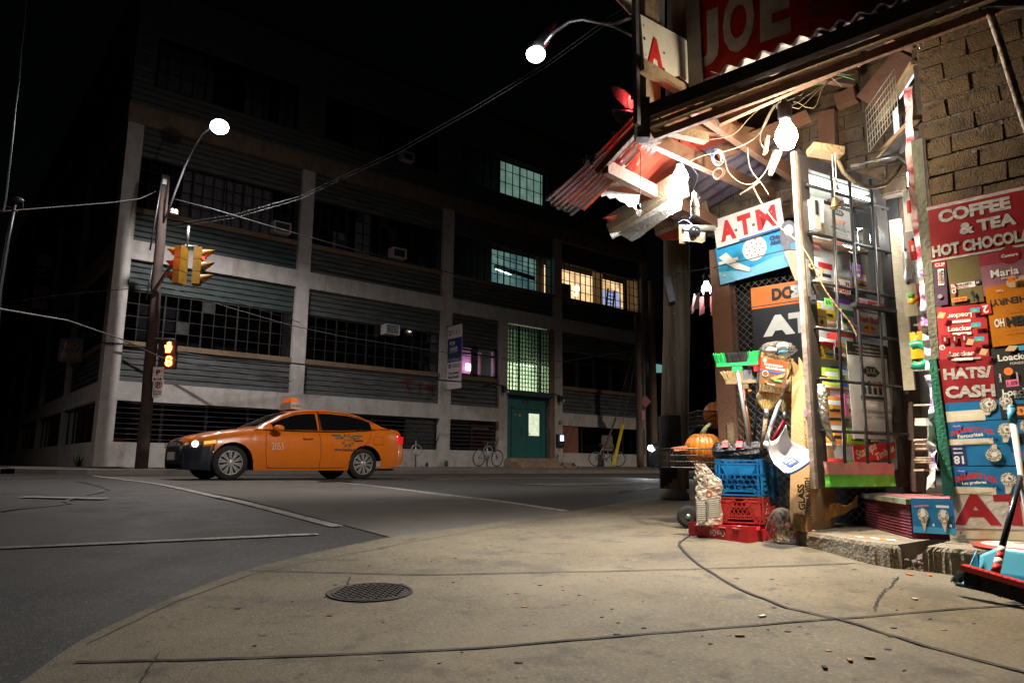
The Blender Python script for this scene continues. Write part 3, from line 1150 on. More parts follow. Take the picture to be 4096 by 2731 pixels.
def ac(u, z, label, mp=mf, grid=False, w_=.62, h_=.4):
    o = empty('air_conditioner', mp(u, 0, z - h_ / 2), label, 'air conditioner', 'window air conditioners on the warehouse')
    m = mat('ac_white', (.5, .48, .47), .5)
    mb = MB(); c = mp(u, 0, z)
    t = .035
    for q, sz in (((0, h_ / 2 - t / 2), (w_, .42, t)), ((0, -h_ / 2 + t / 2), (w_, .42, t)), ((w_ / 2 - t / 2, 0), (t, .42, h_ - 2 * t)), ((-w_ / 2 + t / 2, 0), (t, .42, h_ - 2 * t))):
        mb.box((c.x + q[0], c.y - .02, c.z + q[1]), sz, m)
    mb.build('casing', o)
    mb = MB()
    mb.box((c.x, c.y + .0, c.z), (w_ - 2 * t, .3, h_ - 2 * t), metal_dark)
    if grid:
        for i in range(8): mb.box((c.x - w_ / 2 + .07 + i * .07, c.y - .2, c.z), (.008, .02, h_ - .08), m)
        for i in range(5): mb.box((c.x, c.y - .205, c.z - h_ / 2 + .07 + i * .065), (w_ - .08, .02, .008), m)
    mb.build('grille', o)


ac(5.2, 8.42, 'white window air conditioner beside the curtained window, nearest the first inner column')
ac(10.05, 8.42, 'white air conditioner in the dark third floor window left of the green lit one')
ac(9.85, 5.27, 'white air conditioner with square mesh front high in the second floor window above the graffiti', grid=True)
ac(10.3, 12.62, 'dim window air conditioner under the roof in the top floor', w_=.55, h_=.38)
# ---------------------------------------------------------------- poles, street lamps, signals, wires
def pole(name, p0, p1, r0, r1, m, label, cat='utility pole', group=None):
    o = empty(name, p0, label, cat, group)
    mb = MB()
    pts = [Vector(p0).lerp(Vector(p1), i / 12) for i in range(13)]
    pts = [p + Vector((random.uniform(-.01, .01), random.uniform(-.01, .01), 0)) for p in pts]
    mb.tube(pts, r0, m, 18, radii=[r0 + (r1 - r0) * i / 12 for i in range(13)])
    mb.build('shaft', o)
    return o


def cobra(name, label, lampp, dirv, armpts, power, lens_r, armr=.03, group='cobra street lamps', lc=(.88, .94, 1), spot=160, tilt=(0, 0)):
    o = empty(name, armpts[-1], label, 'street lamp', group)
    mb = MB(); mb.tube(armpts, armr, metal_grey, 8); mb.build('arm', o)
    mb = MB()
    d = Vector(dirv).normalized()
    p = Vector(lampp)
    prof = [(.001, -.14), (.08, -.12), (.13, -.05), (.14, .15), (.06, .38), (.04, .45)]
    mb.lathe([(a, b) for a, b in prof], p + Vector((0, 0, .09)), metal_dark, 14, axis=-d, sq=(1, .6))
    mb.build('lamp_head', o)
    mb = MB()
    mb.ball(p - Vector((0, 0, .0)), lens_r, glow('street_lamp_lens', (.95, .98, 1), 9), 20, (1, 1, .8))
    mb.build('lens', o)
    lamp('street_light', p - Vector((0, 0, lens_r + .05)), power, lc, .12, o, spot=R(spot), aim=p + Vector((tilt[0], tilt[1], -5)))
    return o


PY = 22.3
pb = onY(566, 1868, PY); pt = onY(662, 705, PY)
up_left = pole('utility_pole', (pb.x, PY, wz(pb.x) - .05), pt, .17, .12, mat('dark_pole_wood', (.06, .04, .035), .9, var=.5, scale=3, bump=.5), 'dark wooden utility pole at the kerb carrying the yellow traffic signals and a street lamp', group='wooden utility poles')
mb = MB()
for (a, b) in (((600, 1000), (652, 700)), ((585, 1200), (610, 1060))):
    q0, q1 = onY(*a, PY - .2), onY(*b, PY - .16)
    mb.tube([q0, q1], .025, metal_dark, 6)
mb.box(onY(655, 728, PY - .1), (.16, .1, .16), metal_dark)
mb.lathe([(.06, 0), (.07, .04), (.04, .07), (.07, .1), (.03, .16)], onY(688, 855, PY - .1), mat('insulator', (.5, .48, .47), .3), 10)
mb.lathe([(.06, 0), (.07, .04), (.04, .07), (.07, .1), (.03, .16)], onY(703, 858, PY - .1), MATS['insulator'], 10)
mb.build('pole_hardware', up_left)

LD = 18.9
cobra('street_lamp', 'lit cobra street lamp on a long curved grey arm above the yellow traffic signals', at(878, 508, LD), at(878, 508, LD) - at(836, 502, LD + .5),
      [onY(656, 888, PY - .15), at(700, 770, 20.0), at(740, 665, 19.8), at(776, 591, 19.6), at(810, 535, 19.4), at(850, 505, 19.1)], 1800, .25, lc=(1, .95, .9))
NP = gnd(2700, 2002)
MD = 8.9
cobra('street_lamp', 'lit street lamp on the curved arm reaching left from behind the red letter A sign', at(2143, 218, MD), at(2143, 218, MD) - at(2190, 150, MD - .1),
      [at(2560, 60, 7.9), at(2500, 78, 7.9), at(2455, 96, 8.0), at(2395, 90, 8.15), at(2335, 76, 8.3), at(2280, 85, 8.5), at(2220, 125, 8.7), at(2175, 175, 8.85)], 1000, .13, .028, lc=(1, .93, .84), spot=125, tilt=(0, 7))
mb = MB()
mb.tube([at(2335, 82, 8.3), at(2400, 92, 8.15), at(2460, 108, 8.0), at(2530, 145, 7.9)], .018, metal_grey, 6)
tag(mb.build('brace_cable'), 'thin grey brace under the curved lamp arm near the letter A sign', 'brace')

_b = Vector((NP.x, NP.y, NP.z)); _t = at(2708, 950, math.hypot(0, UY * NP.x + UX * NP.y)); _t = _b + (_t - _b) * (7.2 / (_t - _b).length)
npole = pole('utility_pole', _b, _t, .15, .135, layered('lit_pole_wood', (.34, .25, .18), [((.1, .07, .05), 16, .42, .7, .9, (1, 1, .04)), ((.5, .4, .3), 22, .5, .75, .6, (1, 1, .05))], .9, .8, 40), 'thick weathered wooden utility pole on the near kerb beside the pumpkin baskets', group='wooden utility poles')  # paler copy of the pole wood stands in for bulb light on it
mb = MB()
mb.tube([(NP.x, NP.y, NP.z - .01), (NP.x, NP.y, NP.z + .13)], .158, mat('pole_collar', (.3, .27, .24), .9, bump=.6), 18)
mb.build('base_collar', npole)
mb = MB()
mb.tube([(NP.x, NP.y, NP.z + .13), (NP.x, NP.y, NP.z + .9)], .153, mat('tarred_wood', (.035, .03, .03), .85, var=.5, scale=4, bump=.6), 18)
mb.build('tarred_band', npole)
mb = MB()
dv = (at(2662, 1200, 7.6) - at(2662, 1130, 7.6))
a_ = at(2668, 1105, 7.62); b_ = at(2690, 1205, 7.6)
mb.beam(a_, b_, .012, .07, mat('tin_strip', (.4, .4, .42), .5, .4))
for k in range(40):
    t = random.uniform(-2.2, -.4); h = random.uniform(1.2, 2.6)
    mb.box((NP.x + .15 * math.cos(t), NP.y + .15 * math.sin(t), NP.z + h), (.012, .012, .004), white)
mb.build('staples', npole)

# right hand far poles
for (x, y0, y1, x1, Y, r, m, lab) in ((2562, 1868, 1262, 2549, 22.2, .17, pole_wood, 'reddish dark wooden pole with guy wires in front of the last warehouse bay'),
                                      (2618, 1860, 1125, 2604, 24.3, .2, wood_old, 'pale brown wooden pole just past the right end of the warehouse')):
    b0 = onY(x, y0, Y); b1 = onY(x1, y1, Y)
    pole('utility_pole', (b0.x, Y, wz(b0.x) - .05), b1, r, r * .85, m, lab, group='wooden utility poles')
RY = 22.2
mb = MB(); mb.beam(onY(2491, 1697, RY - .6), onY(2453, 1862, RY - .9), .12, .05, mat('guard_yellow', (.75, .55, .01), .5)); tag(mb.build('guy_guard'), 'bright yellow plastic guard on the guy wire leaning by the second bicycle', 'wire guard')
mb = MB(); mb.tube([onY(2463, 1672, RY - .6), onY(2392, 1864, RY - .9)], .045, mat('rusty_guard', (.08, .05, .04), .8), 8); tag(mb.build('guy_guard'), 'dark rusty guard on the other guy wire crossing the second bicycle', 'wire guard')
mb = MB()
o = empty('diamond_sign', onY(2580, 1605, 22.0), 'dull red diamond sign seen on the right side of the reddish pole', 'road sign')
mb.box(onY(2581, 1605, 22.0), (.42, .02, .42), mat('dull_red', (.22, .05, .05), .5), Matrix.Rotation(R(-25), 3, 'Z') @ Matrix.Rotation(R(45), 3, 'Y')); mb.build('plate', o)
mb = MB(); mb.box(onY(2573, 1660, 22.0), (.16, .02, .45), mat('dull_pink', (.4, .15, .17), .5), R(-25)); tag(mb.build('small_sign'), 'small pinkish strip sign below the diamond sign', 'road sign')


def wire(pts, r, label, m=None, sag=0.):
    P = []
    for i in range(len(pts) - 1):
        a, b = at(*pts[i]), at(*pts[i + 1])
        for j in range(6):
            t = j / 6
            P.append(a.lerp(b, t) - Vector((0, 0, sag * 4 * t * (1 - t))))
    P.append(at(*pts[-1]))
    mb = MB(); mb.tube(P, r, m or wire_m, 5)
    return tag(mb.build('overhead_wire'), label, 'wire', 'overhead wires')


wire_m = mat('wire_black', (.02, .02, .022), .6)
wire_l = mat('wire_pale', (.07, .065, .065), .6)
wire_2 = mat('wire_mid', (.07, .07, .075), .6)
wire([(-60, 850, 17), (6, 845, 17), (250, 826, 18.5), (450, 810, 19.5), (560, 795, 20), (655, 752, 20.6)], .014, 'overhead wire from the left lamp post to the pole with the signals', wire_l)
wire([(104, -20, 12), (98, 100, 12), (85, 200, 12), (76, 330, 12), (62, 430, 12), (50, 560, 12), (36, 690, 12), (24, 800, 12), (14, 850, 12)], .013, 'loose twisted cable hanging in the dark top left corner', mat('wire_green', (.1, .16, .15), .4, .3))
wire([(690, 795, 20.4), (844, 834, 20.5), (1100, 910, 21), (1423, 1000, 22), (1576, 1037, 23), (1900, 1116, 26), (2250, 1190, 30), (2560, 1245, 33)], .016, 'black cable slanting from the signal pole across the second bay to the far reddish pole', wire_m)
wire([(660, 900, 20.6), (938, 859, 19), (1200, 785, 16), (1583, 604, 13), (1902, 425, 11), (2195, 247, 9.4), (2450, 60, 8.2), (2560, 0, 7.9)], .0042, 'upper of two parallel wires rising towards the letter A sign', wire_2)
wire([(660, 915, 20.6), (938, 872, 19), (1200, 797, 16), (1583, 618, 13), (1902, 440, 11), (2195, 262, 9.4), (2450, 80, 8.2), (2560, 20, 7.9)], .0042, 'lower of two parallel wires rising towards the letter A sign', wire_2)
wire([(-60, 1228, 10), (0, 1236, 10.5), (270, 1282, 13), (491, 1358, 16), (645, 1430, 19), (900, 1480, 21), (1165, 1525, 24.0)], .016, 'twisted pale cable crossing the warehouse corner above the parking signs', wire_l)
wire([(660, 1145, 20.6), (900, 1225, 22), (1158, 1300, 23), (1366, 1345, 24), (1900, 1428, 27), (2250, 1445, 30), (2555, 1400, 33)], .014, 'thin wire running low across the second floor windows to the reddish pole', wire_l)
wire([(0, 1215, 22), (240, 1180, 21.5), (480, 1158, 21), (600, 1150, 20.6), (640, 1120, 20.5), (760, 1150, 21), (1200, 1290, 24)], .012, 'thin black wire behind the yellow traffic signals', wire_m)
wire([(404, 1370, 21.6), (520, 1378, 22), (900, 1440, 23), (1165, 1452, 24.3), (1500, 1490, 26.2), (1760, 1520, 28), (1990, 1537, 30)], .03, 'black cable bundle fixed along the second floor sill', wire_m)
wire([(2490, 1697, 31.5), (2520, 1560, 32.5), (2549, 1380, 33.2)], .012, 'guy wire rising from the yellow guard to the reddish pole', wire_l)
wire([(2463, 1672, 31.5), (2490, 1560, 32.5), (2545, 1370, 33.2)], .012, 'guy wire rising from the rusty guard to the reddish pole', wire_l)
# small lamp post at the left edge
o = empty('lamp_post', gnd(-60, 1900), 'slim unlit lamp post with rounded head at the far left edge', 'lamp post')
lp = [(-60, 1905), (-2, 1160), (30, 960), (60, 812)]
P = [at(*lp[0], 16)] + [at(*q, 16) for q in lp[1:]]
mb = MB(); mb.tube(P, .04, metal_dark, 8, radii=[.07, .05, .045, .04]); mb.build('shaft', o)
mb = MB(); mb.ball(at(72, 800, 16), .09, metal_dark, 12, (1.4, 1, .8)); mb.build('lamp_head', o)
mb = MB(); mb.tube([at(80, 802, 16), at(92, 812, 16), at(92, 835, 16), at(83, 848, 16)], .006, wire_m, 5); mb.tube([at(-5, 845, 16), at(25, 825, 16), at(45, 830, 16), at(70, 848, 16)], .012, mat('red_cable', (.3, .03, .04), .5), 5); mb.build('cable_loop', o)

# traffic signals
sig_y = mat('signal_yellow', (.26, .135, .01), .5, var=.3)
sig_red = glow('signal_red', (1, .03, .02), 6)
sig_off = mat('signal_off', (.03, .03, .03), .3)


def signal(name, p, face, label, lit=0, parts=3, m=None):
    o = empty(name, p, label, 'traffic light', 'traffic signal heads')
    f = Vector(face); f.z = 0; f.normalize()
    s = Vector((-f.y, f.x, 0))
    m = m or sig_y
    H = .36
    rot = Matrix((s, f, Vector((0, 0, 1)))).transposed()
    for k in range(parts):
        c = Vector(p) + Vector((0, 0, (parts - 1) / 2 * H - k * H))
        mb = MB()
        mb.box(c, (.36, .2, H - .015), m, rot)
        mb.box(c + f * .105, (.33, .02, H - .05), m, rot)
        mb.build('housing', o)
        mb = MB()
        vs = []
        n = 14
        for r in (.155, .148):
            for ff, a in ((.115, 0), (.42, 1)):
                for j in range(n + 1):
                    t = -R(35) + (math.pi + R(70)) * j / n
                    L_ = ff if a == 0 else .2 + .24 * max(0, math.sin(t) * .8 + .2)
                    vs.append(c + f * L_ + s * (r * math.cos(t)) + Vector((0, 0, r * math.sin(t))))
        q = n + 1
        fs = []
        for j in range(n):
            fs += [(j, j + 1, q + j + 1, q + j), (2 * q + j, 3 * q + j, 3 * q + j + 1, 2 * q + j + 1), (q + j, q + j + 1, 3 * q + j + 1, 3 * q + j)]
        mb.add(vs, fs, m, True)
        mb.build('visor', o)
        mb = MB()
        mb.lathe([(.145, 0), (.13, .03), (.07, .055), (0, .06)], c + f * .11, sig_red if k == lit else sig_off, 18, axis=f)
        mb.build('lens', o)
    return o


camr = Vector(rt)
s1p = onY(722, 1062, 21.0); s2p = onY(790, 1066, 21.0)
signal('traffic_signal', s1p, -camr + Vector((.05, .2, 0)), 'yellow traffic signal facing left with a red glow, left one of the pair')
signal('traffic_signal', s2p, camr + Vector((.15, .2, 0)), 'yellow traffic signal facing right with a red glow, right one of the pair')
mb = MB()
mb.tube([onY(613, 1168, PY - .15), onY(668, 1085, 21.8), onY(728, 1000, 21.1), onY(752, 975, 21.0)], .045, metal_grey, 8)
mb.tube([onY(755, 905, 21.0), onY(748, 985, 21.0)], .04, metal_grey, 8)
mb.tube([onY(722, 985, 21.0), onY(790, 985, 21.0)], .03, metal_grey, 8)
tag(mb.build('signal_arm'), 'grey bracket arm holding the two yellow signals off the wooden pole', 'bracket')
lamp('signal_glow', s1p + Vector((-.5, -.2, .2)), 4, (1, .05, .03), .1)

# pedestrian signal
o = empty('pedestrian_signal', onY(676, 1415, 21.9), 'orange glowing walk signal with hand symbol over the number 8 countdown', 'walk signal')
org = glow('hand_orange', (1, .16, .03), 14)
for (py, kind) in ((1390, 'hand'), (1444, '8')):
    c = onY(676, py, 21.8)
    mb = MB(); mb.box(c + Vector((0, .12, 0)), (.46, .2, .42), metal_dark, R(-30)); mb.build('housing', o)
    rv = camr; f = Vector((-camr.y, camr.x, 0)) * -1
    sh = Sheet(c - rv * .2 + f * .02 - Vector((0, 0, .19)), rv, (0, 0, 1), .4, .38)
    if kind == '8':
        sh.text('8', .5, .5, org, h=.8, w=.5, bold=.05)
    else:
        sh.poly([(.3, .12), (.62, .12), (.72, .4), (.74, .62), (.66, .62), (.64, .9), (.56, .92), (.54, .95), (.46, .93), (.44, .9), (.37, .88), (.35, .62), (.25, .7), (.2, .64), (.28, .4)], org)
    sh.build('symbol', o)
mb = MB(); mb.beam(onY(620, 1352, 22.1), onY(700, 1356, 21.9), .05, .04, metal_grey); mb.build('bracket', o)
lamp('hand_glow', onY(676, 1415, 21.4), 2, (1, .15, .04), .15, o)
# parking signs on the pole
for (py, h, kind, lab) in ((1497, .42, 'P', 'white parking sign with arrows, the upper one on the signal pole'), (1553, .52, 'no', 'white no parking sign with crossed red ring under the other parking sign')):
    o = empty('parking_sign', onY(632, py, 21.9), lab, 'parking sign')
    c = onY(632, py, 21.9)
    rv = camr
    sh = Sheet(c - rv * .15 - Vector((0, 0, h / 2)), rv, (0, 0, 1), .3, h, .01, back=white)
    if kind == 'P':
        sh.text('P', .5, .62, black, h=.4)
        sh.poly([(.1, .18), (.25, .3), (.25, .06)], black); sh.poly([(.9, .18), (.75, .3), (.75, .06)], black); sh.rect(.25, .15, .75, .21, black)
    else:
        sh.disc(.5, .7, .36, red); sh.disc(.5, .7, .27, white); sh.text('P', .5, .7, black, h=.3)
        sh.poly([(.25, .85), (.32, .88), (.77, .55), (.7, .52)], red)
        sh.text('8am-6pm', .5, .33, black, w=.8); sh.text('MON-FRI', .5, .2, black, w=.75)
    sh.build('plate', o)

# hanging lease banners and the NO FUN sign
navy = flat('banner_navy', (.015, .03, .13))
bpale = flat('banner_pale', (.62, .52, .55))


def banner(org_, xv, w_, h_, label):
    o = empty('lease_banner', org_, label, 'banner', 'for lease banners')
    sh = Sheet(org_, xv, (0, 0, 1), w_, h_, .02, back=bpale)
    sh.rect(0, .42, 1, .8, navy)
    sh.rect(.08, .85, .24, .93, black); sh.disc(.16, .89, .06, bpale)
    for i, ch in enumerate('TaS'): sh.text(ch, .4 + i * .22, .885, black, h=.055, bold=0)
    sh.text('FOR', .34, .72, bpale, h=.06); sh.text('LEASE', .44, .63, bpale, h=.06)
    sh.text('leasewiththem.com', .44, .585, bpale, w=.7, bold=0)
    sh.text('416.703.6621', .5, .455, bpale, w=.86, bold=0)
    sh.disc(.18, .36, .1, navy); sh.text('M', .18, .36, bpale, h=.03); sh.text('METROPOLITAN', .65, .375, black, w=.58, bold=0); sh.text('COMMERCIAL', .65, .345, black, w=.58, bold=0)
    sh.text('Tim Novak*', .5, .25, black, w=.8); sh.text('Paul Kotyk*', .5, .18, black, w=.8)
    sh.build('cloth', o)
    mb = MB()
    for z in (h_ + .02, -.02):
        mb.tube([Vector(org_) + Vector((0, .0, z)) - Vector(xv) * .25, Vector(org_) + Vector(xv) * (w_ + .05) + Vector((0, 0, z))], .02, metal_dark, 6)
    for z in (h_ + .0, 0):
        mb.box(Vector(org_) + Vector((0, 0, z)) - Vector(xv) * .2, (.12, .12, .25), metal_dark)
    mb.build('bracket', o)


banner(mf(12.52, -.14, 3.1), Vector((0, -1, 0)), 1.0, 2.62, 'bright for lease banner on the column left of the green door')
_l = onY(125, 1232, FY + 13.8); _h = onY(140, 1015, FY + 13.8)
banner(Vector((_l.x, FY + 13.8, _l.z)), Vector((1, 0, 0)), FX - .15 - _l.x, _h.z - _l.z, 'dim for lease banner on the dark side wall of the warehouse at far left')
p = at(283, 1400, 25)
o = empty('shop_sign', p, 'small black hanging sign reading NO FUN in dull orange letters', 'sign')
sh = Sheet(p - camr * .42 - Vector((0, 0, .42)), camr, (0, 0, 1), .84, .84, .06, back=metal_dark)
dull_or = flat('dull_orange', (.3, .13, .03))
sh.text('NO', .52, .7, dull_or, h=.3); sh.text('FUN', .5, .28, dull_or, h=.3)
sh.build('panel', o)
mb = MB(); mb.tube([p + Vector((0, 0, .45)), p + Vector((0, 0, .55)), p + camr * 1.6 + Vector((0, 0, .5))], .025, metal_dark, 6); mb.build('bracket', o)

# ---------------------------------------------------------------- bicycles and ring stand
def bicycle(loc, rz, lean, label, fm):
    o = empty('bicycle', loc, label, 'bicycle', 'bicycles locked by the warehouse')
    b0 = Vector(loc)
    rot = Matrix.Rotation(rz, 4, 'Z') @ Matrix.Rotation(lean, 4, 'X')
    T = lambda x, y, z: b0 + (rot @ Vector((x, y, z)))
    axw = rot @ Vector((0, 1, 0))
    rr = .335
    for x in (-.52, .52):
        c = T(x, 0, rr)
        mb = MB(); mb.ring(c, rr - .01, .019, rubber, axw, 40, 8)
        wh = mb.build('wheel', o)
        mb = MB(); mb.ring(c, rr - .035, .009, metal_grey, axw, 40, 5); mb.build('rim', wh)
        mb = MB()
        for k in range(14):
            t = 2 * math.pi * k / 14
            e = T(x + (rr - .035) * math.cos(t), 0, rr + (rr - .035) * math.sin(t))
            mb.tube([c, e], .0025, metal_grey, 4)
        mb.tube([c - axw * .05, c + axw * .05], .02, metal_grey, 8)
        mb.build('spokes', wh)
    bb = T(-.06, 0, .28); st = T(-.2, 0, .82); hd = T(.33, 0, .82); hl = T(.36, 0, .68); rx = T(-.52, 0, rr); fx = T(.52, 0, rr)
    mb = MB()
    for a, b, r in ((bb, st, .017), (st, hd, .016), (bb, hl, .02), (hd, hl, .02), (bb, rx, .012), (st, rx, .01)): mb.tube([a, b], r, fm, 8)
    mb.build('frame', o)
    mb = MB(); mb.tube([hl, T(.43, .0, .5), fx + axw * .04], .012, fm, 6); mb.tube([hl, T(.43, .0, .5), fx - axw * .04], .012, fm, 6); mb.build('fork', o)
    mb = MB(); mb.tube([hd, T(.3, 0, .95)], .013, metal_grey, 6); mb.tube([T(.2, -.26, .93), T(.33, -.2, .96), T(.33, 0, .96), T(.33, .2, .96), T(.2, .26, .93)], .012, metal_grey, 6); mb.build('handlebar', o)
    mb = MB(); mb.tube([st, T(-.22, 0, .92)], .013, metal_grey, 6); mb.tube([T(-.36, 0, .94), T(-.25, 0, .95), T(-.1, 0, .93), T(-.04, 0, .925)], .05, rubber, 8, radii=[.06, .075, .035, .018]); mb.build('saddle', o)
    mb = MB(); mb.ring(bb, .09, .006, metal_grey, axw, 20, 5); mb.tube([T(-.06, .08, .28), T(.06, .08, .17)], .01, metal_grey, 5); mb.tube([T(-.06, -.08, .28), T(-.18, -.08, .39)], .01, metal_grey, 5)
    mb.tube([T(-.06, .03, .37), T(-.52, .03, .38)], .004, metal_dark, 4); mb.tube([T(-.06, .03, .19), T(-.52, .03, .3)], .004, metal_dark, 4); mb.build('crank', o)
    return o


BY = 23.2
b1 = onY(1950, 1870, BY); b2 = onY(2410, 1866, BY)
bicycle((b1.x, BY, wz(b1.x) + .0), R(8), R(6), 'blue bicycle with chrome rims locked left of the green door steps', mat('bike_blue', (.03, .08, .16), .35, coat=.4))
bicycle((b2.x, BY - .3, wz(b2.x) + .0), R(-32), R(-5), 'dark bicycle locked beside the yellow wire guard', mat('bike_dark', (.03, .035, .04), .35))


def ring_stand(px, label):
    q = onY(px, 1870, BY - .25)
    o = empty('bike_stand', (q.x, BY - .25, wz(q.x)), label, 'bike stand', 'post and ring bike stands')
    mb = MB(); mb.tube([(q.x, BY - .25, wz(q.x)), (q.x, BY - .25, wz(q.x) + .95)], .03, metal_grey, 10); mb.build('post', o)
    mb = MB(); mb.ring((q.x, BY - .3, wz(q.x) + .6), .19, .022, metal_grey, (.3, 1, 0), 28, 8); mb.build('ring', o)


ring_stand(1661, 'grey post and ring bike stand with no bicycle behind the taxi')
ring_stand(1948, 'grey post and ring bike stand behind the blue bicycle')
ring_stand(2415, 'grey post and ring bike stand behind the dark bicycle')
weed = mat('weed_green', (.08, .16, .03), .8)
for (px, Y, s) in ((1785, 24.6, .22), (1706, 24.6, .15), (312, 26.5, .3)):
    q = onY(px, 1868, Y); mb = MB()
    for k in range(26):
        t = random.random() * 6.28; r = s * random.uniform(.2, .7); h = s * random.uniform(.4, 1.3)
        b_ = Vector((q.x + random.uniform(-.05, .05), Y, wz(q.x)))
        e_ = b_ + Vector((r * math.cos(t), -abs(r * math.sin(t)), h))
        mb.quad(b_, b_ + Vector((.02, 0, 0)), e_, e_ + Vector((-.02, 0, -.02)), weed)
    tag(mb.build('weed'), {1785: 'green weed tuft at the wall foot below the banner', 1706: 'small weed tuft at the wall foot right of the empty bike stand', 312: 'green weed growing at the foot of the side wall'}[px], 'weed')

# ---------------------------------------------------------------- cars
def interp(tab, x):
    if x <= tab[0][0]: return tab[0][1]
    for (a, b), (c, d) in zip(tab[:-1], tab[1:]):
        if x <= c:
            t = (x - a) / (c - a)
            t = t * t * (3 - 2 * t) * .35 + t * .65
            return b + (d - b) * t
    return tab[-1][1]


def make_wheel(parent, c, axis, r, wd, rim_m, spokes=10, out=-1, cover=.68):
    """axis points outwards"""
    ax = Vector(axis)
    mb = MB()
    mb.lathe([(r * cover, -.0), (r * .93, .0), (r * .985, -.02), (r, -.05), (r, -wd + .05), (r * .985, -wd + .02), (r * .9, -wd), (r * cover, -wd)], c, rubber, 40, axis=ax)
    wh = mb.build('wheel', parent)
    mb = MB()
    mb.lathe([(r * cover, -.002), (r * cover * .96, .004), (r * cover * .93, -.015), (r * cover * .9, -.05), (r * .3, -.06), (.0, -.06)], c, metal_dark, 36, axis=ax)
    mb.lathe([(r * cover + .002, -.004), (r * cover, .008), (r * cover * .95, .008), (r * cover * .93, -.01)], c, rim_m, 40, axis=ax)
    a = ax.cross(Vector((0, 0, 1))).normalized(); b = Vector((0, 0, 1))
    for k in range(spokes):
        for dt, wv in ((-.11, .028), (.11, .028)):
            t = 2 * math.pi * k / spokes + .2
            d1 = a * math.cos(t) + b * math.sin(t)
            d2 = a * math.cos(t + dt) + b * math.sin(t + dt)
            mb.beam(Vector(c) + d1 * (r * .15) + ax * .004, Vector(c) + d2 * (r * cover * .95) - ax * .0, r * .075, .018, rim_m, upv=ax)
    mb.lathe([(r * .2, -.02), (r * .19, .008), (r * .1, .018), (0, .02)], c, rim_m, 20, axis=ax)
    for k in range(5):
        t = 2 * math.pi * k / 5
        mb.lathe([(.013, 0), (.011, .016), (0, .017)], Vector(c) + (a * math.cos(t) + b * math.sin(t)) * (r * .27) + ax * .006, metal_dark, 8, axis=ax)
    mb.build('rim', wh)
    return wh


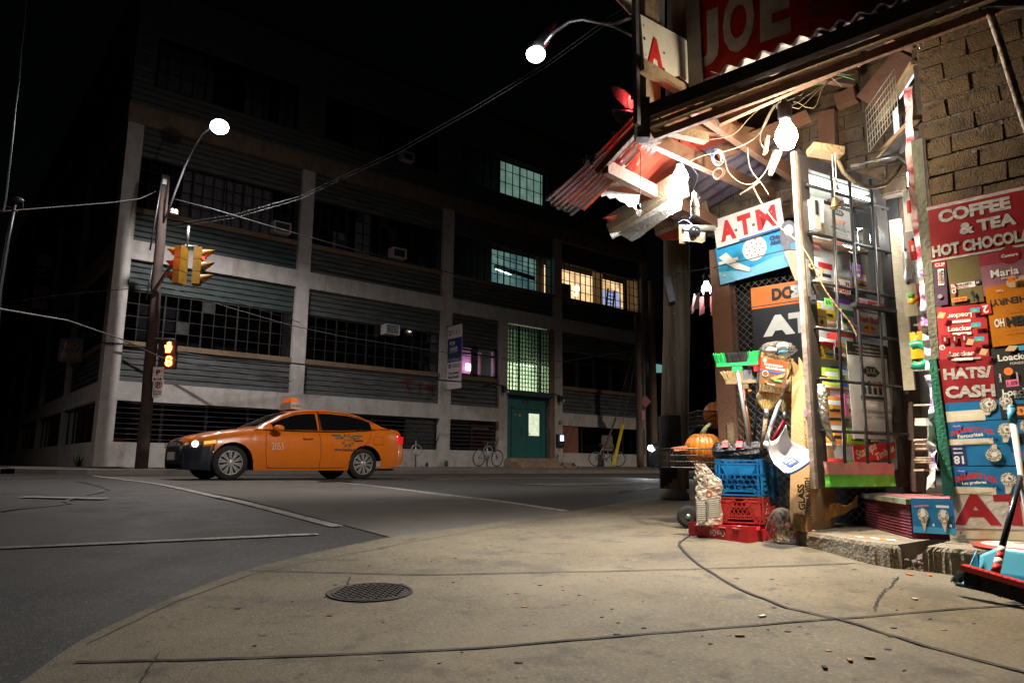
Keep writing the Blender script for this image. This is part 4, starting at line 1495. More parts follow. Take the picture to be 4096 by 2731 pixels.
def build_car(name, label, loc, heading, P, body_m, dark_m, group=None, taxi=False):
    """local x from the front axle to the rear, y left, z up; heading = world direction of local +x (towards the tail)"""
    o = empty(name, loc, label, P['cat'])
    ox = Vector(heading).normalized(); oy = Vector((0, 0, 1)).cross(ox)
    L0 = Vector(loc)
    T = lambda x, y, z: L0 + ox * x + oy * y + Vector((0, 0, z))
    top, wid, bot = P['top'], P['wid'], P['bot']
    WB, WR, AR = P['wb'], P['wr'], P['wr'] + .055
    x0, x1 = top[0][0], top[-1][0]
    N = 150
    sec = [(0, .955), (.12, .985), (.3, 1), (.5, .995), (.68, .975), (.84, .94), (.94, .885), (1, .8)]
    rows = []
    for i in range(N + 1):
        x = x0 + (x1 - x0) * i / N
        zt = interp(top, x); zb = interp(bot, x); W_ = interp(wid, x)
        for cx in (0, WB):
            if abs(x - cx) < AR:
                zb = max(zb, WR + math.sqrt(AR * AR - (x - cx) ** 2))
        row = []
        for t, k in sec:
            z = zb + (zt - zb) * t
            tt = (z - interp(bot, x)) / (zt - interp(bot, x))
            kk = interp(sec, tt)
            row.append((x, W_ * kk, z))
        e = W_ * .8
        row += [(x, e * .7, zt + .015), (x, e * .35, zt + .03), (x, 0, zt + .034)]
        rows.append(row)
    nr = len(rows[0])
    mb = MB()
    full = []
    for row in rows:
        l = [T(x, y, z) for x, y, z in row] + [T(x, -y, z) for x, y, z in row[-2::-1]]
        full.append(l)
    m2 = len(full[0])
    vs = [p for l in full for p in l]
    fb, fd = [], []
    for i in range(N):
        xm = (rows[i][0][0] + rows[i + 1][0][0]) / 2
        for j in range(m2 - 1):
            jj = j if j < nr - 1 else m2 - 2 - j
            zm = rows[i][min(jj, nr - 1)][2]
            f = (i * m2 + j, i * m2 + j + 1, (i + 1) * m2 + j + 1, (i + 1) * m2 + j)
            dk = P['dark'](xm, zm, jj)
            (fd if dk else fb).append(f)
    mb.add(vs, fb, body_m, True)
    k0 = len(mb.v)
    kd = mb._mi(dark_m)
    for f in fd:
        mb.f.append(list(f)); mb.m.append(kd); mb.sm.append(True)
    for i in (0, N):
        mb.f.append([i * m2 + j for j in range(m2)]); mb.m.append(kd if i == 0 else 0); mb.sm.append(False)
    # underside
    mb.box(T((x0 + x1) / 2, 0, interp(bot, 1.5) + .02), (x1 - x0 - .5, 1.3, .04), metal_dark, Matrix((ox, oy, Vector((0, 0, 1)))).transposed())
    body = mb.build('body', o)
    body.modifiers.new('weld', 'WELD').merge_threshold = .0005
    # cabin
    cab = P['cab']
    cx0, cx1 = cab[0][0], cab[-1][0]
    NC = 60
    belt = lambda x: interp(top, x) - .01
    def wb_(x): return interp(wid, x) * .87
    def wr_(x): return wb_(x) - .235 * min(1, max(0, (interp(cab, x) - belt(x)) / .42))
    def side(x, t, off=0.):
        zb = belt(x); zr = max(zb, interp(cab, x) - .06)
        y = wb_(x) + (wr_(x) - wb_(x)) * (t ** 1.15)
        return T(x, (y + off) * P.get('near', -1), zb + (zr - zb) * t)
    mb = MB()
    fl = []
    for i in range(NC + 1):
        x = cx0 + (cx1 - cx0) * i / NC
        zb = belt(x); zc = max(zb + .002, interp(cab, x)); zr = max(zb, zc - .06)
        row = []
        for k in range(7):
            t = k / 6
            row.append((x, wb_(x) + (wr_(x) - wb_(x)) * (t ** 1.15), zb + (zr - zb) * t))
        w_ = wr_(x)
        row += [(x, w_ * .94, zr + (zc - zr) * .55), (x, w_ * .8, zr + (zc - zr) * .85), (x, w_ * .4, zc + .0), (x, 0, zc + .008)]
        fl.append([T(*q) for q in row] + [T(a, -b, c) for a, b, c in row[-2::-1]])
    mc = len(fl[0])
    mb.add([p for l in fl for p in l], [(i * mc + j, i * mc + j + 1, (i + 1) * mc + j + 1, (i + 1) * mc + j) for i in range(NC) for j in range(mc - 1)], body_m, True)
    mb.build('cabin', o)
    gl = mat('car_glass', (.008, .008, .01), .06, var=0, spec=.8)
    for sgn in (-1, 1):
        P['near'] = sgn
        for (a, b) in P['glass']:
            mb = MB()
            mb.surf(lambda u, v: side(a + (b - a) * u, .05 + .86 * v, .007), 24, 6, gl)
            mb.build('side_window', o)
    P['near'] = -1
    def topg(a, b, name_):
        mb = MB()
        def fn(u, v):
            x = a + (b - a) * u; w_ = wr_(x) * .93; y = -w_ + 2 * w_ * v
            zc = interp(cab, x)
            zz = zc + .014 - .05 * (abs(2 * v - 1) ** 4)
            return T(x, y, zz)
        mb.surf(fn, 12, 14, gl)
        mb.build(name_, o)
    topg(*P['ws'], 'windshield'); topg(*P['rw'], 'rear_window')
    tw = P['track']
    for cx in (0, WB):
        for sgn in (-1, 1):
            make_wheel(o, T(cx, sgn * tw, WR), oy * sgn, WR, .2, P['rim'])
        mb = MB(); mb.box(T(cx, 0, WR + .15), (.72, 1.4, .6), mat('wheel_well', (.012, .012, .012), .95), Matrix((ox, oy, Vector((0, 0, 1)))).transposed()); mb.build('wheel_well', o)
    return o, T, ox, oy, side


t_or = mat('taxi_orange', (.78, .19, .012), .32, var=.06, coat=.5)
t_dk = mat('taxi_dark', (.02, .022, .035), .35, var=.2, coat=.4)
silver = mat('wheel_silver', (.62, .6, .57), .35, .55)
YT = 14.06
fwp = onY(918, 1915, YT)
TAXI = dict(cat='taxi', wb=2.775, wr=.33, track=.80, rim=silver,
            top=[(-.84, .6), (-.81, .7), (-.7, .77), (-.5, .83), (-.2, .9), (.2, .955), (.5, .99), (.8, .985), (1.4, .985), (2.2, 1.0), (2.8, 1.045), (3.15, 1.09), (3.5, 1.085), (3.72, 1.06), (3.8, .95), (3.86, .62)],
            bot=[(-.84, .3), (-.78, .21), (-.4, .19), (.3, .19), (2.6, .19), (3.3, .24), (3.7, .3), (3.86, .4)],
            wid=[(-.84, .5), (-.81, .62), (-.72, .75), (-.55, .84), (-.3, .895), (.2, .91), (2.9, .91), (3.3, .885), (3.6, .82), (3.78, .72), (3.86, .62)],
            cab=[(.42, .985), (.75, 1.16), (1.05, 1.31), (1.3, 1.4), (1.6, 1.445), (2.0, 1.46), (2.4, 1.44), (2.7, 1.385), (3.0, 1.27), (3.25, 1.16), (3.45, 1.085)],
            glass=[(.78, 1.72), (1.80, 2.95)], ws=(.55, 1.2), rw=(2.72, 3.25),
            dark=lambda x, z, j: (x < -.40 and z < .62) or (x < -.33 and j < 3 and z < .6) or (j > 8 and x < .45))
for k in ('top', 'bot', 'wid', 'cab'): TAXI[k] = [tuple(v) for v in TAXI[k]]
taxi, TT, tox, toy, tside = build_car('taxi', 'orange sedan taxi with dark hood and bumper driving in front of the warehouse', (fwp.x, YT + .80, gz(fwp.x, YT)), (1, .0, 0), TAXI, t_or, t_dk)


def tside_pt(x, z, off=.006):
    """point on the near flank at local x,z"""
    W_ = interp(TAXI['wid'], x); zt = interp(TAXI['top'], x); zb = interp(TAXI['bot'], x)
    sec = [(0, .955), (.12, .985), (.3, 1), (.5, .995), (.68, .975), (.84, .94), (.94, .885), (1, .8)]
    return TT(x, -(W_ * interp(sec, (z - zb) / (zt - zb)) + off), z)


seam = mat('panel_seam', (.12, .03, .005), .6)
for pts in ([(.66, .97), (.62, .8), (.62, .5), (.66, .27), (.72, .24)], [(1.74, .97), (1.76, .7), (1.75, .4), (1.74, .25)], [(2.93, 1.0), (2.86, .8), (2.62, .62), (2.42, .42), (2.33, .26)], [(.66, .235), (1.7, .235), (2.3, .245)]):
    mb = MB(); P_ = []
    for (a, b), (c, d) in zip(pts[:-1], pts[1:]):
        for k in range(5): P_.append(tside_pt(a + (c - a) * k / 5, b + (d - b) * k / 5, .0015))
    P_.append(tside_pt(*pts[-1], .0015))
    mb.tube(P_, .005, seam, 5); mb.build('door_seam', taxi)
for x in (1.5, 2.62):
    mb = MB(); mb.tube([tside_pt(x - .12, .82, .0), tside_pt(x - .09, .825, .035), tside_pt(x + .06, .83, .035), tside_pt(x + .09, .825, 0)], .016, t_or, 8); mb.build('door_handle', taxi)
mb = MB()
mb.tube([tside_pt(a, b, .002) for a, b in ((2.98, .74), (3.2, .74), (3.22, .9), (2.98, .92), (2.96, .78), (2.98, .74))], .004, seam, 5); mb.build('fuel_flap', taxi)
mb = MB()
mc = TT(.82, -.98, 1.0)
mb.ball(mc, .09, t_or, 14, (1.25, 1.0, .75)); mb.tube([TT(.8, -.85, .97), mc], .025, t_or, 6); mb.build('side_mirror', taxi)
# head and tail lamps
mb = MB()
hl_m = glow('headlamp', (1, .85, .6), 5)
def hlf(u, v): 
    x = -.74 + .42 * u; z = (.60 + .1 * u) + (.13 - .07 * u) * v
    return tside_pt(x, min(z, interp(TAXI['top'], x) - .02), .012)
mb.surf(hlf, 12, 5, clear('lamp_cover', (.9, .85, .8), .7, .05, base=(.7, .55, .4)))
hp = mb.build('headlight', taxi)
mb = MB(); mb.ball(tside_pt(-.65, .665, -.0), .062, hl_m, 12); mb.build('bulb', hp)
mb = MB(); mb.surf(lambda u, v: tside_pt(-.52 + .2 * u, .66 + .03 * u + .055 * v, .016), 5, 3, glow('amber_lamp', (1, .35, .03), 1.2)); mb.build('turn_signal', hp)
mb = MB(); mb.surf(lambda u, v: TT(-.83 + .12 * abs(v - .5), .5 + .3 * v, .6 + .1 * u), 4, 4, MATS['lamp_cover']); mb.build('headlight', taxi)
mb = MB()
mb.surf(lambda u, v: tside_pt(3.58 + .2 * u, .78 + .22 * v - .03 * u, .01), 6, 5, mat('tail_red', (.5, .01, .015), .2, emit=(1, .02, .02), es=.35)); mb.build('tail_light', taxi)
mb = MB(); mb.box(TT(3.85, .0, .86), (.03, 1.2, .16), MATS['tail_red']); mb.build('tail_light', taxi)
mb = MB(); mb.box(TT(-.855, 0, .45), (.02, .5, .15), white); mb.build('number_plate', taxi)
mb = MB()
for k in range(5):
    mb.box(TT(-.80, -.5 + .0, .33 + .035 * k), (.06, .25, .012), metal_dark)
    mb.box(TT(-.84, 0, .55 + .02 * k), (.02, 1.0, .008), metal_grey)
mb.build('grille', taxi)
mb = MB(); mb.tube([tside(x, 1.0, .004) for x in [.75 + .1 * i for i in range(24)]], .009, metal_dark, 5); mb.tube([tside(x, .0, .008) for x in [.62 + .1 * i for i in range(25)]], .008, metal_dark, 5); mb.build('window_trim', taxi)
mb = MB(); mb.beam(tside(1.76, .02, .009), tside(1.78, .97, .009), .012, .09, mat('pillar_black', (.01, .01, .01), .3)); mb.beam(tside(2.62, .02, .009), tside(2.55, .9, .009), .01, .03, MATS['pillar_black']); mb.build('pillar', taxi)
# roof sign
rs = empty('roof_sign', TT(1.4, 0, 1.44)); rs.parent = taxi; rs.location = Vector(TT(1.4, 0, 1.44)) - taxi.location
mb = MB()
c = TT(1.42, 0, 1.52)
mb.box(c, (.22, .62, .15), mat('roof_sign_white', (.6, .52, .48), .4), None, .85)
sh = Sheet(TT(1.31, -.318, 1.455), (1, 0, 0), (0, .12, 1), .22, .13); sh.mb = mb
sh.text('751-5555', .5, .45, black, w=.85)
mb.build('sign_base', taxi)
mb = MB(); mb.box(TT(1.42, 0, 1.64), (.16, .5, .1), mat('roof_sign_amber', (.8, .15, .01), .3, emit=(1, .2, .02), es=.25), None, .8); mb.build('sign_dome', taxi)
bpy.data.objects.remove(rs)
# livery
lg = flat('livery_green', (.03, .13, .09)); lw = flat('livery_white', (.7, .55, .45)); lk = flat('livery_black', (.04, .02, .02))
y_ = -.915
def lsheet(x, z, w_, h_):
    a = tside_pt(x, z, .016); b = tside_pt(x + w_, z, .016); c = tside_pt(x, z + h_, .016)
    return Sheet(a, b - a, c - a, w_, h_)
def conform(sh, o_=.004):
    """wrap flat livery onto the curved flank"""
    for i_, q in enumerate(sh.mb.v):
        k_ = (q - sh.O).dot(sh.n)
        d_ = q - taxi.location
        sh.mb.v[i_] = tside_pt(d_.dot(tox), d_.z, o_ + max(0, k_))
    return sh


sh = lsheet(1.98, .66, .74, .33)
sh.poly([(.0, .9), (.3, .9), (.34, .78), (.06, .78)], lg); sh.poly([(.1, .7), (.34, .7), (.36, .6), (.16, .6)], lg)
sh.poly([(1., .9), (.7, .9), (.66, .78), (.94, .78)], lg); sh.poly([(.9, .7), (.66, .7), (.64, .6), (.84, .6)], lg)
for k in range(4): sh.text('BECK'[k], .5 + .17 * math.cos(R(150 - 40 * k)), .52 + .36 * math.sin(R(150 - 40 * k)), lg, h=.2, bold=.07, rot=R(60 - 40 * k))
for k in range(4): sh.text('TAXI'[k], .5 + .17 * math.cos(R(210 + 40 * k)), .5 + .36 * math.sin(R(210 + 40 * k)), lg, h=.2, bold=.07, rot=R(-60 + 40 * k))
sh.text('751-5555', .5, .52, lg, w=.22)
conform(sh).build('logo', taxi)
sh = lsheet(2.03, .58, .66, .08); sh.text('www.becktaxi.com', .5, .5, lk, w=.96); conform(sh).build('lettering', taxi)
sh = lsheet(.72, .58, .26, .16); sh.text('2053', .5, .5, lw, w=.9, h=.9, bold=0, shear=-.1); conform(sh).build('number', taxi)

# dark suv with a headlamp on, mostly hidden by the near pole
SUV = dict(cat='car', wb=2.7, wr=.36, track=.8, rim=metal_grey,
           top=[(-.85, .75), (-.8, .9), (-.5, 1.0), (.0, 1.08), (.5, 1.12), (.8, 1.12), (2.6, 1.15), (3.4, 1.15), (3.5, .9)],
           bot=[(-.85, .35), (-.7, .28), (.5, .28), (3.0, .3), (3.5, .45)],
           wid=[(-.85, .62), (-.78, .78), (-.5, .88), (0, .93), (2.9, .93), (3.3, .88), (3.5, .78)],
           cab=[(.6, 1.12), (1.0, 1.45), (1.4, 1.66), (2.0, 1.7), (3.0, 1.66), (3.3, 1.5), (3.45, 1.2)],
           glass=[(1.0, 1.85), (1.95, 3.1)], ws=(.7, 1.35), rw=(3.1, 3.4), dark=lambda x, z, j: z < .5 and x < -.6)
hp_ = at(2608, 1795, 20.5)
sx, sy = hp_.x + .8, hp_.y + .0
suv, ST, sox, soy, _ = build_car('parked_car', 'dark car with one bright headlamp coming up behind the near wooden pole', (sx, sy - .62, gz(sx, sy)), (1, .0, 0), SUV, mat('navy_paint', (.02, .025, .05), .3, coat=.5), metal_dark)
for k, e in ((.66, 25), (-.66, 25)):
    mb = MB(); mb.ball(ST(-.8, k, .82), .085, glow('white_headlamp', (.85, .95, 1), 25), 14); mb.build('headlight', suv)
mb = MB(); mb.box(ST(-.88, 0, .6), (.02, .5, .15), white); mb.build('number_plate', suv)
mb = MB()
for k in range(5): mb.box(ST(-.86, 0, .68 + .04 * k), (.03, .9, .012), metal_grey)
mb.build('grille', suv)
lamp('car_light', ST(-1.0, .62, .82), 60, (.85, .95, 1), .08, suv, spot=R(120), aim=ST(-8, .6, .2))
# ---------------------------------------------------------------- corner shop: structure
S2 = (.737, -.676)
QP = (2.42, 4.08)
HP = (2.65, 5.0)
DP = (1.915, 4.56)
DD = (.868, .497)
sW = (WC(S2[0], S2[1]) - WC(0, 0)).normalized()      # along the shop wall, towards the viewer's right
nW = Vector((sW.y, -sW.x, 0))
if nW.dot(WC(-.7, -.7) - WC(0, 0)) < 0: nW = -nW     # outwards, towards the pavement
dW = (WC(*DD) - WC(0, 0)).normalized()
nD = Vector((dW.y, -dW.x, 0))
Zv = Vector((0, 0, 1))


def pw(a, z, off=0.): return WC(*QP) + sW * a + Zv * z + nW * off          # shop wall
def pf(a, z, off=0.): return WC(*HP) + sW * a + Zv * z + nW * off          # fence line
def pd(u, z, off=0.): return WC(*DP) + dW * u + Zv * z + nD * off          # open door


def on_wall(px, py, off=0.): return onplane(px, py, QP[0] - off * .676, QP[1] - off * .737, *S2)
def on_fence(px, py, off=0.): return onplane(px, py, HP[0] - off * .676, HP[1] - off * .737, *S2)
def on_door(px, py, off=0.): return onplane(px, py, DP[0] + off * .497, DP[1] - off * .868, *DD)


def px_sheet(pl_, tl, tr, bl, off=0., th=.003, back=None):
    a, b, c = pl_(*tl, off), pl_(*tr, off), pl_(*bl, off)
    x = (b - a); w_ = x.length; x.normalize()
    u = a - c; u = u - x * u.dot(x); h = u.length; u.normalize()
    return Sheet(a - u * h, x, u, w_, h, th, back)


shop = empty('corner_shop', pw(0, -.5), 'cluttered corner shop of pale brick with a barred glass door', 'shop')
brick = layered('pale_brick', (.15, .098, .048), [((.07, .045, .028), 3.2, .4, .62, .9, None), ((.34, .26, .16), 16, .6, .72, .5, None), ((.025, .02, .016), 20, .55, .64, .85, None), ((.02, .016, .013), 1.6, .52, .66, .8, None)], .95, .45, 110)
mortar = mat('mortar', (.12, .09, .07), .95, var=.4, bump=.8)
dkw = mat('dark_brown_wood', (.06, .04, .03), .7, bump=.3)
brown = layered('brown_paint', (.17, .085, .055), [((.06, .03, .02), 6, .55, .7, .7, None), ((.3, .22, .18), 25, .66, .72, .6, None)], .6, .3, 50)
rafter_m = layered('rafter_wood', (.2, .095, .055), [((.14, .07, .045), 7, .45, .7, .7, (1, 1, 1)), ((.3, .2, .13), 20, .6, .75, .4, None)], .75, .4, 50)
plank_m = layered('bare_plank', (.3, .21, .12), [((.2, .13, .08), 8, .45, .7, .7, None), ((.12, .08, .05), 24, .6, .7, .6, None)], .85, .5, 50)


def brick_wall(P, a0, a1, z0, z1, m, L=.26, H=.115, j=.014, depth=.1):
    mb = MB()
    mb.hexa([P(a0, z0, -.1), P(a1, z0, -.1), P(a1, z0, -.012), P(a0, z0, -.012), P(a0, z1, -.1), P(a1, z1, -.1), P(a1, z1, -.012), P(a0, z1, -.012)], mortar)
    z = z0; r = 0
    while z < z1 - .03:
        a = a0 + (L / 2 if r % 2 else 0) - L
        while a < a1:
            b0, b1 = max(a0, a + j / 2), min(a1, a + L - j / 2)
            if b1 - b0 > .03:
                o1 = random.uniform(-.003, .005)
                e = lambda: random.uniform(-.006, .006)
                zz0, zz1 = z + j / 2 + e(), min(z1, z + H - j / 2) + e()
                mb.hexa([P(b0, zz0, -.05), P(b1, zz0, -.05), P(b1 + e(), zz0, o1), P(b0 + e(), zz0, o1), P(b0, zz1, -.05), P(b1, zz1, -.05), P(b1 + e(), zz1 + e(), o1 + e() * .5), P(b0 + e(), zz1 + e(), o1)], m)
            a += L
        z += H; r += 1
    return mb


brick_wall(pw, .05, 3.2, -.6, 3.3, brick).build('brick_wall', shop)
brick_wall(pf, -1.35, .7, 1.95, 3.4, brick).build('back_wall', shop)
mb = MB()   # body of the shop behind, keeps lamps from leaking
mb.hexa([pw(.0, -.6, -.12), pw(3.2, -.6, -.12), pw(3.2, -.6, -2.6), pw(.9, -.6, -2.6), pw(.0, 3.2, -.12), pw(3.2, 3.2, -.12), pw(3.2, 3.2, -2.6), pw(.9, 3.2, -2.6)], dkw)
mb.build('rear_block', shop)
mb = MB()
mb.hexa([pf(-1.3, -.6, -.12), pf(.1, -.6, -.12), pf(.1, -.6, -.2), pf(-1.3, -.6, -.2), pf(-1.3, 3.2, -.12), pf(.1, 3.2, -.12), pf(.1, 3.2, -.2), pf(-1.3, 3.2, -.2)], mat('black_board', (.01, .01, .011), .7))
mb.build('backing_board', shop)
# doorway: jambs, return wall, lintel
green_j = layered('green_jamb', (.05, .3, .2), [((.02, .1, .07), 6, .5, .7, .8, None), ((.4, .45, .4), 20, .66, .72, .6, None)], .55, .3, 60)
mb = MB()
mb.hexa([pw(-.02, -.14, 0), pw(.035, -.14, 0), pw(.035, -.14, .02), pw(-.02, -.14, .03), pw(-.03, .62, 0), pw(.005, .62, 0), pw(.005, .62, .02), pw(-.03, .62, .03)], green_j)
mb.build('door_jamb', shop)
mb = MB()
pale_strip = mat('grey_green_strip', (.2, .2, .15), .7, bump=.3)
mb.hexa([pw(-.02, .62, 0), pw(.02, .62, 0), pw(.02, .62, .012), pw(-.02, .62, .02), pw(-.02, 1.95, 0), pw(.04, 1.95, 0), pw(.04, 1.95, .012), pw(-.02, 1.95, .02)], pale_strip)
mb.build('door_jamb', shop)
mb = MB()
mb.beam(pd(.965, -.15, .0), pd(1.1, 2.25, .02), .1, .1, dkw, upv=dW)
mb.build('door_jamb', shop)
mb = MB()
taped = layered('taped_post', (.55, .52, .42), [((.35, .3, .22), 20, .5, .7, .6, (1, 1, 6))], .6, .4, 30)
mb.beam(at(3640, 1560, 4.95), at(3580, 880, 4.9), .04, .07, taped, upv=sW)
mb.build('taped_post', shop)
mb = MB()
for q in (((3660, 1940), (3560, 1945)),):
    pass
# reddish upright and blocks on the back wall
for (a, b, w_, m) in (((3320, 810), (3310, 450), .12, brown), ((3390, 420), (3380, 370), .14, rafter_m)):
    mb.beam(on_fence(*a, .06), on_fence(*b, .06), w_, .08, m, upv=nW)
mb.beam(on_fence(3640, 230, .1), on_fence(3480, 420, .1), .25, .03, brown, upv=nW)
mb.build('upright', shop)
mb = MB()
mb.beam(at(3500, 640, 4.8), at(3668, 470, 4.1), .05, .03, plank_m)
mb.build('transom_frame', shop)
mb = MB()
mb.beam(at(3520, 480, 4.9), at(3660, 250, 4.15), .05, .03, plank_m)
mb.build('transom_frame', shop)
mb = MB()
mb.beam(at(3540, 640, 4.8), at(3660, 520, 4.2), .12, .02, dkw)
mb.build('transom_frame', shop)
mb = MB()
tg = glow('transom_light', (.7, .85, 1), 1.6)
mb.quad(at(3598, 400, 4.7), at(3668, 290, 4.3), at(3660, 240, 4.3), at(3592, 350, 4.7), tg)
mb.quad(at(3580, 600, 4.8), at(3600, 560, 4.7), at(3592, 420, 4.7), at(3572, 450, 4.8), MATS['transom_light'])
mb.build('transom_pane', shop)

# ---- slab, gap with stones, door step
slab_m = layered('slab_concrete', (.23, .19, .14), [((.1, .075, .055), 2.5, .45, .7, .8, None), ((.34, .3, .24), 60, .52, .7, .5, None), ((.05, .04, .03), 8, .6, .7, .8, None)], .88, .8, 60)
fb = [gnd(*p) for p in ((3100, 2140), (3158, 2153), (3200, 2186), (3330, 2222), (3468, 2262), (3560, 2280), (3610, 2286))]
SZ = gz(fb[-1].x, fb[-1].y) + HS + .122
back = [WC(2.36, 4.2), WC(2.5, 5.2), WC(2.2, 5.7), WC(1.75, 5.75)]
mb = MB()
n = len(fb)


def slab(fb, back, name):
    mb = MB()
    P = []
    for i in range(len(fb) - 1):
        for j in range(8):
            q = fb[i].lerp(fb[i + 1], j / 8); q = q + Vector((random.uniform(-.006, .006), random.uniform(-.006, .006), 0)); P.append(q)
    P.append(fb[-1])
    rows = [[], [], [], []]
    cen = Vector((sum(q.x for q in fb + back) / len(fb + back), sum(q.y for q in fb + back) / len(fb + back), 0))
    for q in P:
        d = (cen - Vector((q.x, q.y, 0))).normalized()
        g = gz(q.x, q.y) + HS
        rows[0].append(Vector((q.x, q.y, g - .02)))
        rows[1].append(Vector((q.x, q.y, g + (SZ - g) * .5)) + d * random.uniform(0, .008))
        rows[2].append(Vector((q.x, q.y, SZ - .02)) + d * random.uniform(.0, .008))
        rows[3].append(Vector((q.x, q.y, SZ)) + d * .025)
    for r in range(3):
        for i in range(len(P) - 1):
            mb.add([rows[r][i], rows[r][i + 1], rows[r + 1][i + 1], rows[r + 1][i]], [(0, 1, 2, 3)], slab_m)
    mb.add(rows[3] + [Vector((q.x, q.y, SZ)) for q in back], [tuple(range(len(P) + len(back)))], slab_m)
    e = rows[3][-1]; e0 = rows[0][-1]
    mb.add([e0, Vector((back[0].x, back[0].y, SZ - .15)), Vector((back[0].x, back[0].y, SZ)), e], [(0, 1, 2, 3)], slab_m)
    e = rows[3][0]; e0 = rows[0][0]
    mb.add([e0, Vector((back[-1].x, back[-1].y, SZ - .25)), Vector((back[-1].x, back[-1].y, SZ)), e], [(0, 1, 2, 3)], slab_m)
    return tag(mb.build(name), kind='structure')


slab(fb, back, 'shop_slab')
fb2 = [gnd(*p) for p in ((3690, 2294), (3750, 2300), (3825, 2312), (3960, 2326), (4120, 2338), (4500, 2370))]
slab(fb2, [WC(3.6, 2.9), WC(2.46, 4.0), WC(2.42, 4.12)], 'shop_slab')
mb = MB()
stone = mat('gap_stone', (.17, .13, .11), .9, var=.5, scale=20, bump=.5)
for i in range(60):
    t = random.random()
    a = gnd(3610, 2284).lerp(gnd(3690, 2292), random.random()); b = WC(2.43, 4.12); b.z = SZ
    q = Vector((a.x + (b.x - a.x) * t, a.y + (b.y - a.y) * t, 0))
    r = random.uniform(.008, .02)
    zz = gz(q.x, q.y) + HS + random.uniform(0, .06) + t * .04
    mb.ball((q.x, q.y, zz), r, stone, 7, (1, random.uniform(.7, 1.2), random.uniform(.6, 1)))
tag(mb.build('rubble'), 'loose stones filling the broken gap in the shop slab', kind='stuff')
carpet = mat('burgundy_carpet', (.14, .015, .03), .95, var=.5, scale=60, bump=.6)
carpet2 = mat('worn_pink_carpet', (.36, .12, .14), .95, var=.4, scale=30, bump=.5)
F1, F2 = WC(2.28, 4.22), WC(2.46, 5.14)
pz = CAM_Z - .165
back1, back2 = F1 + (WC(.5, -.05) - WC(0, 0)), F2 + (WC(.5, 0) - WC(0, 0))
v = lambda p, z: Vector((p.x, p.y, z))
o = empty('door_step', v(F1, SZ), 'door step covered in ribbed burgundy carpet with worn edge', 'door step')
mb = MB(); nr_ = 11
for k in range(nr_):
    z0 = SZ + (pz - .03 - SZ) * k / nr_; z1 = SZ + (pz - .03 - SZ) * (k + 1) / nr_
    off = (WC(-.006, 0) - WC(0, 0))
    mb.quad(v(F2, z0), v(F1, z0), v(F1, (z0 + z1) / 2) + off, v(F2, (z0 + z1) / 2) + off, carpet)
    mb.quad(v(F2, (z0 + z1) / 2) + off, v(F1, (z0 + z1) / 2) + off, v(F1, z1), v(F2, z1), carpet)
mb.quad(v(F1, SZ), v(back1, SZ), v(back1, pz - .03), v(F1, pz - .03), carpet)
mb.build('riser', o)
mb = MB()
of = (WC(-.03, -.01) - WC(0, 0))
ledge = layered('worn_ledge', (.2, .22, .15), [((.05, .05, .04), 8, .45, .65, .9, None), ((.5, .5, .42), 20, .6, .7, .7, None)], .6, .3, 60)
mb.hexa([v(F2, pz - .03) + of, v(F1, pz - .03) + of, v(back1, pz - .03), v(back2, pz - .03), v(F2, pz) + of, v(F1, pz) + of, v(back1, pz), v(back2, pz)], ledge)
mb.build('tread', o)
mb = MB(); of2 = (WC(.03, 0) - WC(0, 0))
mb.quad(v(F2, pz + .004) + of2, v(F1, pz + .004) + of2, v(back1, pz + .004), v(back2, pz + .004), carpet2); mb.build('carpet', o)

# ---- fence, posts and mesh left of the door
fence = empty('mesh_fence', pf(-1.25, -.5), 'brown post and chain link panel carrying the bank machine signs', 'fence')
mb = MB()
b0, b1 = on_fence(2940, 1990, .0), on_fence(2885, 1000, .0)
mb.beam(v(b0, b0.z - .1), b1, .16, .12, brown, upv=nW); mb.build('post', fence)
mb = MB(); mb.beam(on_fence(2930, 1905, .07), on_fence(2922, 1690, .07), .05, .02, plank_m, upv=nW); mb.build('wood_block', fence)
mb = MB()
wm = mat('fence_wire', (.22, .2, .18), .5, .7)
A0, A1, Z0, Z1 = -1.16, -.2, -.35, 1.5
g = .058
for k in range(int((A1 - A0 + Z1 - Z0) / g) + 1):
    for sg in (1, -1):
        pts = []
        c = A0 + k * g if sg > 0 else A1 - k * g
        steps = int((Z1 - Z0) / (g / 2))
        prev = None
        zz = Z0
        a = c - 0
        for q in range(steps + 1):
            zz = Z0 + q * g / 2
            a = c - q * g / 2 if sg > 0 else c + q * g / 2
            if A0 <= a <= A1: pts.append(pf(a, zz, .02 + (.004 if (q % 2) else -.004) * sg))
        if len(pts) > 1: mb.tube(pts, .0022, wm, 4, cap=False)
mb.build('wire_mesh', fence)
mb = MB()
for k in range(27):
    mb.ring(pf(-1.135, 1.42 - k * .066, .045), .03, .003, wm, nW, 14, 4)
mb.build('wire_loops', fence)

# ---------------------------------------------------------------- awning
aw = empty('awning', at(2560, 560, 4.2), 'sagging lean-to awning of rafters and red corrugated plastic sheets', 'awning')
BL, BR = WC(.80, 4.17, 2.15), WC(2.16, 3.32, 2.35)
bd = (BR - BL)
BR2 = BR + bd * .9


def abeam(a, b, w_, h, m, name):
    mb = MB(); mb.beam(a, b, w_, h, m); mb.build(name, aw)


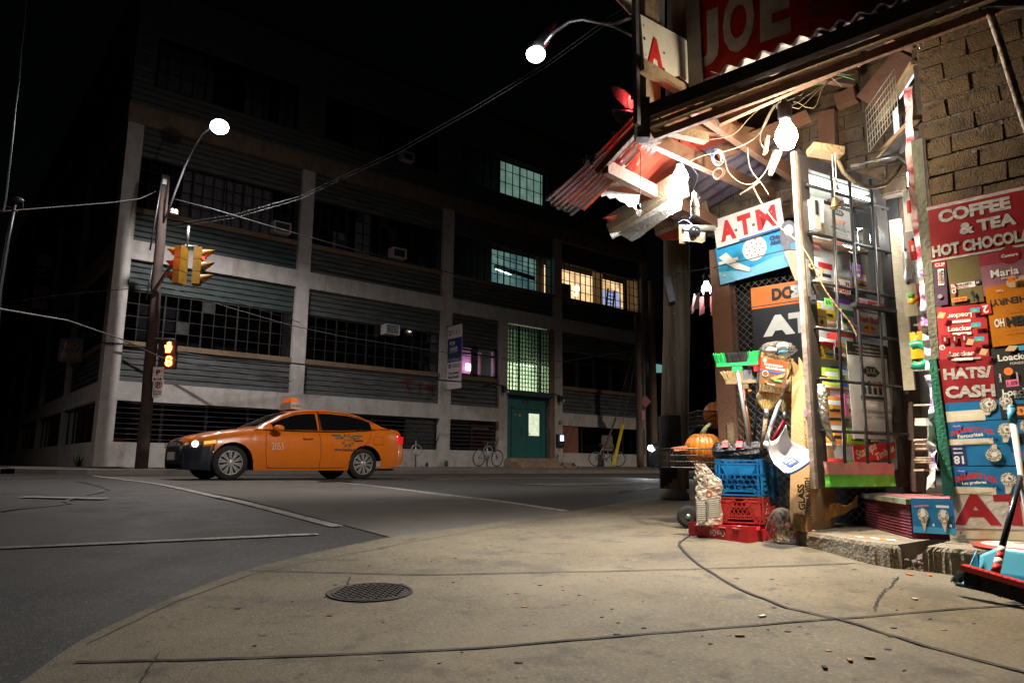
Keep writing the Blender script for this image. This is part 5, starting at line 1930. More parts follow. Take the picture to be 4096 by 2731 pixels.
abeam(BL - bd * .01, BR2, .06, .085, dkw, 'front_beam')
abeam(BL + Zv * -.07 + nW * -.04, BR2 + Zv * -.07 + nW * -.04, .04, .03, plank_m, 'batten')
abeam(BL + Zv * -.1 + nW * -.12, BR2 + Zv * -.09 + nW * -.12, .03, .05, rafter_m, 'batten')
abeam(at(2549, 530, 4.25), at(3110, 790, 5.6), .05, .1, rafter_m, 'rafter')
abeam(at(2420, 668, 4.45), at(2880, 900, 5.8), .05, .09, rafter_m, 'rafter')
abeam(at(2630, 475, 4.3), at(3030, 545, 5.0), .05, .09, rafter_m, 'rafter')
abeam(at(2760, 420, 4.3), at(3200, 720, 5.3), .05, .1, rafter_m, 'rafter')
abeam(at(2860, 470, 4.1), at(3330, 260, 4.0), .05, .12, rafter_m, 'rafter')
abeam(at(2860, 620, 4.9), at(3230, 470, 4.9), .05, .1, rafter_m, 'rafter')
abeam(at(2590, 500, 4.2), at(2825, 555, 4.35), .06, .06, plank_m, 'loose_plank')
abeam(at(2390, 690, 4.5), at(2560, 505, 4.25), .03, .05, rafter_m, 'edge_board')
for k in range(5):
    a = BL.lerp(BR2, .25 + .17 * k)
    abeam(a, a - nW * 1.5 + Zv * .55, .05, .09, rafter_m, 'rafter')


def corr(p00, p10, p01, p11, waves, amp, m, sag=0., nu=None, nv=14, name='roof_sheet', jag=0., curl=0.):
    """corrugations run along v; waves counted across u"""
    P = [Vector(q) for q in (p00, p10, p01, p11)]
    nrm = (P[1] - P[0]).cross(P[2] - P[0]).normalized()
    nu = nu or waves * 6
    js = [random.uniform(-jag, jag) for _ in range(nu + 1)]
    for i in range(1, nu): js[i] = (js[i] + js[i - 1]) / 2

    def fn(u, v_):
        if jag and v_ > .9: v_ = v_ + js[int(round(u * nu))]
        a = P[0].lerp(P[1], u); b = P[2].lerp(P[3], u)
        p = a.lerp(b, v_)
        return p + nrm * (amp * math.cos(u * waves * 2 * math.pi) + sag * math.sin(v_ * math.pi) + curl * v_ * v_)
    mb = MB(); mb.surf(fn, nu, nv, m)
    return mb.build(name, aw)


red_pl = clear('red_corrugated_plastic', (1, .22, .12), .4, .15, base=(.8, .13, .07))
clr_pl = clear('clear_corrugated_plastic', (.93, .9, .95), .93, .08, base=(.4, .36, .42))
grey_pl = mat('dull_corrugated_sheet', (.17, .13, .15), .45, var=.5, scale=5, stretch=(1, 1, 1), bump=.2)
clr_roof = clear('dirty_corrugated_plastic', (.8, .75, .75), .6, .15, base=(.4, .3, .28))
# low roof underside, falling to the street
corr(at(2440, 640, 4.5), at(2600, 800, 5.4), at(2600, 460, 4.25), at(2800, 600, 5.1), 9, .012, red_pl)
corr(at(2600, 800, 5.4), at(2790, 960, 6.4), at(2800, 600, 5.1), at(3080, 850, 6.1), 9, .014, grey_pl)
corr(at(2600, 460, 4.28), at(2800, 600, 5.12), at(2760, 380, 4.2), at(3010, 520, 5.0), 8, .012, red_pl)
corr(at(2800, 600, 5.14), at(3080, 850, 6.0), at(3010, 520, 5.02), at(3300, 640, 5.5), 9, .014, grey_pl)
# upper roof rising to the wall
u0_, u1_ = BL.lerp(BR, .6), BR2
corr(u0_ + Zv * .06, u1_ + Zv * .06, u0_ - nW * 1.7 + Zv * .75, u1_ - nW * 1.4 + Zv * .7, 30, .014, grey_pl)
# wavy front edge and loose clear sheets lying above the beam
corr(BL.lerp(BR, .28) + Zv * .062 + nW * .05, BR2 + Zv * .062 + nW * .05, BL.lerp(BR, .28) + Zv * .13 - nW * .2, BR2 + Zv * .13 - nW * .2, 26, .016, mat('white_corrugated_plastic', (.55, .53, .55), .4), nv=3)
for k in range(6):
    a = at(3140 + k * 90, 160 - k * 30, 3.75 - .06 * k); b = at(3330 + k * 95, 160 - k * 32, 3.7 - .06 * k)
    corr(a, a + Vector((0, 0, .07)) - nW * .02, b, b + Vector((0, 0, .07)) - nW * .02, 2, .01, clr_pl, name='loose_sheet', nv=5)
# hanging sheets at the street end
corr(at(2552, 430, 4.3), at(2552, 610, 4.4), at(2172, 800, 4.75), at(2290, 862, 4.95), 7, .014, clr_pl, sag=.06, jag=.03, nv=20)
corr(at(2556, 480, 4.42), at(2560, 640, 4.5), at(2330, 800, 4.9), at(2452, 760, 5.05), 9, .012, red_pl, sag=.05, jag=.05, nv=20)
corr(at(2545, 450, 4.36), at(2556, 600, 4.42), at(2200, 780, 4.83), at(2340, 838, 4.98), 7, .012, red_pl, sag=.04, jag=.04, nv=20)
corr(at(2640, 820, 5.5), at(2700, 870, 5.6), at(2420, 870, 5.3), at(2440, 885, 5.4), 4, .012, red_pl, jag=.05)
corr(at(2700, 900, 6.3), at(2760, 960, 6.4), at(2620, 935, 6.2), at(2650, 960, 6.3), 4, .012, red_pl, jag=.05)
mb = MB()
for q in ((2356, 630), (2375, 625), (2343, 646), (2370, 648)): mb.ball(at(*q, 4.55), .022, rubber, 8)
mb.build('black_caps', aw)
# painted boards
wb = layered('painted_board', (.72, .68, .58), [((.35, .27, .18), 5, .55, .7, .7, None), ((.12, .09, .07), 20, .66, .7, .7, None)], .6, .3, 50)
mb = MB()
pts = [(2393, 662), (2554, 712), (2556, 843), (2540, 838), (2530, 826), (2515, 828), (2500, 812), (2480, 806), (2462, 790), (2440, 795), (2425, 782), (2405, 788)]
P_ = [at(*q, 4.9) for q in pts]
mb.prism(P_, (at(2400, 700, 4.92) - at(2400, 700, 4.9)), wb); mb.build('valance_board', aw)
mb = MB()
mb.beam(at(2462, 900, 5.5), at(2720, 742, 4.85), .16, .13, plank_m)
mb.build('fascia_beam', aw)
mb = MB()
pts = [(2472, 934), (2528, 966), (2560, 950), (2590, 925), (2620, 905), (2650, 882), (2680, 862), (2726, 838), (2728, 800), (2740, 775), (2690, 790), (2560, 870)]
dd = lambda x: 5.5 - .7 * (x - 2472) / 260
P_ = [at(a, b, dd(a) - .12) for a, b in pts]
mb.prism(P_, (at(2600, 900, 5.1) - at(2600, 900, 5.08)), wb); mb.build('fascia_board', aw)
mb = MB(); mb.beam(at(2452, 885, 5.52), at(2476, 940, 5.5), .03, .12, wb); mb.build('fascia_end', aw)
# plank with faded letters under the far edge
sh = Sheet(at(2625, 945, 6.0), at(2850, 850, 5.7) - at(2640, 935, 6.0), at(2630, 900, 6.0) - at(2640, 935, 6.0), .5, .16, .01, back=plank_m)
sh.text('SUBWAY', .3, .5, brown, h=.6, w=.5)
o = sh.build('faded_board'); tag(o, 'old faded board with upside down letters under the far awning edge', 'board')

# big red sign and letter A sign above the awning
sign_red = layered('sign_red', (.55, .03, .022), [((.6, .12, .02), 2.5, .52, .7, .8, None), ((.08, .005, .005), 4, .5, .7, .6, None)], .4, .1, 30)
sign_red.node_tree.nodes['Principled BSDF'].inputs['Specular IOR Level'].default_value = .08
sign_red.node_tree.nodes['Principled BSDF'].inputs['Roughness'].default_value = .9
sign_grey = mat('sign_letter_grey', (.6, .57, .6), .6, var=.35, scale=8)
JO = (1.24, 4.4)


def on_joe(px, py, off=0.): return onplane(px, py, JO[0] - off * .676, JO[1] - off * .737, *S2)


js = empty('shop_sign', on_joe(2810, 360), 'large dark red sign board with faded white letters JOE above the awning', 'sign')
c0 = on_joe(2810, 372); zb = c0.z
W0, H0 = 2.6, 1.0
sh = Sheet(c0, sW, Zv, W0, H0, .05, back=sign_red)
sh.rect(.0, .075, 1, .09, sign_grey); sh.rect(.0, .9, 1, .915, sign_grey)
sh.build('board', js)
mb = MB()
for ch, tl, tr, bl, m in (('J', (2792, 62), (2872, 28), (2803, 275), sign_grey), ('O', (2893, -12), (3018, -62), (2905, 226), sign_grey), ('E', (3040, -80), (3162, -130), (3059, 166), sign_grey), ("'S", (3190, -130), (3330, -190), (3205, 100), mat('ghost_letter', (.3, .1, .04), .5))):
    q = px_sheet(on_joe, tl, tr, bl, .004, 0); q.mb = mb; q.text(ch, .5, .5, m, w=1, h=1, bold=.045)
mb.build('letters', js)
mb = MB(); mb.beam(on_joe(2790, 372, .0) + Vector((0, 0, -.05)), on_joe(2790, 372, 0) + Vector((0, 0, 1.3)), .1, .05, mat('sign_frame', (.32, .3, .3), .6), upv=nW); mb.build('side_frame', js)

pU = (WC(.68, .733) - WC(0, 0)).normalized()
ao = at(2600, 180, 4.1)
lsd = empty('letter_sign', at(2580, 500, 4.15), 'white board with a red letter A on a weathered post above the red light', 'sign')
board_w = layered('sign_white', (.72, .68, .58), [((.5, .4, .22), 6, .58, .72, .6, None), ((.3, .25, .2), 30, .66, .7, .6, None)], .55, .15, 50)
mb = MB()
AO = (at(2560, 60, 4.08) - Vector((0, 0, CAM_Z)))
def on_a(px, py, off=0.):
    r = ray(px, py); p0 = at(2560, 200, 4.1)
    n_ = Vector((pU.y, -pU.x, 0))
    if n_.dot(Vector((1, 1, 0))) > 0: n_ = -n_
    p0 = p0 + n_ * off
    c = Vector((0, 0, CAM_Z)); dr_ = (at(px, py, 1.0) - c)
    return c + dr_ * ((p0 - c).dot(n_) / dr_.dot(n_))
pts = [(2557, 61), (2640, 108), (2720, 150), (2766, 185), (2772, 190), (2796, 202), (2812, 358), (2795, 361), (2760, 340), (2712, 305), (2690, 312), (2668, 300), (2655, 288), (2571, 247)]
mb.prism([on_a(*q) for q in pts], Vector((pU.y, -pU.x, 0)) * .01, board_w); mb.build('board', lsd)
a_tl, a_tr, a_bl = on_a(2600, 118, .012), on_a(2648, 135, .012), on_a(2597, 250, .012)
sh = Sheet(on_a(2592, 245, .014), pU, Zv, (on_a(2655, 272, 0) - on_a(2592, 245, 0)).length, .2, .001)
sh.text('A', .5, .5, red, h=1.0, w=.95, bold=.05); sh.build('letter', lsd)
mb = MB()
for q, r in (((2578, 155), .011), ((2575, 103), .005), ((2656, 213), .009), ((2656, 278), .01), ((2583, 222), .004)): mb.lathe([(r, 0), (r * .6, .004), (0, .004)], on_a(*q, .012), mat('rusty_bolt', (.06, .035, .02), .8), 10, axis=Vector((pU.y, -pU.x, 0)) if Vector((pU.y, -pU.x, 0)).dot(Vector((1, 1, 0))) < 0 else -Vector((pU.y, -pU.x, 0)))
mb.build('bolt', lsd)
mb = MB(); mb.beam(on_a(2562, 262, .02), on_a(2790, 398, .02), .05, .075, plank_m); mb.build('rail', lsd)
mb = MB(); mb.beam(on_a(2600, 560, -.05), on_a(2590, -200, -.05), .06, .17, wood_old, upv=pU); mb.build('post', lsd)
mb = MB(); mb.beam(on_a(2548, 500, .0), on_a(2538, -150, .0), .03, .035, metal_grey, upv=pU); mb.build('metal_strip', lsd)
mb = MB(); mb.beam(at(2570, 560, 4.15), at(2568, 400, 4.15), .08, .08, dkw); mb.build('corner_block', lsd)
mb = MB(); mb.prism([on_a(*q, -.06) for q in ((2440, -30), (2520, 55), (2560, 55), (2560, -60))], Vector((.01, .01, 0)), board_w); tag(mb.build('board_corner'), 'corner of a white board cut off by the top edge left of the post', 'board')
mb = MB(); mb.prism([on_a(*q, -.1) for q in ((2575, -60), (2660, -60), (2658, 110), (2580, 70))], Vector((.01, .01, 0)), board_w); tag(mb.build('board_strip'), 'pale vertical board strip above the letter A sign', 'board')
# near red signal behind the post
o = signal('traffic_signal', at(2560, 400, 10) + Vector((0, 0, -.36)), -camr * .95 + Vector((-.15, -.12, 0)), 'traffic signal with lit red visor half hidden by the post of the letter A sign', m=mat('signal_dark', (.03, .03, .03), .5))
lamp('signal_glow', at(2528, 380, 9.9), 90, (1, .05, .06), .08, o)
# ---------------------------------------------------------------- shop door
door = empty('shop_door', pd(0, -.12), 'open glass shop door in a dark frame with black security bars', 'door')
dfm = layered('door_frame_paint', (.05, .042, .04), [((.3, .22, .2), 18, .62, .7, .7, None), ((.015, .013, .013), 4, .5, .7, .7, None)], .35, .2, 60)
def dbox(mb, u0, u1, z0, z1, o0, o1, m): mb.hexa([pd(u0, z0, o0), pd(u1, z0, o0), pd(u1, z0, o1), pd(u0, z0, o1), pd(u0, z1, o0), pd(u1, z1, o0), pd(u1, z1, o1), pd(u0, z1, o1)], m)
if nD.dot(WC(0, -1) - WC(0, 0)) < 0: nD.negate()
mb = MB()
dbox(mb, -.0, .085, -.12, 2.08, -.045, 0, dfm); dbox(mb, .81, .93, -.12, 2.08, -.045, 0, dfm)
dbox(mb, .085, .81, 1.99, 2.08, -.045, -.001, dfm); dbox(mb, .085, .81, -.12, .0, -.045, -.001, dfm)
mb.build('frame', door)
mb = MB(); dbox(mb, -.03, -.003, -.12, 2.1, -.045, -.01, mat('lit_edge', (.3, .23, .19), .45, var=.5, scale=12, bump=.3)); mb.build('edge_strip', door)  # pale colour stands in for light catching the door's edge
mb = MB(); mb.quad(pd(.085, 0, -.025), pd(.81, 0, -.025), pd(.81, 1.99, -.025), pd(.085, 1.99, -.025), clear('door_glass', (.93, .95, .94), 1, .02)); mb.build('glass', door)
mb = MB()
for z in (1.856, 1.525, 1.195, .89, .56, .236):
    mb.tube([pd(.02, z, .03), pd(.9, z, .03)], .012, metal_dark, 10)
    for u in (.04, .88): mb.tube([pd(u, z, 0), pd(u, z, .03)], .009, metal_dark, 8)
mb.build('cross_bar', door)
for u0, u1 in ((.268, .193), (.455, .425), (.695, .655)):
    mb = MB(); mb.tube([pd(u0, 2.03, .045), pd(u1, .037, .045)], .0105, metal_dark, 10); mb.build('upright_bar', door)
mb = MB(); dbox(mb, .41, .94, 1.075, 1.1, .01, .06, metal_dark); dbox(mb, .0, .12, 1.07, 1.1, .01, .06, metal_dark); mb.build('ledge', door)
mb = MB(); mb.lathe([(.024, 0), (.022, .012), (.012, .014), (.01, .006), (0, .006)], pd(.04, 1.3, .0), mat('brass', (.4, .27, .12), .35, .8), 16, axis=nD); dbox(mb, -.0, .03, 1.1, 1.35, .001, .004, metal_grey)
mb.build('lock', door)
mb = MB(); dbox(mb, .055, .125, 1.555, 1.765, .002, .04, mat('keypad_white', (.78, .76, .72), .4)); dbox(mb, .075, .1, 1.66, 1.755, .04, .046, metal_dark); mb.build('door_sensor', door)
sh = Sheet(pd(.04, -.085, .002), dW, Zv, .72, .125, .002)
gp_ = flat('green_paper', (.2, .9, .1), .7, bump=.5, bscale=30); pp_ = flat('pink_paper', (.97, .5, .48), .7, bump=.5, bscale=30)
def ruf(u, v_, z0, h_, k): return pd(.04 + .72 * u, z0 + h_ * v_, .004 + .004 * math.sin(u * 37 + k) * math.sin(v_ * 5 + u * 11) + .002)
mb = MB(); mb.surf(lambda u, v_: ruf(u, v_, -.11, .075, 0), 50, 4, gp_); mb.build('green_strip', door)
mb = MB(); mb.surf(lambda u, v_: ruf(u, v_, -.034, .08, 2), 50, 4, pp_); mb.build('pink_strip', door)
# door handle wrapped in foil
foil = mat('crumpled_foil', (.62, .58, .5), .25, .7, var=.5, scale=30, bump=.9, bscale=50)
mb = MB()
pts = [on_door(*q, .05) for q in ((3284, 1535), (3290, 1580), (3296, 1640), (3303, 1690), (3318, 1740), (3338, 1770), (3335, 1800))]
mb.tube(pts, .02, foil, 10, radii=[.022, .03, .028, .024, .02, .014, .008]); mb.build('foil_handle', door)
# stickers and posters on the glass
paper = clear('thin_paper', (1, 1, 1), .02, .3, base=(.82, .81, .78))
def poster(name, tl, tr, bl, label, cat, fn, back=paper, off=-.015, group=None):
    sh = px_sheet(on_door, tl, tr, bl, off, .002, back)
    fn(sh)
    return tag(sh.build(name), label, cat, group)
grey_p = flat('poster_grey', (.25, .25, .25))
def juul_small(s):
    s.rect(0, .9, 1, 1, black)
    s.poly([(.3, .78), (.38, .86), (.62, .86), (.7, .78), (.62, .7), (.38, .7)], black); s.text('JUUL', .5, .78, white, w=.24, bold=0)
    for i, c in enumerate((green, orange, orange, red)): s.rect(.26 + i * .13, .42, .35 + i * .13, .58, c if i else MATS['green_print']); s.rect(.26 + i * .13, .38, .35 + i * .13, .5, grey_p)
    s.rect(.18, .3, .82, .34, black); s.text('THE ALTERNATIVE', .5, .2, black, w=.5, bold=0); s.text('FOR ADULT SMOKERS', .5, .12, black, w=.6, bold=0)
poster('poster', (3294, 800), (3408, 838), (3307, 952), 'white vape poster in the upper half of the barred door', 'poster', juul_small)
def juul_big(s):
    s.rect(0, .86, 1, 1, black)
    for i, t in enumerate(('WARNING: This product contains nicotine.', 'Nicotine is an addictive substance.', 'Use of nicotine during pregnancy may harm the fetus.')): s.text(t, .5, .965 - .04 * i, white, w=(.72, .6, .93)[i], bold=0)
    s.poly([(.3, .7), (.42, .755), (.6, .755), (.72, .7), (.6, .645), (.42, .645)], black); s.text('JUUL', .51, .7, white, w=.24, bold=0)
    for i, c in enumerate((cyan, navy, orange, red)): s.rect(.27 + i * .12, .5, .35 + i * .12, .6, c); s.rect(.27 + i * .12, .46, .35 + i * .12, .53, black)
    s.rect(.2, .39, .78, .44, grey_p); s.rect(.2, .41, .78, .44, black)
    s.text('THE ALTERNATIVE FOR', .52, .27, black, w=.68, bold=0); s.text('ADULT SMOKERS', .5, .22, black, w=.5, bold=0)
poster('poster', (3384, 1363), (3556, 1386), (3406, 1752), 'tall white vape poster with black warning header in the lower half of the barred door', 'poster', juul_big)
poster('sticker', (3235, 878), (3297, 893), (3238, 936), 'orange yellow pest killer sticker low beside the white keypad on the door', 'sticker',
       lambda s: (s.text('SUREKILLER', .5, .8, red, w=.85), s.text('SOLD HERE', .5, .55, red, w=.5), s.text('KILLS', .5, .35, red, w=.35), s.text('ROACHES+MICE', .5, .15, red, w=.8)), back=yellow)
poster('sticker', (3243, 963), (3282, 976), (3246, 1002), 'small red pain relief sticker under the orange pest sticker', 'sticker', lambda s: (s.text('TYLENOL', .5, .6, white, w=.8), s.rect(.05, 0, .95, .12, yellow)), back=red)
poster('sticker', (3262, 1362), (3332, 1373), (3267, 1428), 'yellow and red candy card priced 45 cents on the door', 'sticker',
       lambda s: (s.poly([(.0, 1), (1, 1), (1, .5), (.5, .8), (0, .6)], red), s.text('Dad', .75, .5, white, w=.45), s.text('sale', .45, .68, black, w=.2, bold=0), s.text('45c', .32, .4, black, w=.4, bold=0), s.text('EA', .3, .17, black, w=.2, bold=0), s.rect(.5, .2, 1, .36, cyan)), back=yellow)
poster('sticker', (3340, 1388), (3384, 1394), (3345, 1440), 'brown candy card next to the yellow 45 cent card', 'sticker', lambda s: s.text("m&m's", .5, .5, white, w=.8), back=flat('brown_card', (.09, .05, .03)))
poster('sticker', (3262, 1232), (3306, 1240), (3265, 1306), 'amber payment card sticker with dark lettering on the door', 'sticker', lambda s: (s.text('Interac', .5, .6, black, w=.8, bold=0), s.disc(.5, .3, .16, black)), back=flat('amber_card', (.8, .45, .1)))
poster('sign_card', (3427, 1243), (3519, 1262), (3432, 1334), 'clear card with red energy drink lettering in reverse on the door', 'sign', lambda s: (s.text('Red Bull', .5, .7, red, w=.86), s.disc(.5, .35, .13, yellow), s.poly([(.2, .3), (.45, .45), (.45, .25)], red), s.poly([(.8, .3), (.55, .45), (.55, .25)], red), s.text('ENERGY DRINK', .5, .1, red, w=.7, bold=0)), back=flat('card_grey', (.55, .58, .58)))
poster('sign_card', (3410, 1782), (3580, 1766), (3414, 1850), 'red stamps and timbres sign at the bottom of the door', 'sign', lambda s: (s.text('Stamps', .3, .6, flat('cream_print', (.8, .7, .45)), w=.5, rot=.25), s.text('Timbres', .72, .42, MATS['cream_print'], w=.48, rot=.25)), back=red)
poster('sign_card', (3335, 1110), (3400, 1125), (3340, 1165), 'white card with dark red drink lettering above the door ledge', 'sign', lambda s: s.text('Bull', .5, .45, red, w=.85), back=paper)
poster('sign_card', (3408, 1050), (3442, 1058), (3412, 1108), 'purple candy card in the middle of the barred door', 'sticker', lambda s: (s.text('Werther', .5, .6, yellow, w=.8), s.rect(.2, .1, .8, .3, white)), back=flat('purple_card', (.2, .05, .35)))
poster('sign_card', (3422, 1186), (3536, 1212), (3427, 1232), 'red and white card resting on the door ledge', 'sign', lambda s: (s.rect(.02, .08, .35, .8, pink), s.rect(.4, .1, .95, .9, red), s.text('NO', .15, .5, white, w=.2), s.text('sale', .7, .5, white, w=.3)), back=paper)
poster('price_tag', (3298, 1190), (3330, 1196), (3300, 1222), 'lime green price tag reading 69 cents on the door ledge', 'price tag', lambda s: s.text('69c', .5, .5, black, w=.7, bold=0), back=green, off=.07)
poster('price_tag', (3262, 1498), (3308, 1503), (3264, 1520), 'small orange red bank sticker beside the door bar', 'sticker', lambda s: s.text('Bank', .6, .5, white, w=.6), back=flat('orange_red', (.8, .12, .03)))
poster('sign_card', (3245, 1060), (3288, 1070), (3250, 1110), 'white round no smoking style card at the left of the door', 'sticker', lambda s: (s.disc(.5, .5, .3, red), s.disc(.5, .5, .23, white), s.poly([(.3, .65), (.35, .7), (.7, .35), (.65, .3)], red)), back=paper)
poster('sign_card', (3364, 1235), (3412, 1245), (3368, 1325), 'white card with dark green dog and cat print on the door', 'sign', lambda s: (s.rect(0, .75, 1, 1, flat('dark_green', (.02, .18, .08))), s.rect(.1, .4, .5, .6, MATS['dark_green']), s.rect(.15, .3, .2, .4, MATS['dark_green']), s.rect(.4, .3, .45, .4, MATS['dark_green']), s.text('No Pets', .5, .12, MATS['dark_green'], w=.8)), back=white)

# things on display behind the glass
shelf = empty('display_rack', pd(.1, -.12, -.3), 'white backed shelf rack crowded with goods behind the door glass', 'shelf')
mb = MB(); mb.hexa([pd(.4, -.1, -.3), pd(1.3, -.1, -.3), pd(1.3, -.1, -.29), pd(.4, -.1, -.29), pd(.4, 1.98, -.3), pd(1.3, 1.98, -.3), pd(1.3, 1.98, -.29), pd(.4, 1.98, -.29)], mat('display_back', (.78, .78, .72), .5)); mb.quad(pd(.04, -.1, -.045), pd(.4, -.1, -.29), pd(.4, 1.98, -.29), pd(.04, 1.98, -.045), MATS['display_back']); mb.quad(pd(.06, 1.985, -.045), pd(.95, 1.985, -.045), pd(1.3, 1.985, -.3), pd(.4, 1.985, -.3), MATS['display_back']); mb.build('back_panel', shelf)
shz = [-.08, .17, .36, .56, .78, 1.02, 1.3, 1.6]
for z in shz:
    mb = MB(); mb.hexa([pd(.4, z - .012, -.29), pd(1.25, z - .012, -.29), pd(1.1, z - .012, -.17), pd(.25, z - .012, -.17), pd(.4, z, -.29), pd(1.25, z, -.29), pd(1.1, z, -.17), pd(.25, z, -.17)], mat('shelf_board', (.35, .2, .12), .6)); mb.build('shelf', shelf)
names = {'red': red, 'lime': flat('lime_print', (.45, .7, .03)), 'orange': flat('orange_box', (.8, .25, .03)), 'white': white, 'pink': pink, 'blue': blue, 'yellow': yellow, 'purple': flat('purple_box', (.2, .04, .35)), 'green': green, 'brown': flat('brown_box', (.2, .09, .04)), 'silver': mat('silver_pack', (.6, .6, .62), .3, .6), 'black': black}
order = [['red', 'green', 'brown', 'white'], ['orange', 'lime', 'black', 'red'], ['orange', 'pink', 'white', 'brown'], ['lime', 'blue', 'yellow', 'red'],
         ['white', 'red', 'silver', 'green'], ['yellow', 'purple', 'red', 'white'], ['white', 'silver', 'orange', 'green'], ['white', 'red', 'silver', 'blue']]
rown = ['bottom', 'second', 'third', 'fourth', 'fifth', 'sixth', 'seventh', 'top']
for r_, z in enumerate(shz):
    u = .37
    for c_ in order[r_][:(3 if r_ < 4 else 4)]:
        w_ = random.uniform(.15, .2); h_ = random.uniform(.11, .18)
        u1 = min(1.2, u + w_)
        mb = MB(); mb.hexa([pd(u, z + .001, -.28), pd(u1, z + .001, -.28), pd(u1, z + .001, -.2), pd(u, z + .001, -.2), pd(u, z + h_, -.28), pd(u1, z + h_, -.28), pd(u1, z + h_, -.2), pd(u, z + h_, -.2)], names[c_])
        s_ = Sheet(pd(u, z + .001, -.199), dW, Zv, u1 - u, h_); s_.mb = mb
        s_.rect(.1, .55, .9, .8, white if c_ != 'white' else red); s_.rect(.2, .2, .8, .35, black if c_ != 'black' else yellow); s_.disc(.3, .45, .1, yellow)
        tag(mb.build('goods_package'), '%s package on the %s shelf behind the door glass' % (c_, rown[r_]), 'package', 'packages behind the door glass')
        u = u1 + .02

# door closer, bell, wooden chime
cl = empty('door_closer', pd(.9, 2.03), 'silver folding door closer arm above the open door', 'door closer')
mb = MB(); mb.tube([at(3408, 666, 4.85), at(3500, 640, 4.75), at(3590, 620, 4.62)], .009, metal_grey, 8); mb.beam(at(3405, 667, 4.86), at(3440, 662, 4.82), .03, .02, metal_grey); mb.build('arm', cl)
mb = MB(); mb.tube([at(3590, 618, 4.62), at(3645, 665, 4.45), at(3690, 720, 4.3)], .012, metal_grey, 8); mb.build('arm', cl)
mb = MB(); mb.tube([at(3350, 640, 4.5), at(3375, 690, 4.5), at(3420, 730, 4.5), at(3480, 752, 4.55), at(3540, 740, 4.6), at(3580, 700, 4.65), at(3605, 665, 4.7)], .014, mat('old_cable', (.16, .12, .07), .7, bump=.5), 8)
tag(mb.build('sagging_cable'), 'thick brown cable sagging across the top of the door', 'cable')
bell = empty('brass_bell', at(3340, 800, 4.4), 'small brass bell hanging on cords from the wooden pallet block', 'bell')
mb = MB(); c = at(3340, 812, 4.4)
mb.lathe([(.034, -.032), (.03, -.025), (.022, .0), (.016, .025), (.012, .036), (.0, .04)], c, MATS['brass'], 18); mb.lathe([(0, -.045), (.008, -.04), (0, -.03)], c, plank_m, 8); mb.build('bell_cup', bell)
mb = MB(); mb.tube([c + Zv * .04, at(3328, 620, 4.4)], .0025, white, 5); mb.tube([c + Zv * .04, at(3344, 700, 4.4), at(3340, 610, 4.4)], .0025, white, 5); mb.tube([at(3340, 720, 4.38), at(3352, 760, 4.38)], .009, metal_grey, 8); mb.build('cord', bell)
mb = MB(); mb.beam(at(3240, 592, 4.45), at(3362, 610, 4.45), .12, .03, plank_m); mb.beam(at(3242, 605, 4.45), at(3362, 625, 4.45), .12, .02, plank_m)
tag(mb.build('wood_block'), 'pale pallet wood block holding the bell on top of the door', 'wood block')

# narrow view into the doorway
inn = empty('magazine_shelf', at(3680, 1700, 4.9), 'white shelf inside the doorway stacked with papers and goods', 'shelf')
mb = MB()
ws_ = mat('inner_white', (.7, .68, .6), .6)
mb.hexa([at(3645, 1940, 5.3), at(3740, 1950, 5.0), at(3745, 1950, 5.05), at(3645, 1940, 5.4), at(3620, 640, 5.3), at(3690, 640, 5.0), at(3695, 640, 5.05), at(3620, 640, 5.4)], ws_); mb.build('back_panel', inn)
for y in (1300, 1480, 1620, 1760, 1880):
    mb = MB(); mb.beam(at(3672, y, 4.9), at(3740, y - 2, 4.7), .06, .012, ws_); mb.build('shelf', inn)
for i, (y, h_, c_, lab) in enumerate(((1700, 30, white, 'stack of white papers on the inner shelf'), (1800, 50, names['brown'], 'stack of brown envelopes on the inner shelf'), (1850, 24, plank_m, 'stack of tan folders low on the inner shelf'))):
    o = MB()
    for k in range(8):
        a = at(3676 + random.uniform(-4, 4), y - k * h_ / 8, 4.75); b = at(3720, y - k * h_ / 8, 4.55)
        o.beam(a, b, .05, .006, (c_, white, names['brown'])[k % 3] if i else white)
    tag(o.build('paper_stack'), lab, 'papers')
goods = [((3640, 840), .05, .3, white, 'tall white bag hanging at the top inside the doorway'), ((3655, 1000), .035, .14, red, 'red toothbrush pack hanging inside the doorway'), ((3628, 1060), .03, .2, MATS['silver_pack'], 'silver blister card hanging inside the doorway'),
         ((3680, 1080), .03, .12, mat('clear_jar', (.6, .6, .6), .2), 'clear plastic bag hanging inside the doorway'), ((3640, 1200), .05, .22, flat('beige_card', (.55, .5, .38)), 'beige tool card hanging inside the doorway'), ((3690, 1180), .04, .16, flat('crimson', (.6, .02, .03)), 'crimson tool pack hanging inside the doorway'),
         ((3668, 1380), .05, .18, yellow, 'yellow snack bag hanging inside the doorway'), ((3690, 1300), .03, .1, pink, 'pink toy card hanging inside the doorway')]
for (q, w_, h_, m, lab) in goods:
    mb = MB()
    c = at(*q, 4.7)
    mb.surf(lambda u, v_: c + sW * (w_ * (u - .5) * 1.6) + Zv * (h_ * (v_ - .5)) + nW * (.02 * math.sin(math.pi * u) * math.sin(math.pi * v_)), 6, 6, m)
    mb.surf(lambda u, v_: c + sW * (w_ * (u - .5) * .9) + Zv * (h_ * (.3 * v_ - .1)) + nW * (.026 * math.sin(math.pi * u) + .002), 4, 3, white if m is not white else red)
    mb.box(c + Zv * (h_ * .52), (w_, .004, .02), black)
    tag(mb.build('hanging_goods'), lab, 'package', 'goods hanging inside the doorway')
o = empty('toy_balls', at(3650, 1180, 4.6), 'cluster of yellow and orange rubber balls hanging inside the doorway', 'toy')
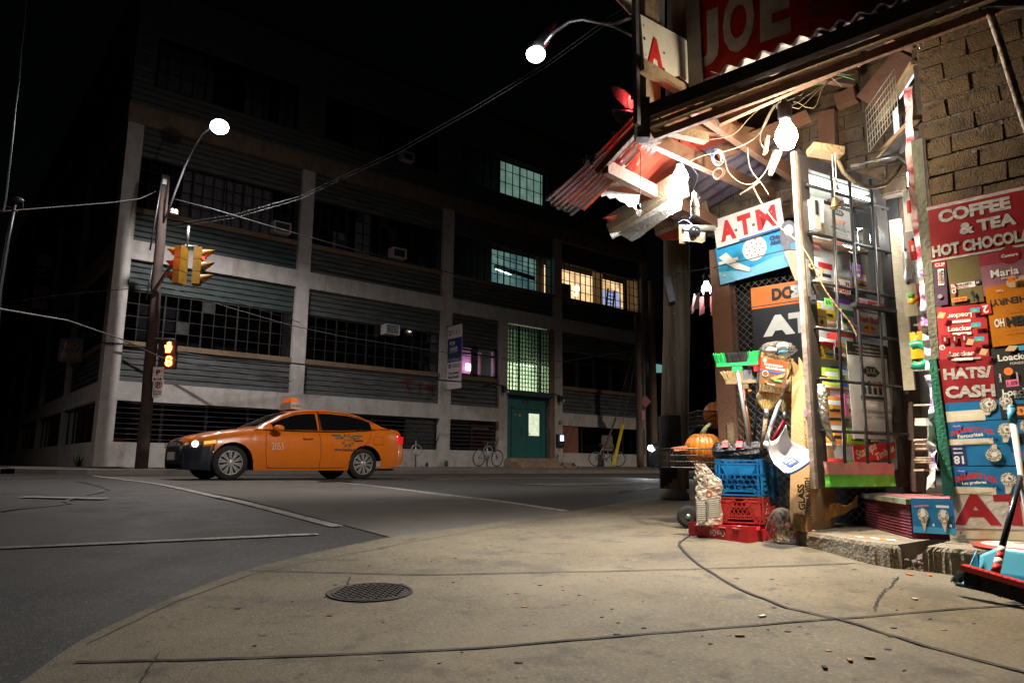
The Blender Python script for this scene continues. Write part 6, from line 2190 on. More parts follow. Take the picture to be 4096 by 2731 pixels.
for q, m in (((3644, 1182), green), ((3662, 1195), orange), ((3648, 1205), yellow)):
    mb = MB(); mb.ball(at(*q, 4.6), .022, m, 12); mb.build('ball', o)
mb = MB(); mb.ring(at(3672, 1420, 4.6), .07, .028, flat('toy_green', (.02, .35, .2), .35), nW, 20, 8, R(60), R(300)); tag(mb.build('green_holder'), 'curved green plastic holder hanging inside the doorway', 'toy')
# hanging plastic strips and old papers on the jamb side
st_m = clear('plastic_strip', (.9, .8, .82), .5, .12, base=(.6, .35, .4))
def strip(pts, w_, m, label, tw=1.):
    P = [at(*p) for p in pts]
    mb = MB()
    def fn(u, v_):
        k = u * (len(P) - 1); i = min(len(P) - 2, int(k)); c = P[i].lerp(P[i + 1], k - i)
        an = tw * math.sin(u * 9)
        return c + (sW * math.cos(an) + nW * math.sin(an)) * (w_ * (v_ - .5)) + nW * (.01 * math.sin(u * 40))
    mb.surf(fn, 60, 4, m)
    return tag(mb.build('hanging_strip'), label, 'plastic strip', 'strips hanging at the doorway')
mag = mat('printed_strip', (.7, .5, .5), .35, c2=(.45, .06, .1), scale=14, thr=(.42, .55))
mag2 = mat('printed_strip_pale', (.7, .66, .62), .4, c2=(.25, .1, .35), scale=16, thr=(.42, .5))
strip([(3632, 350, 4.1), (3640, 600, 4.12), (3668, 900, 4.12), (3690, 1080, 4.12)], .05, mag, 'red and white printed strip hanging from the top of the doorway', .5)
strip([(3690, 1080, 4.12), (3706, 1300, 4.12), (3720, 1480, 4.12)], .05, mag2, 'pale printed strip taped in the middle of the door jamb', .4)
strip([(3718, 1500, 4.12), (3735, 1640, 4.12), (3725, 1780, 4.14), (3740, 1880, 4.12)], .05, mag2, 'purple printed strip twisting down to the curled magazine', 1.1)
mb = MB()
Pm = [(3745, 1800), (3742, 1850), (3720, 1895), (3668, 1905)]
mb.surf(lambda u, v_: at(3755 - 8 * u - 75 * max(0, u - .4) ** 1.3, 1790 + 118 * u ** .8, 4.08) + (Zv * -.07 * v_ if u > .5 else Zv * -.02 * v_) + nW * (.04 * v_), 14, 6, mat('magazine', (.5, .47, .45), .3, c2=(.2, .2, .22), scale=20, thr=(.4, .5)))
tag(mb.build('curled_magazine'), 'curled grey magazine hanging at the foot of the green jamb', 'magazine')

# ---------------------------------------------------------------- signs on the shop wall
cream = flat('cream', (.7, .62, .45))
letter_w = mat('worn_letter', (.48, .45, .42), .6, var=.5, scale=25, stretch=(1, 1, 4))
sign_r2 = mat('coffee_red', (.26, .008, .013), .45, var=.25, scale=5)
def wsign(name, tl, tr, bl, label, cat, fn, back, off=.012, th=.008, group=None):
    sh = px_sheet(on_wall, tl, tr, bl, off, th, back)
    fn(sh)
    return tag(sh.build(name), label, cat, group)
def coffee(s):
    s.rect(.0, .93, 1, .985, letter_w); s.rect(.0, .015, 1, .05, letter_w)
    s.text('COFFEE', .42, .77, letter_w, h=.22, w=.62, bold=.05); s.text('& TEA', .52, .49, letter_w, h=.2, w=.48, bold=.05); s.text('HOT CHOCOLATE', .5, .19, letter_w, h=.2, w=.96, bold=.05)
wsign('wall_sign', (3700, 829), (4170, 725), (3728, 1053), 'red sign with white letters COFFEE & TEA HOT CHOCOLATE on the brick wall', 'sign', coffee, sign_r2)
def lo_red(s, bk=white):
    for y, f in ((.84, .0), (.6, .0), (.12, 0)):
        s.text('Loacker', .46, y - .03, white, w=.5, rot=math.pi if y > .8 else 0); s.rect(.3, y - .16, .68, y - .11, white)
    for k in range(3): s.rect(.06 + .2 * k, .3, .2 + .2 * k, .46, sign_r2); s.text('cker', .13 + .2 * k, .38, white, w=.1, rot=math.pi / 2)
    for (x, y) in ((.75, .88), (.75, .6), (.8, .33)): s.rect(x - .06, y - .04, x + .13, y + .05, cyan); s.poly([(x - .04, y - .03), (x + .03, y + .03), (x + .1, y - .03)], green)
    for (x, y) in ((.65, .3), (.9, .1), (.1, .85)): s.poly([(x - .09, y - .05), (x + .04, y - .07), (x + .1, y + .03), (x - .03, y + .06)], flat('wafer', (.6, .42, .22)))
    s.disc(.08, .22, .06, white); s.text('12', .08, .22, sign_r2, w=.07); s.disc(.3, .24, .045, names['brown']); s.disc(.2, .06, .045, names['brown'])
wsign('wrapper_panel', (3747, 1232), (3943, 1213), (3758, 1438), 'red flattened wafer boxes with white script above the HATS CASH sign', 'packaging', lo_red, flat('wafer_red', (.42, .015, .02)), group='flattened packages on the wall')
def lo_blk(s):
    s.text('Loacker', .5, .78, white, w=.75, rot=0); s.text('FONDENTE', .6, .66, white, w=.45, bold=0); s.text('Loacker', .5, .14, white, w=.75); s.text('FONDENTE', .6, .05, white, w=.45, bold=0)
    for k in range(3): s.text('Loacker', .12 + k * .36, .42, white, w=.22, rot=math.pi / 2)
    s.poly([(.3, .9), (.5, .88), (.6, .97), (.4, .99)], MATS['wafer']); s.rect(.6, .88, .85, .97, cyan); s.disc(.2, .08, .08, white); s.text('12', .2, .08, black, w=.08)
    s.disc(.32, .52, .1, orange)
wsign('wrapper_panel', (3962, 1388), (4150, 1368), (3974, 1604), 'black flattened wafer box beside the HATS CASH sign', 'packaging', lo_blk, flat('wafer_black', (.018, .014, .014)), group='flattened packages on the wall')
wsign('price_tag', (4022, 1520), (4072, 1515), (4024, 1548), 'pink price tag reading 1.09 on the black wafer box', 'price tag', lambda s: s.text('1.09', .5, .5, black, w=.8, bold=0), pink, .03, .002)
wsign('wall_sign', (3754, 1440), (3968, 1424), (3769, 1612), 'red board with grey letters HATS/ CASH cut off at its top', 'sign', lambda s: (s.text('HATS/', .52, .66, letter_w, h=.26, w=.9, bold=.05), s.text('CASH', .54, .24, letter_w, h=.28, w=.92, bold=.05), s.rect(.25, .96, .8, 1, letter_w)), sign_r2)
wsign('wrapper_panel', (3735, 1048), (3783, 1042), (3752, 1222), 'narrow dark purple protein bar wrapper at the left of the wall', 'packaging', lambda s: (s.rect(.05, .86, .95, .98, red), s.text('CLIF', .5, .92, white, w=.8), s.text("BUILDER'S", .62, .66, white, h=.12, rot=-math.pi / 2, w=None) if False else s.rect(.3, .45, .8, .82, white), s.text("BUILDER'S", .65, .63, black, w=1.3, rot=-math.pi / 2), s.text('PROTEIN', .42, .63, red, w=1.1, rot=-math.pi / 2), s.disc(.4, .2, .2, names['silver'])), flat('dark_purple', (.06, .02, .06)), group='flattened packages on the wall')
wsign('wrapper_panel', (3785, 1043), (3912, 1020), (3795, 1226), 'olive brown protein bar carton with white label on the wall', 'packaging', lambda s: (s.rect(.18, .34, .8, .46, white), s.text("BUILDER'S", .45, .425, black, w=.48), s.text('PROTEIN', .4, .37, red, w=.35), s.rect(.8, .38, .98, .47, black), s.text('20', .88, .42, white, w=.1), s.rect(.08, .22, .17, .5, red), s.text('CLIF', .125, .36, white, w=.35, rot=math.pi / 2), s.rect(.02, .07, .5, .16, orange), s.text('2.09 TEA', .26, .115, black, w=.4, bold=0), s.poly([(.7, .02), (.68, .15), (.62, .2), (.7, .28), (.76, .2), (.74, .02)], black)), flat('olive', (.13, .1, .03)), group='flattened packages on the wall')
wsign('wrapper_panel', (3912, 1018), (4180, 968), (3925, 1186), 'red and violet biscuit packet with round cookies printed on it', 'packaging', lambda s: (s.rect(0, 0, 1, .7, flat('dusk_violet', (.25, .1, .14))), s.disc(.47, .85, .16, sign_r2), s.text('Cuetara', .47, .85, white, w=.25), s.text('Maria', .36, .48, white, w=.42, bold=.02), s.text('BISCUITS', .4, .34, white, w=.2, bold=0), s.disc(.45, .2, .09, MATS['wafer']), s.disc(.62, .22, .09, MATS['wafer']), s.disc(.8, .2, .09, MATS['wafer']), s.text('800 g', .25, .06, white, w=.1, bold=0)), flat('biscuit_red', (.28, .02, .04)), group='flattened packages on the wall')
wsign('price_tag', (4030, 1108), (4062, 1103), (4032, 1130), 'tiny orange price dot on the biscuit packet', 'price tag', lambda s: s.text('1.15', .5, .5, black, w=.7, bold=0), orange, .03, .002)
def henry(s):
    s.text('OH HENRY!', .5, .72, black, w=.9, rot=math.pi); s.text('OH', .16, .38, white, w=.16, h=.14); s.text('HENRY!', .6, .38, black, w=.66, h=.16, bold=.05)
    s.rect(-.12, .55, .06, .72, red); s.text('2', -.03, .635, white, h=.13, rot=math.pi); s.text('PEANUT BUTTER', .5, .55, names['brown'], w=.4, bold=0); s.text("AVEC BEURRE D'ARACHIDE", .5, .22, names['brown'], w=.6, bold=0)
wsign('wrapper_panel', (3938, 1150), (4190, 1110), (3966, 1388), 'bright orange chocolate bar wrapper at the right edge of the wall', 'packaging', henry, flat('wrapper_orange', (.5, .17, .015), .3), .016, group='flattened packages on the wall')
nut = mat('nut_crumb', (.75, .68, .52), .7, c2=(.12, .09, .07), scale=160, thr=(.45, .55))
waf = mat('cone_wafer', (.7, .58, .4), .7, var=.3, scale=90)
def cone(s, x, y, k=1.):
    s.poly([(x - .035 * k, y), (x + .06 * k, y - .02), (x + .0, y - .5 * k), (x - .04 * k, y - .5 * k)], waf)
    s.disc(x, y, .075 * k, nut); s.disc(x + .01, y + .04 * k, .035 * k, white); s.disc(x + .012, y + .035 * k, .015 * k, names['brown'])
def drum(s, t, cr=True, flip=False):
    s.rect(0, 0, .42, .25, cream) if cr else None
    s.rect(.6, 0, 1, .4, black) if cr else None
    s.disc(.1, .83, .05, blue); s.text('Nestle', .1, .83, white, w=.07, bold=0)
    for i, ch in enumerate('DRUMSTICK'): s.text(ch, .06 + i * .045, .52 + .14 * math.sin(math.pi * i / 8), red, h=.2, bold=.06)
    s.text(t, .22, .4, white, w=.24, rot=.08)
    cone(s, .55, .55); cone(s, .75, .68)
    s.text('Vanilla Fudge', .85, .12, white, w=.2, bold=0)
cyan2 = flat('ice_blue', (.02, .17, .38), .35)
wsign('wrapper_panel', (3784, 1690), (4230, 1668), (3791, 1780), 'blue ice cream cone box panel, the upper one with red arched lettering', 'packaging', lambda s: drum(s, 'Favourites'), cyan2, group='flattened packages on the wall')
wsign('wrapper_panel', (3804, 1864), (4230, 1866), (3816, 1973), 'blue ice cream cone box panel directly above the big bank machine letters', 'packaging', lambda s: drum(s, 'Les preferes'), cyan2, group='flattened packages on the wall')
def v18(s):
    s.rect(.0, .0, .16, 1, navy); s.text('18', .08, .28, white, h=.4, rot=math.pi); s.text('cones', .08, .62, white, w=.09, rot=math.pi); s.text('cornets', .08, .82, white, w=.09, rot=math.pi)
    cone(s, .42, .5, -1.0); s.disc(.42, .5, .075, nut); s.disc(.43, .52, .03, white)
    for i, ch in enumerate('DRUMSTICK'): s.text(ch, .95 - i * .042, .5, red, h=.2, bold=.06, rot=math.pi)
wsign('wrapper_panel', (3797, 1781), (4230, 1770), (3804, 1862), 'blue ice cream box panel hung upside down marked 18 cones', 'packaging', v18, cyan2, group='flattened packages on the wall')
def vcar(s):
    s.rect(0, .0, .36, .55, cream); s.rect(.5, .0, .85, .7, black); s.rect(.85, .0, 1, .9, cyan2); cone(s, .4, .75); cone(s, .56, .85, .8); s.text('Vanilla Caramel', .17, .35, white, w=.24, bold=0); s.text('Vanille au fudge', .68, .25, white, w=.26, bold=0)
wsign('wrapper_panel', (3779, 1612), (4230, 1578), (3784, 1689), 'cream and blue ice cream box panel right under the HATS CASH sign', 'packaging', vcar, cyan2, group='flattened packages on the wall')
wsign('price_tag', (4068, 1626), (4150, 1622), (4069, 1660), 'orange price card cut by the right edge of the picture', 'price tag', lambda s: s.text('9 9E', .4, .5, black, w=.6, bold=0), flat('orange_card', (.9, .3, .06)), .05, .002)
atm_w = mat('atm_board', (.5, .45, .4), .6, var=.3, scale=9, bump=.2)
wsign('wall_sign', (3797, 1974), (4340, 1972), (3797, 2110), 'low board with very big dark red letters ATM beside the door step', 'sign', lambda s: (s.text('ATM', .5, .54, mat('atm_red', (.34, .012, .02), .5, var=.3, scale=8), h=.88, w=.98, bold=.04)), atm_w)
wsign('base_board', (3795, 2112), (4300, 2122), (3790, 2196), 'scuffed cream board along the foot of the shop wall', 'board', lambda s: (s.rect(.02, .5, .6, .53, mat('scuff', (.1, .07, .05), .9)), s.disc(.03, .78, .012, black), s.disc(.1, .8, .008, black), s.rect(.07, .0, .14, .65, mat('tape', (.4, .36, .28), .3))), mat('cream_board', (.55, .47, .33), .6, var=.25, scale=9), .01, .02)
c = at(3960, 2206, 3.62)
mb = MB(); dcol = mat('disc_red', (.38, .04, .03), .4, var=.3, scale=12)
q = pw(.42, 0, .14); q.z = SZ + .012
mb.lathe([(.3, -.004), (.3, .004), (.28, .009), (.01, .009)], q, dcol, 40); mb.lathe([(.262, .0095), (.25, .0097)], q, letter_w, 40)
mb.ring(q + Vector((0, 0, .01)), .12, .004, letter_w, (0, 0, 1), 30, 4, 0, 4.5)
tag(mb.build('round_sign'), 'round faded red metal sign lying flat on the slab at the wall foot', 'sign')

# ice cream sheet wrapped over the step corner
o = Sheet(WC(2.22, 4.10, -.34) , sW, Zv, .205, .185, .003, back=cyan2)
s = o
s.rect(0, .0, 1, .18, cyan); s.text('DRUMSTICK', .25, .78, flat('coral', (.75, .3, .25)), w=.36, rot=.1)
for x in (.27, .75):
    s.poly([(x - .1, .45), (x + .1, .45), (x + .01, .04)], waf); s.disc(x, .52, .13, nut, ry=.2); s.disc(x, .58, .06, white, ry=.12)
s.rect(.6, .75, .9, .82, white); s.text('4', .9, .25, white, h=.1); s.text('4', .5, .25, white, h=.1)
tag(s.build('ice_cream_sheet'), 'blue ice cream cone sheet pinned over the corner of the burgundy step', 'poster')

# signs on the fence
def fsign(name, tl, tr, bl, label, cat, fn, back, off=.05, th=.006):
    sh = px_sheet(on_fence, tl, tr, bl, off, th, back); fn(sh); return tag(sh.build(name), label, cat)
fsign('bank_sign', (3003, 1153), (3290, 1106), (3030, 1462), 'orange and black bank machine sign partly hidden by the door', 'sign',
      lambda s: (s.rect(0, .72, 1, 1, orange), s.rect(0, .745, 1, .755, black), s.text('DC', .44, .87, black, w=.28, h=.16, bold=.06), s.text('Bank', .83, .87, white, w=.52, h=.16, bold=.06), s.poly([(.55, .91), (.62, .87), (.55, .83)], black), s.text('ATM', .7, .48, white, h=.26, w=1.1, bold=.07)), black)
def chips(s):
    s.poly([(0, 0), (1, 0), (1, .25), (.6, .33), (.3, .2), (0, .35)], flat('pale_blue', (.2, .55, .75)))
    ck = mat('cookie_print', (.78, .74, .66), .6, var=.1)
    s.disc(.42, .68, .13, ck)
    for k in range(14): t = k * 2.4; s.disc(.42 + .1 * math.sqrt(k / 14) * math.cos(t), .68 + .26 * math.sqrt(k / 14) * math.sin(t), .008, names['brown'])
    s.text('Chips', .66, .78, navy, w=.13, bold=.05); s.text('Ahoy!', .66, .66, navy, w=.14, bold=.05)
    s.poly([(.03, .7), (.12, .78), (.22, .45), (.36, .2), (.34, .12), (.2, .28), (.1, .5)], ck); s.rect(.02, .5, .24, .58, ck); s.disc(.07, .2, .012, white)
fsign('cookie_sign', (2862, 992), (3235, 876), (2872, 1142), 'bright blue cookie advertising board under the white ATM sign', 'sign', chips, mat('sky_blue_board', (.04, .36, .62), .3, var=.2), .09)
fsign('atm_sign', (2852, 882), (3120, 792), (2870, 992), 'white board with red letters A.T.M. tilted under the awning', 'sign',
      lambda s: (s.text('A', .2, .5, red, h=.72, w=.24, bold=.06), s.text('T', .46, .5, red, h=.72, w=.2, bold=.06), s.text('M', .775, .5, red, h=.72, w=.28, bold=.03), s.disc(.325, .4, .022, names['brown']), s.disc(.585, .4, .022, names['brown']), s.rect(.35, .0, 1, .05, blue)), board_w, .13, .012)
conec = empty('cone_cutout', on_fence(3150, 1130, .2), 'grey ice cream cone cutout at the right of the blue cookie board', 'sign')
sh = px_sheet(on_fence, (3108, 890), (3185, 865), (3122, 1140), .16, .002); mb = sh.mb
pg = [(.5 + .48 * math.cos(t), .72 + .26 * math.sin(t)) for t in [R(-20) + R(220) * i / 20 for i in range(21)]]
sh.poly(pg + [(.42, .0), (.66, .0)], mat('chocolate_grey', (.16, .15, .17), .5, var=.4, scale=40))
sh.poly([(.1, .5), (.92, .52), (.66, 0), (.42, 0)], waf); sh.disc(.52, .82, .24, white, ry=.09); sh.rect(.5, .5, .85, .6, cyan)
sh.build('cone', conec)
# ---------------------------------------------------------------- lamps and cables under the awning
sock = mat('black_socket', (.02, .02, .02), .4)
def bulb(name, p, r, label, e, col_, power, lampc, drop=.1, flood=0, faim=None):
    o = empty(name, p, label, 'light bulb')
    mb = MB(); p = Vector(p)
    mb.lathe([(0, -r * 1.15), (r * .6, -r), (r, -.1 * r), (r * .85, r * .6), (r * .45, r * 1.3), (r * .4, r * 1.7)], p, glow(name + '_glass', col_, e), 20); mb.build('glass_bulb', o)
    mb = MB(); mb.lathe([(r * .5, r * 1.6), (r * .62, r * 1.8), (r * .62, r * 3), (r * .3, r * 3.3)], p, sock, 14); mb.tube([p + Zv * r * 3.2, p + Zv * (r * 3.2 + drop)], .006, sock, 6); mb.build('socket', o)
    lamp('bulb_light', p - Zv * (r * 1.3), power, lampc, r, o)
    if flood: lamp('flood_light', p - Zv * (r * 1.3), flood, lampc, r * .6, o, spot=R(118), aim=faim)
    return o
B1 = at(3145, 548, 4.2); B2 = at(2722, 712, 4.7); B3 = at(2826, 1158, 9.0)
bulb('bare_bulb', B1, .07, 'large glaring warm bulb hanging at the top left corner of the open door', 40, (1, .9, .72), 60, (1, .84, .6), flood=390, faim=gnd(3150, 2270))
bulb('cold_bulb', B2, .055, 'glaring cold white bulb hanging under the red plastic sheets', 40, (.92, .97, 1), 60, (.86, .94, 1), flood=300, faim=gnd(2750, 2260))
bulb('far_bulb', B3, .065, 'bright white lamp with reddish shade hanging in the dark right of the near pole', 15, (1, 1, 1), 12, (1, 1, 1))
mb = MB()
for k in range(9):
    t = k * .7; mb.quad(B3 + Vector((.14 * math.cos(t), .14 * math.sin(t), -.05)), B3 + Vector((.17 * math.cos(t + .5), .17 * math.sin(t + .5), -.06)), B3 + Vector((.24 * math.cos(t + .5), .2 * math.sin(t + .5), -.3)), B3 + Vector((.2 * math.cos(t), .24 * math.sin(t), -.26)), mat('torn_red_shade', (.12, .03, .03), .6))
tag(mb.build('torn_shade'), 'torn reddish plastic shade under the lamp right of the near pole', 'shade')
lamp('doorway_light', at(3640, 900, 4.85), 16, (.95, 1, .95), .1)
for _z in (.15, .55, .95, 1.35, 1.75):
    lamp('strip_fill_light', pd(.98, _z, -.13), 13, (1, 1, .95), .03); lamp('strip_fill_light', pd(.3, _z, -.12), 2.6, (1, 1, .95), .03)  # left column has no fixture, added to brighten posters and goods
mb = MB(); mb.tube([pd(1.0, .05, -.12), pd(1.02, 1.9, -.12)], .012, glow('strip_glow', (1, 1, .95), 8), 8); tag(mb.build('strip_light'), 'glaring white vertical strip light along the hinge side of the open door', 'tube light')
tubl = empty('display_tube', pd(.45, 2.0, -.2), 'white fluorescent tube above the display rack behind the door glass', 'tube light')
mb = MB(); mb.tube([pd(.22, 1.95, -.08), pd(.9, 1.95, -.08)], .013, glow('display_tube_glow', (.95, 1, .97), 12), 8); mb.build('tube', tubl)
mb = MB(); mb.tube([at(3640, 690, 4.8), at(3650, 830, 4.8)], .02, glow('doorway_glow', (1, 1, .96), 14), 8); tag(mb.build('doorway_tube'), 'glaring white tube light just inside the doorway', 'tube light')
# coiled lamp (unlit) with loose wires
c = at(2780, 835, 4.55)
o = empty('spiral_bulb', c, 'unlit white spiral bulb dangling on thin wires', 'light bulb')
mb = MB(); pts = []
for i in range(60):
    t = i * .42; pts.append(c + Vector((.022 * math.cos(t), .022 * math.sin(t), -.0 - i * .0009)))
mb.tube(pts, .007, mat('spiral_white', (.8, .78, .75), .3), 6); mb.build('spiral', o)
mb = MB(); mb.lathe([(.026, .0), (.03, .02), (.022, .06), (.015, .075), (.015, .11)], c, MATS['spiral_white'], 14); mb.build('ballast', o)
cw_ = mat('cable_white', (.33, .3, .24), .6); cg = mat('cable_green', (.1, .3, .1), .5); cb = mat('cable_black', (.03, .03, .03), .5); cy = mat('cable_tan', (.4, .3, .18), .6)
def cable(pts, r, m, label, d=4.5, wob=.0, name='loose_cable'):
    P = [at(q[0], q[1], q[2] if len(q) > 2 else d) for q in pts]
    out = []
    for i in range(len(P) - 1):
        p0, p1, p2, p3 = P[max(0, i - 1)], P[i], P[i + 1], P[min(len(P) - 1, i + 2)]
        for j in range(5):
            t = j / 5
            out.append(.5 * ((2 * p1) + (p2 - p0) * t + (2 * p0 - 5 * p1 + 4 * p2 - p3) * t * t + (-p0 + 3 * p1 - 3 * p2 + p3) * t ** 3) + Vector([random.uniform(-wob, wob) for _ in range(3)]))
    out.append(P[-1])
    mb = MB(); mb.tube(out, r * .72, m, 5)
    if label: return tag(mb.build(name), label, 'cable', 'loose cables under the awning')
    return mb
cable([(3125, 400), (3090, 440), (3060, 500), (3010, 560), (2920, 600), (2820, 620), (2740, 650), (2705, 655)], .006, cw_, 'pale cable running from the big bulb across to the cold bulb')
cable([(3150, 380), (3200, 360), (3260, 340), (3310, 330), (3340, 300), (3420, 320)], .006, cg, 'green cable curling along the rafter above the big bulb')
cable([(3060, 600), (3040, 560), (3055, 500), (3100, 420), (3118, 470)], .007, cw_, 'white looped cable beside the socket of the big bulb')
cable([(2830, 560), (2930, 540), (3000, 470), (3060, 420), (3180, 340), (3300, 290), (3420, 240)], .004, cy, 'thin tan cable drooping under the upper rafters')
cable([(2990, 590), (2995, 650), (3010, 690), (3050, 740), (3075, 780)], .005, cw_, 'short pale cable hanging right of the tape roll')
cable([(2900, 640), (2915, 690), (2960, 730), (3010, 735), (3060, 690), (3085, 630)], .005, cw_, 'pale cable sagging in a loop under the roof sheets')
cable([(2560, 600), (2563, 640), (2562, 700), (2560, 760), (2556, 800)], .004, cb, 'black bulb string hanging over the glowing red sheet', 4.3)
cable([(3010, 745), (3050, 820), (3110, 900), (3180, 960), (3230, 1020), (3270, 1100), (3300, 1160), (3350, 1230), (3400, 1290), (3430, 1350)], .006, mat('rope', (.45, .3, .16), .9, bump=.6), 'frayed rope slanting from the awning across the ATM board and the door', 4.42)
cable([(2740, 640, 4.7), (2790, 700, 4.6), (2775, 760, 4.55), (2800, 790, 4.55), (2782, 800, 4.55)], .003, cb, 'thin black wires tangled above the spiral bulb')
cable([(2770, 900, 4.6), (2740, 880, 4.7), (2710, 895, 4.8), (2745, 900, 4.7), (2765, 860, 4.6), (2775, 800, 4.55)], .004, mat('cable_blue', (.1, .2, .45), .5), 'blue cable looping below the cold bulb')
cable([(3190, 1000, 4.9), (3120, 1005, 5), (2900, 1060, 5.5), (2700, 1095, 7.7), (2650, 1110, 7.8)], .005, cb, 'cord tied round the near pole and led to the shop')
for k in range(12):
    a = (random.uniform(3060, 3180), random.uniform(330, 420)); m_ = (a[0] + random.uniform(20, 90), a[1] + random.uniform(-60, 40)); b = (random.uniform(3200, 3420), random.uniform(260, 350))
    cable([a, m_, ((m_[0] + b[0]) / 2, (m_[1] + b[1]) / 2 + random.uniform(-30, 30)), b], .003, (cw_, cy, cb)[k % 3], 'one of many tangled thin wires under the upper rafters', 4.35, .006, 'tangled_wire')
# coil of blue rope wire and tape roll
o = MB()
for k in range(9): o.ring(at(2872 + random.uniform(-4, 4), 628 + random.uniform(-8, 8), 4.6), .045 + random.uniform(-.008, .008), .004, (cw_, MATS['cable_blue'])[k % 2], (.3 + random.uniform(-.3, .3), 1, random.uniform(-.4, .4)), 20, 5)
tag(o.build('wire_coil'), 'bundle of blue and white wire coiled under the roof', 'wire coil')
o = MB(); o.ring(at(2876, 693, 4.6), .036, .01, rafter_m, nW, 24, 8); tag(o.build('tape_roll'), 'brown cardboard ring hanging below the wire coil', 'tape roll')
# clear party bulbs along the beam
pg_ = clear('clear_bulb_glass', (.95, .93, .9), .9, .03, base=(.8, .75, .65))
for i, (q, w_) in enumerate((((2774, 408), 'leftmost of the clear festoon bulbs under the awning beam'), ((2953, 372), 'second clear festoon bulb from the left under the awning beam'), ((3152, 298), 'middle clear festoon bulb hanging above the big glaring bulb'), ((3437, 250), 'fourth clear festoon bulb in front of the wire rack'), ((3682, 178), 'clear festoon bulb hanging before the brick wall'), ((2555, 850), 'small round bulb at the end of the string over the painted board'))):
    o = empty('festoon_bulb', at(*q, 3.9), w_, 'light bulb', 'clear festoon bulbs')
    c = at(*q, 4.3 if i == 5 else 4.0 - .1 * i)
    mb = MB(); mb.lathe([(0, -.03), (.006, -.025), (.015, -.008), (.016, .006), (.01, .018), (.009, .022)], c, pg_, 12); mb.build('glass_bulb', o)
    mb = MB(); mb.lathe([(.012, .02), (.013, .05), (.006, .055)], c, sock, 10); mb.build('socket', o)
cable([(2600, 470, 4.2), (2774, 390, 4.0), (2860, 370, 3.95), (2953, 355, 3.9), (3060, 330, 3.85), (3152, 280, 3.8), (3300, 270, 3.75), (3437, 230, 3.7), (3560, 190, 3.65), (3682, 150, 3.6), (3800, 110, 3.5), (4000, 10, 3.4)], .004, cb, 'black festoon cord running along the awning beam')
cable([(2600, 480, 4.15), (2830, 400, 3.95), (3100, 330, 3.8), (3350, 240, 3.65), (3700, 90, 3.4)], .005, cw_, 'pale cord stretched just under the awning beam')
mb = MB(); mb.beam(at(3062, 410, 4.2), at(3135, 300, 3.95), .018, .006, plank_m, taper=.7); tag(mb.build('diagonal_stick'), 'pale wooden slat hanging diagonally above the big bulb', 'slat')
mb = MB(); mb.beam(at(3060, 615, 4.4), at(3070, 548, 4.4), .045, .02, plank_m); tag(mb.build('wooden_tag'), 'pale wooden tag hanging left of the big bulb', 'slat')
mb = MB(); mb.tube([at(3110, 610, 4.5), at(3095, 650, 4.5), at(3082, 700, 4.5)], .03, mat('wrapped_paper', (.55, .45, .35), .8, bump=.8), 8, radii=[.035, .028, .016]); tag(mb.build('paper_wrap'), 'wrapped paper bundle hanging beneath the big bulb', 'bundle')
mb = MB(); mb.tube([at(2962, 778, 4.5), at(3040, 726, 4.5)], .006, cw_, 6); tag(mb.build('thin_rod'), 'thin white rod tied to the frayed rope', 'rod')
# security light box
o = empty('floodlight', at(2780, 940, 5.0), 'white rusty floodlight box with dark round lens left of the ATM board', 'floodlight')
mb = MB(); mb.hexa([at(2733, 962, 5.0), at(2808, 972, 5.0), at(2820, 965, 5.1), at(2745, 955, 5.1), at(2736, 928, 5.0), at(2818, 932, 5.0), at(2822, 930, 5.1), at(2745, 926, 5.1)], wb); mb.build('housing', o)
mb = MB(); mb.lathe([(.045, 0), (.04, .02), (.02, .035), (0, .04)], at(2778, 928, 4.97), mat('dark_lens', (.02, .02, .02), .1), 18, axis=(at(2778, 928, 4) - at(2778, 928, 5))); mb.build('lens', o)
mb = MB(); mb.tube([at(2735, 912, 5.0), at(2855, 912, 5.2)], .022, mat('white_rail', (.6, .58, .5), .5, bump=.2), 8); mb.beam(at(2728, 900, 5.05), at(2730, 975, 5.05), .02, .05, plank_m); mb.build('hood', o)
# wire rack high on the wall
mb = MB(); rk = mat('rack_wire', (.5, .45, .36), .5, .4)
A_, B_, C_ = at(3462, 440, 4.7), at(3578, 275, 4.4), at(3475, 610, 4.7)
for i in range(13): a = A_.lerp(B_, i / 12); mb.tube([a, a + (C_ - A_)], .0022, rk, 4)
for j in range(7): a = A_.lerp(C_, j / 6); mb.tube([a, a + (B_ - A_)], .0025, rk, 4)
tag(mb.build('wire_rack'), 'cream wire grid rack leaning high by the transom', 'wire rack')
# rusty pipe in the upper right corner
mb = MB(); mb.tube([at(3935, -40, 3.3), at(3962, 60, 3.3), at(4000, 170, 3.25), at(4040, 300, 3.2), at(4098, 480, 3.15), at(4150, 640, 3.1)], .018, mat('rusty_pipe', (.5, .42, .33), .7, c2=(.18, .08, .04), scale=18, thr=(.42, .55), bump=.4), 10)
tag(mb.build('rusty_pipe'), 'rusty pale pipe slanting in the upper right corner', 'pipe')
mb = MB(); mb.lathe([(.03, 0), (.035, .06), (.025, .1)], at(3945, 40, 3.3), sock, 12); mb.beam(at(3930, 20, 3.3), at(4100, 15, 3.2), .04, .04, dkw); tag(mb.build('pipe_bracket'), 'dark bracket holding the rusty pipe', 'bracket')

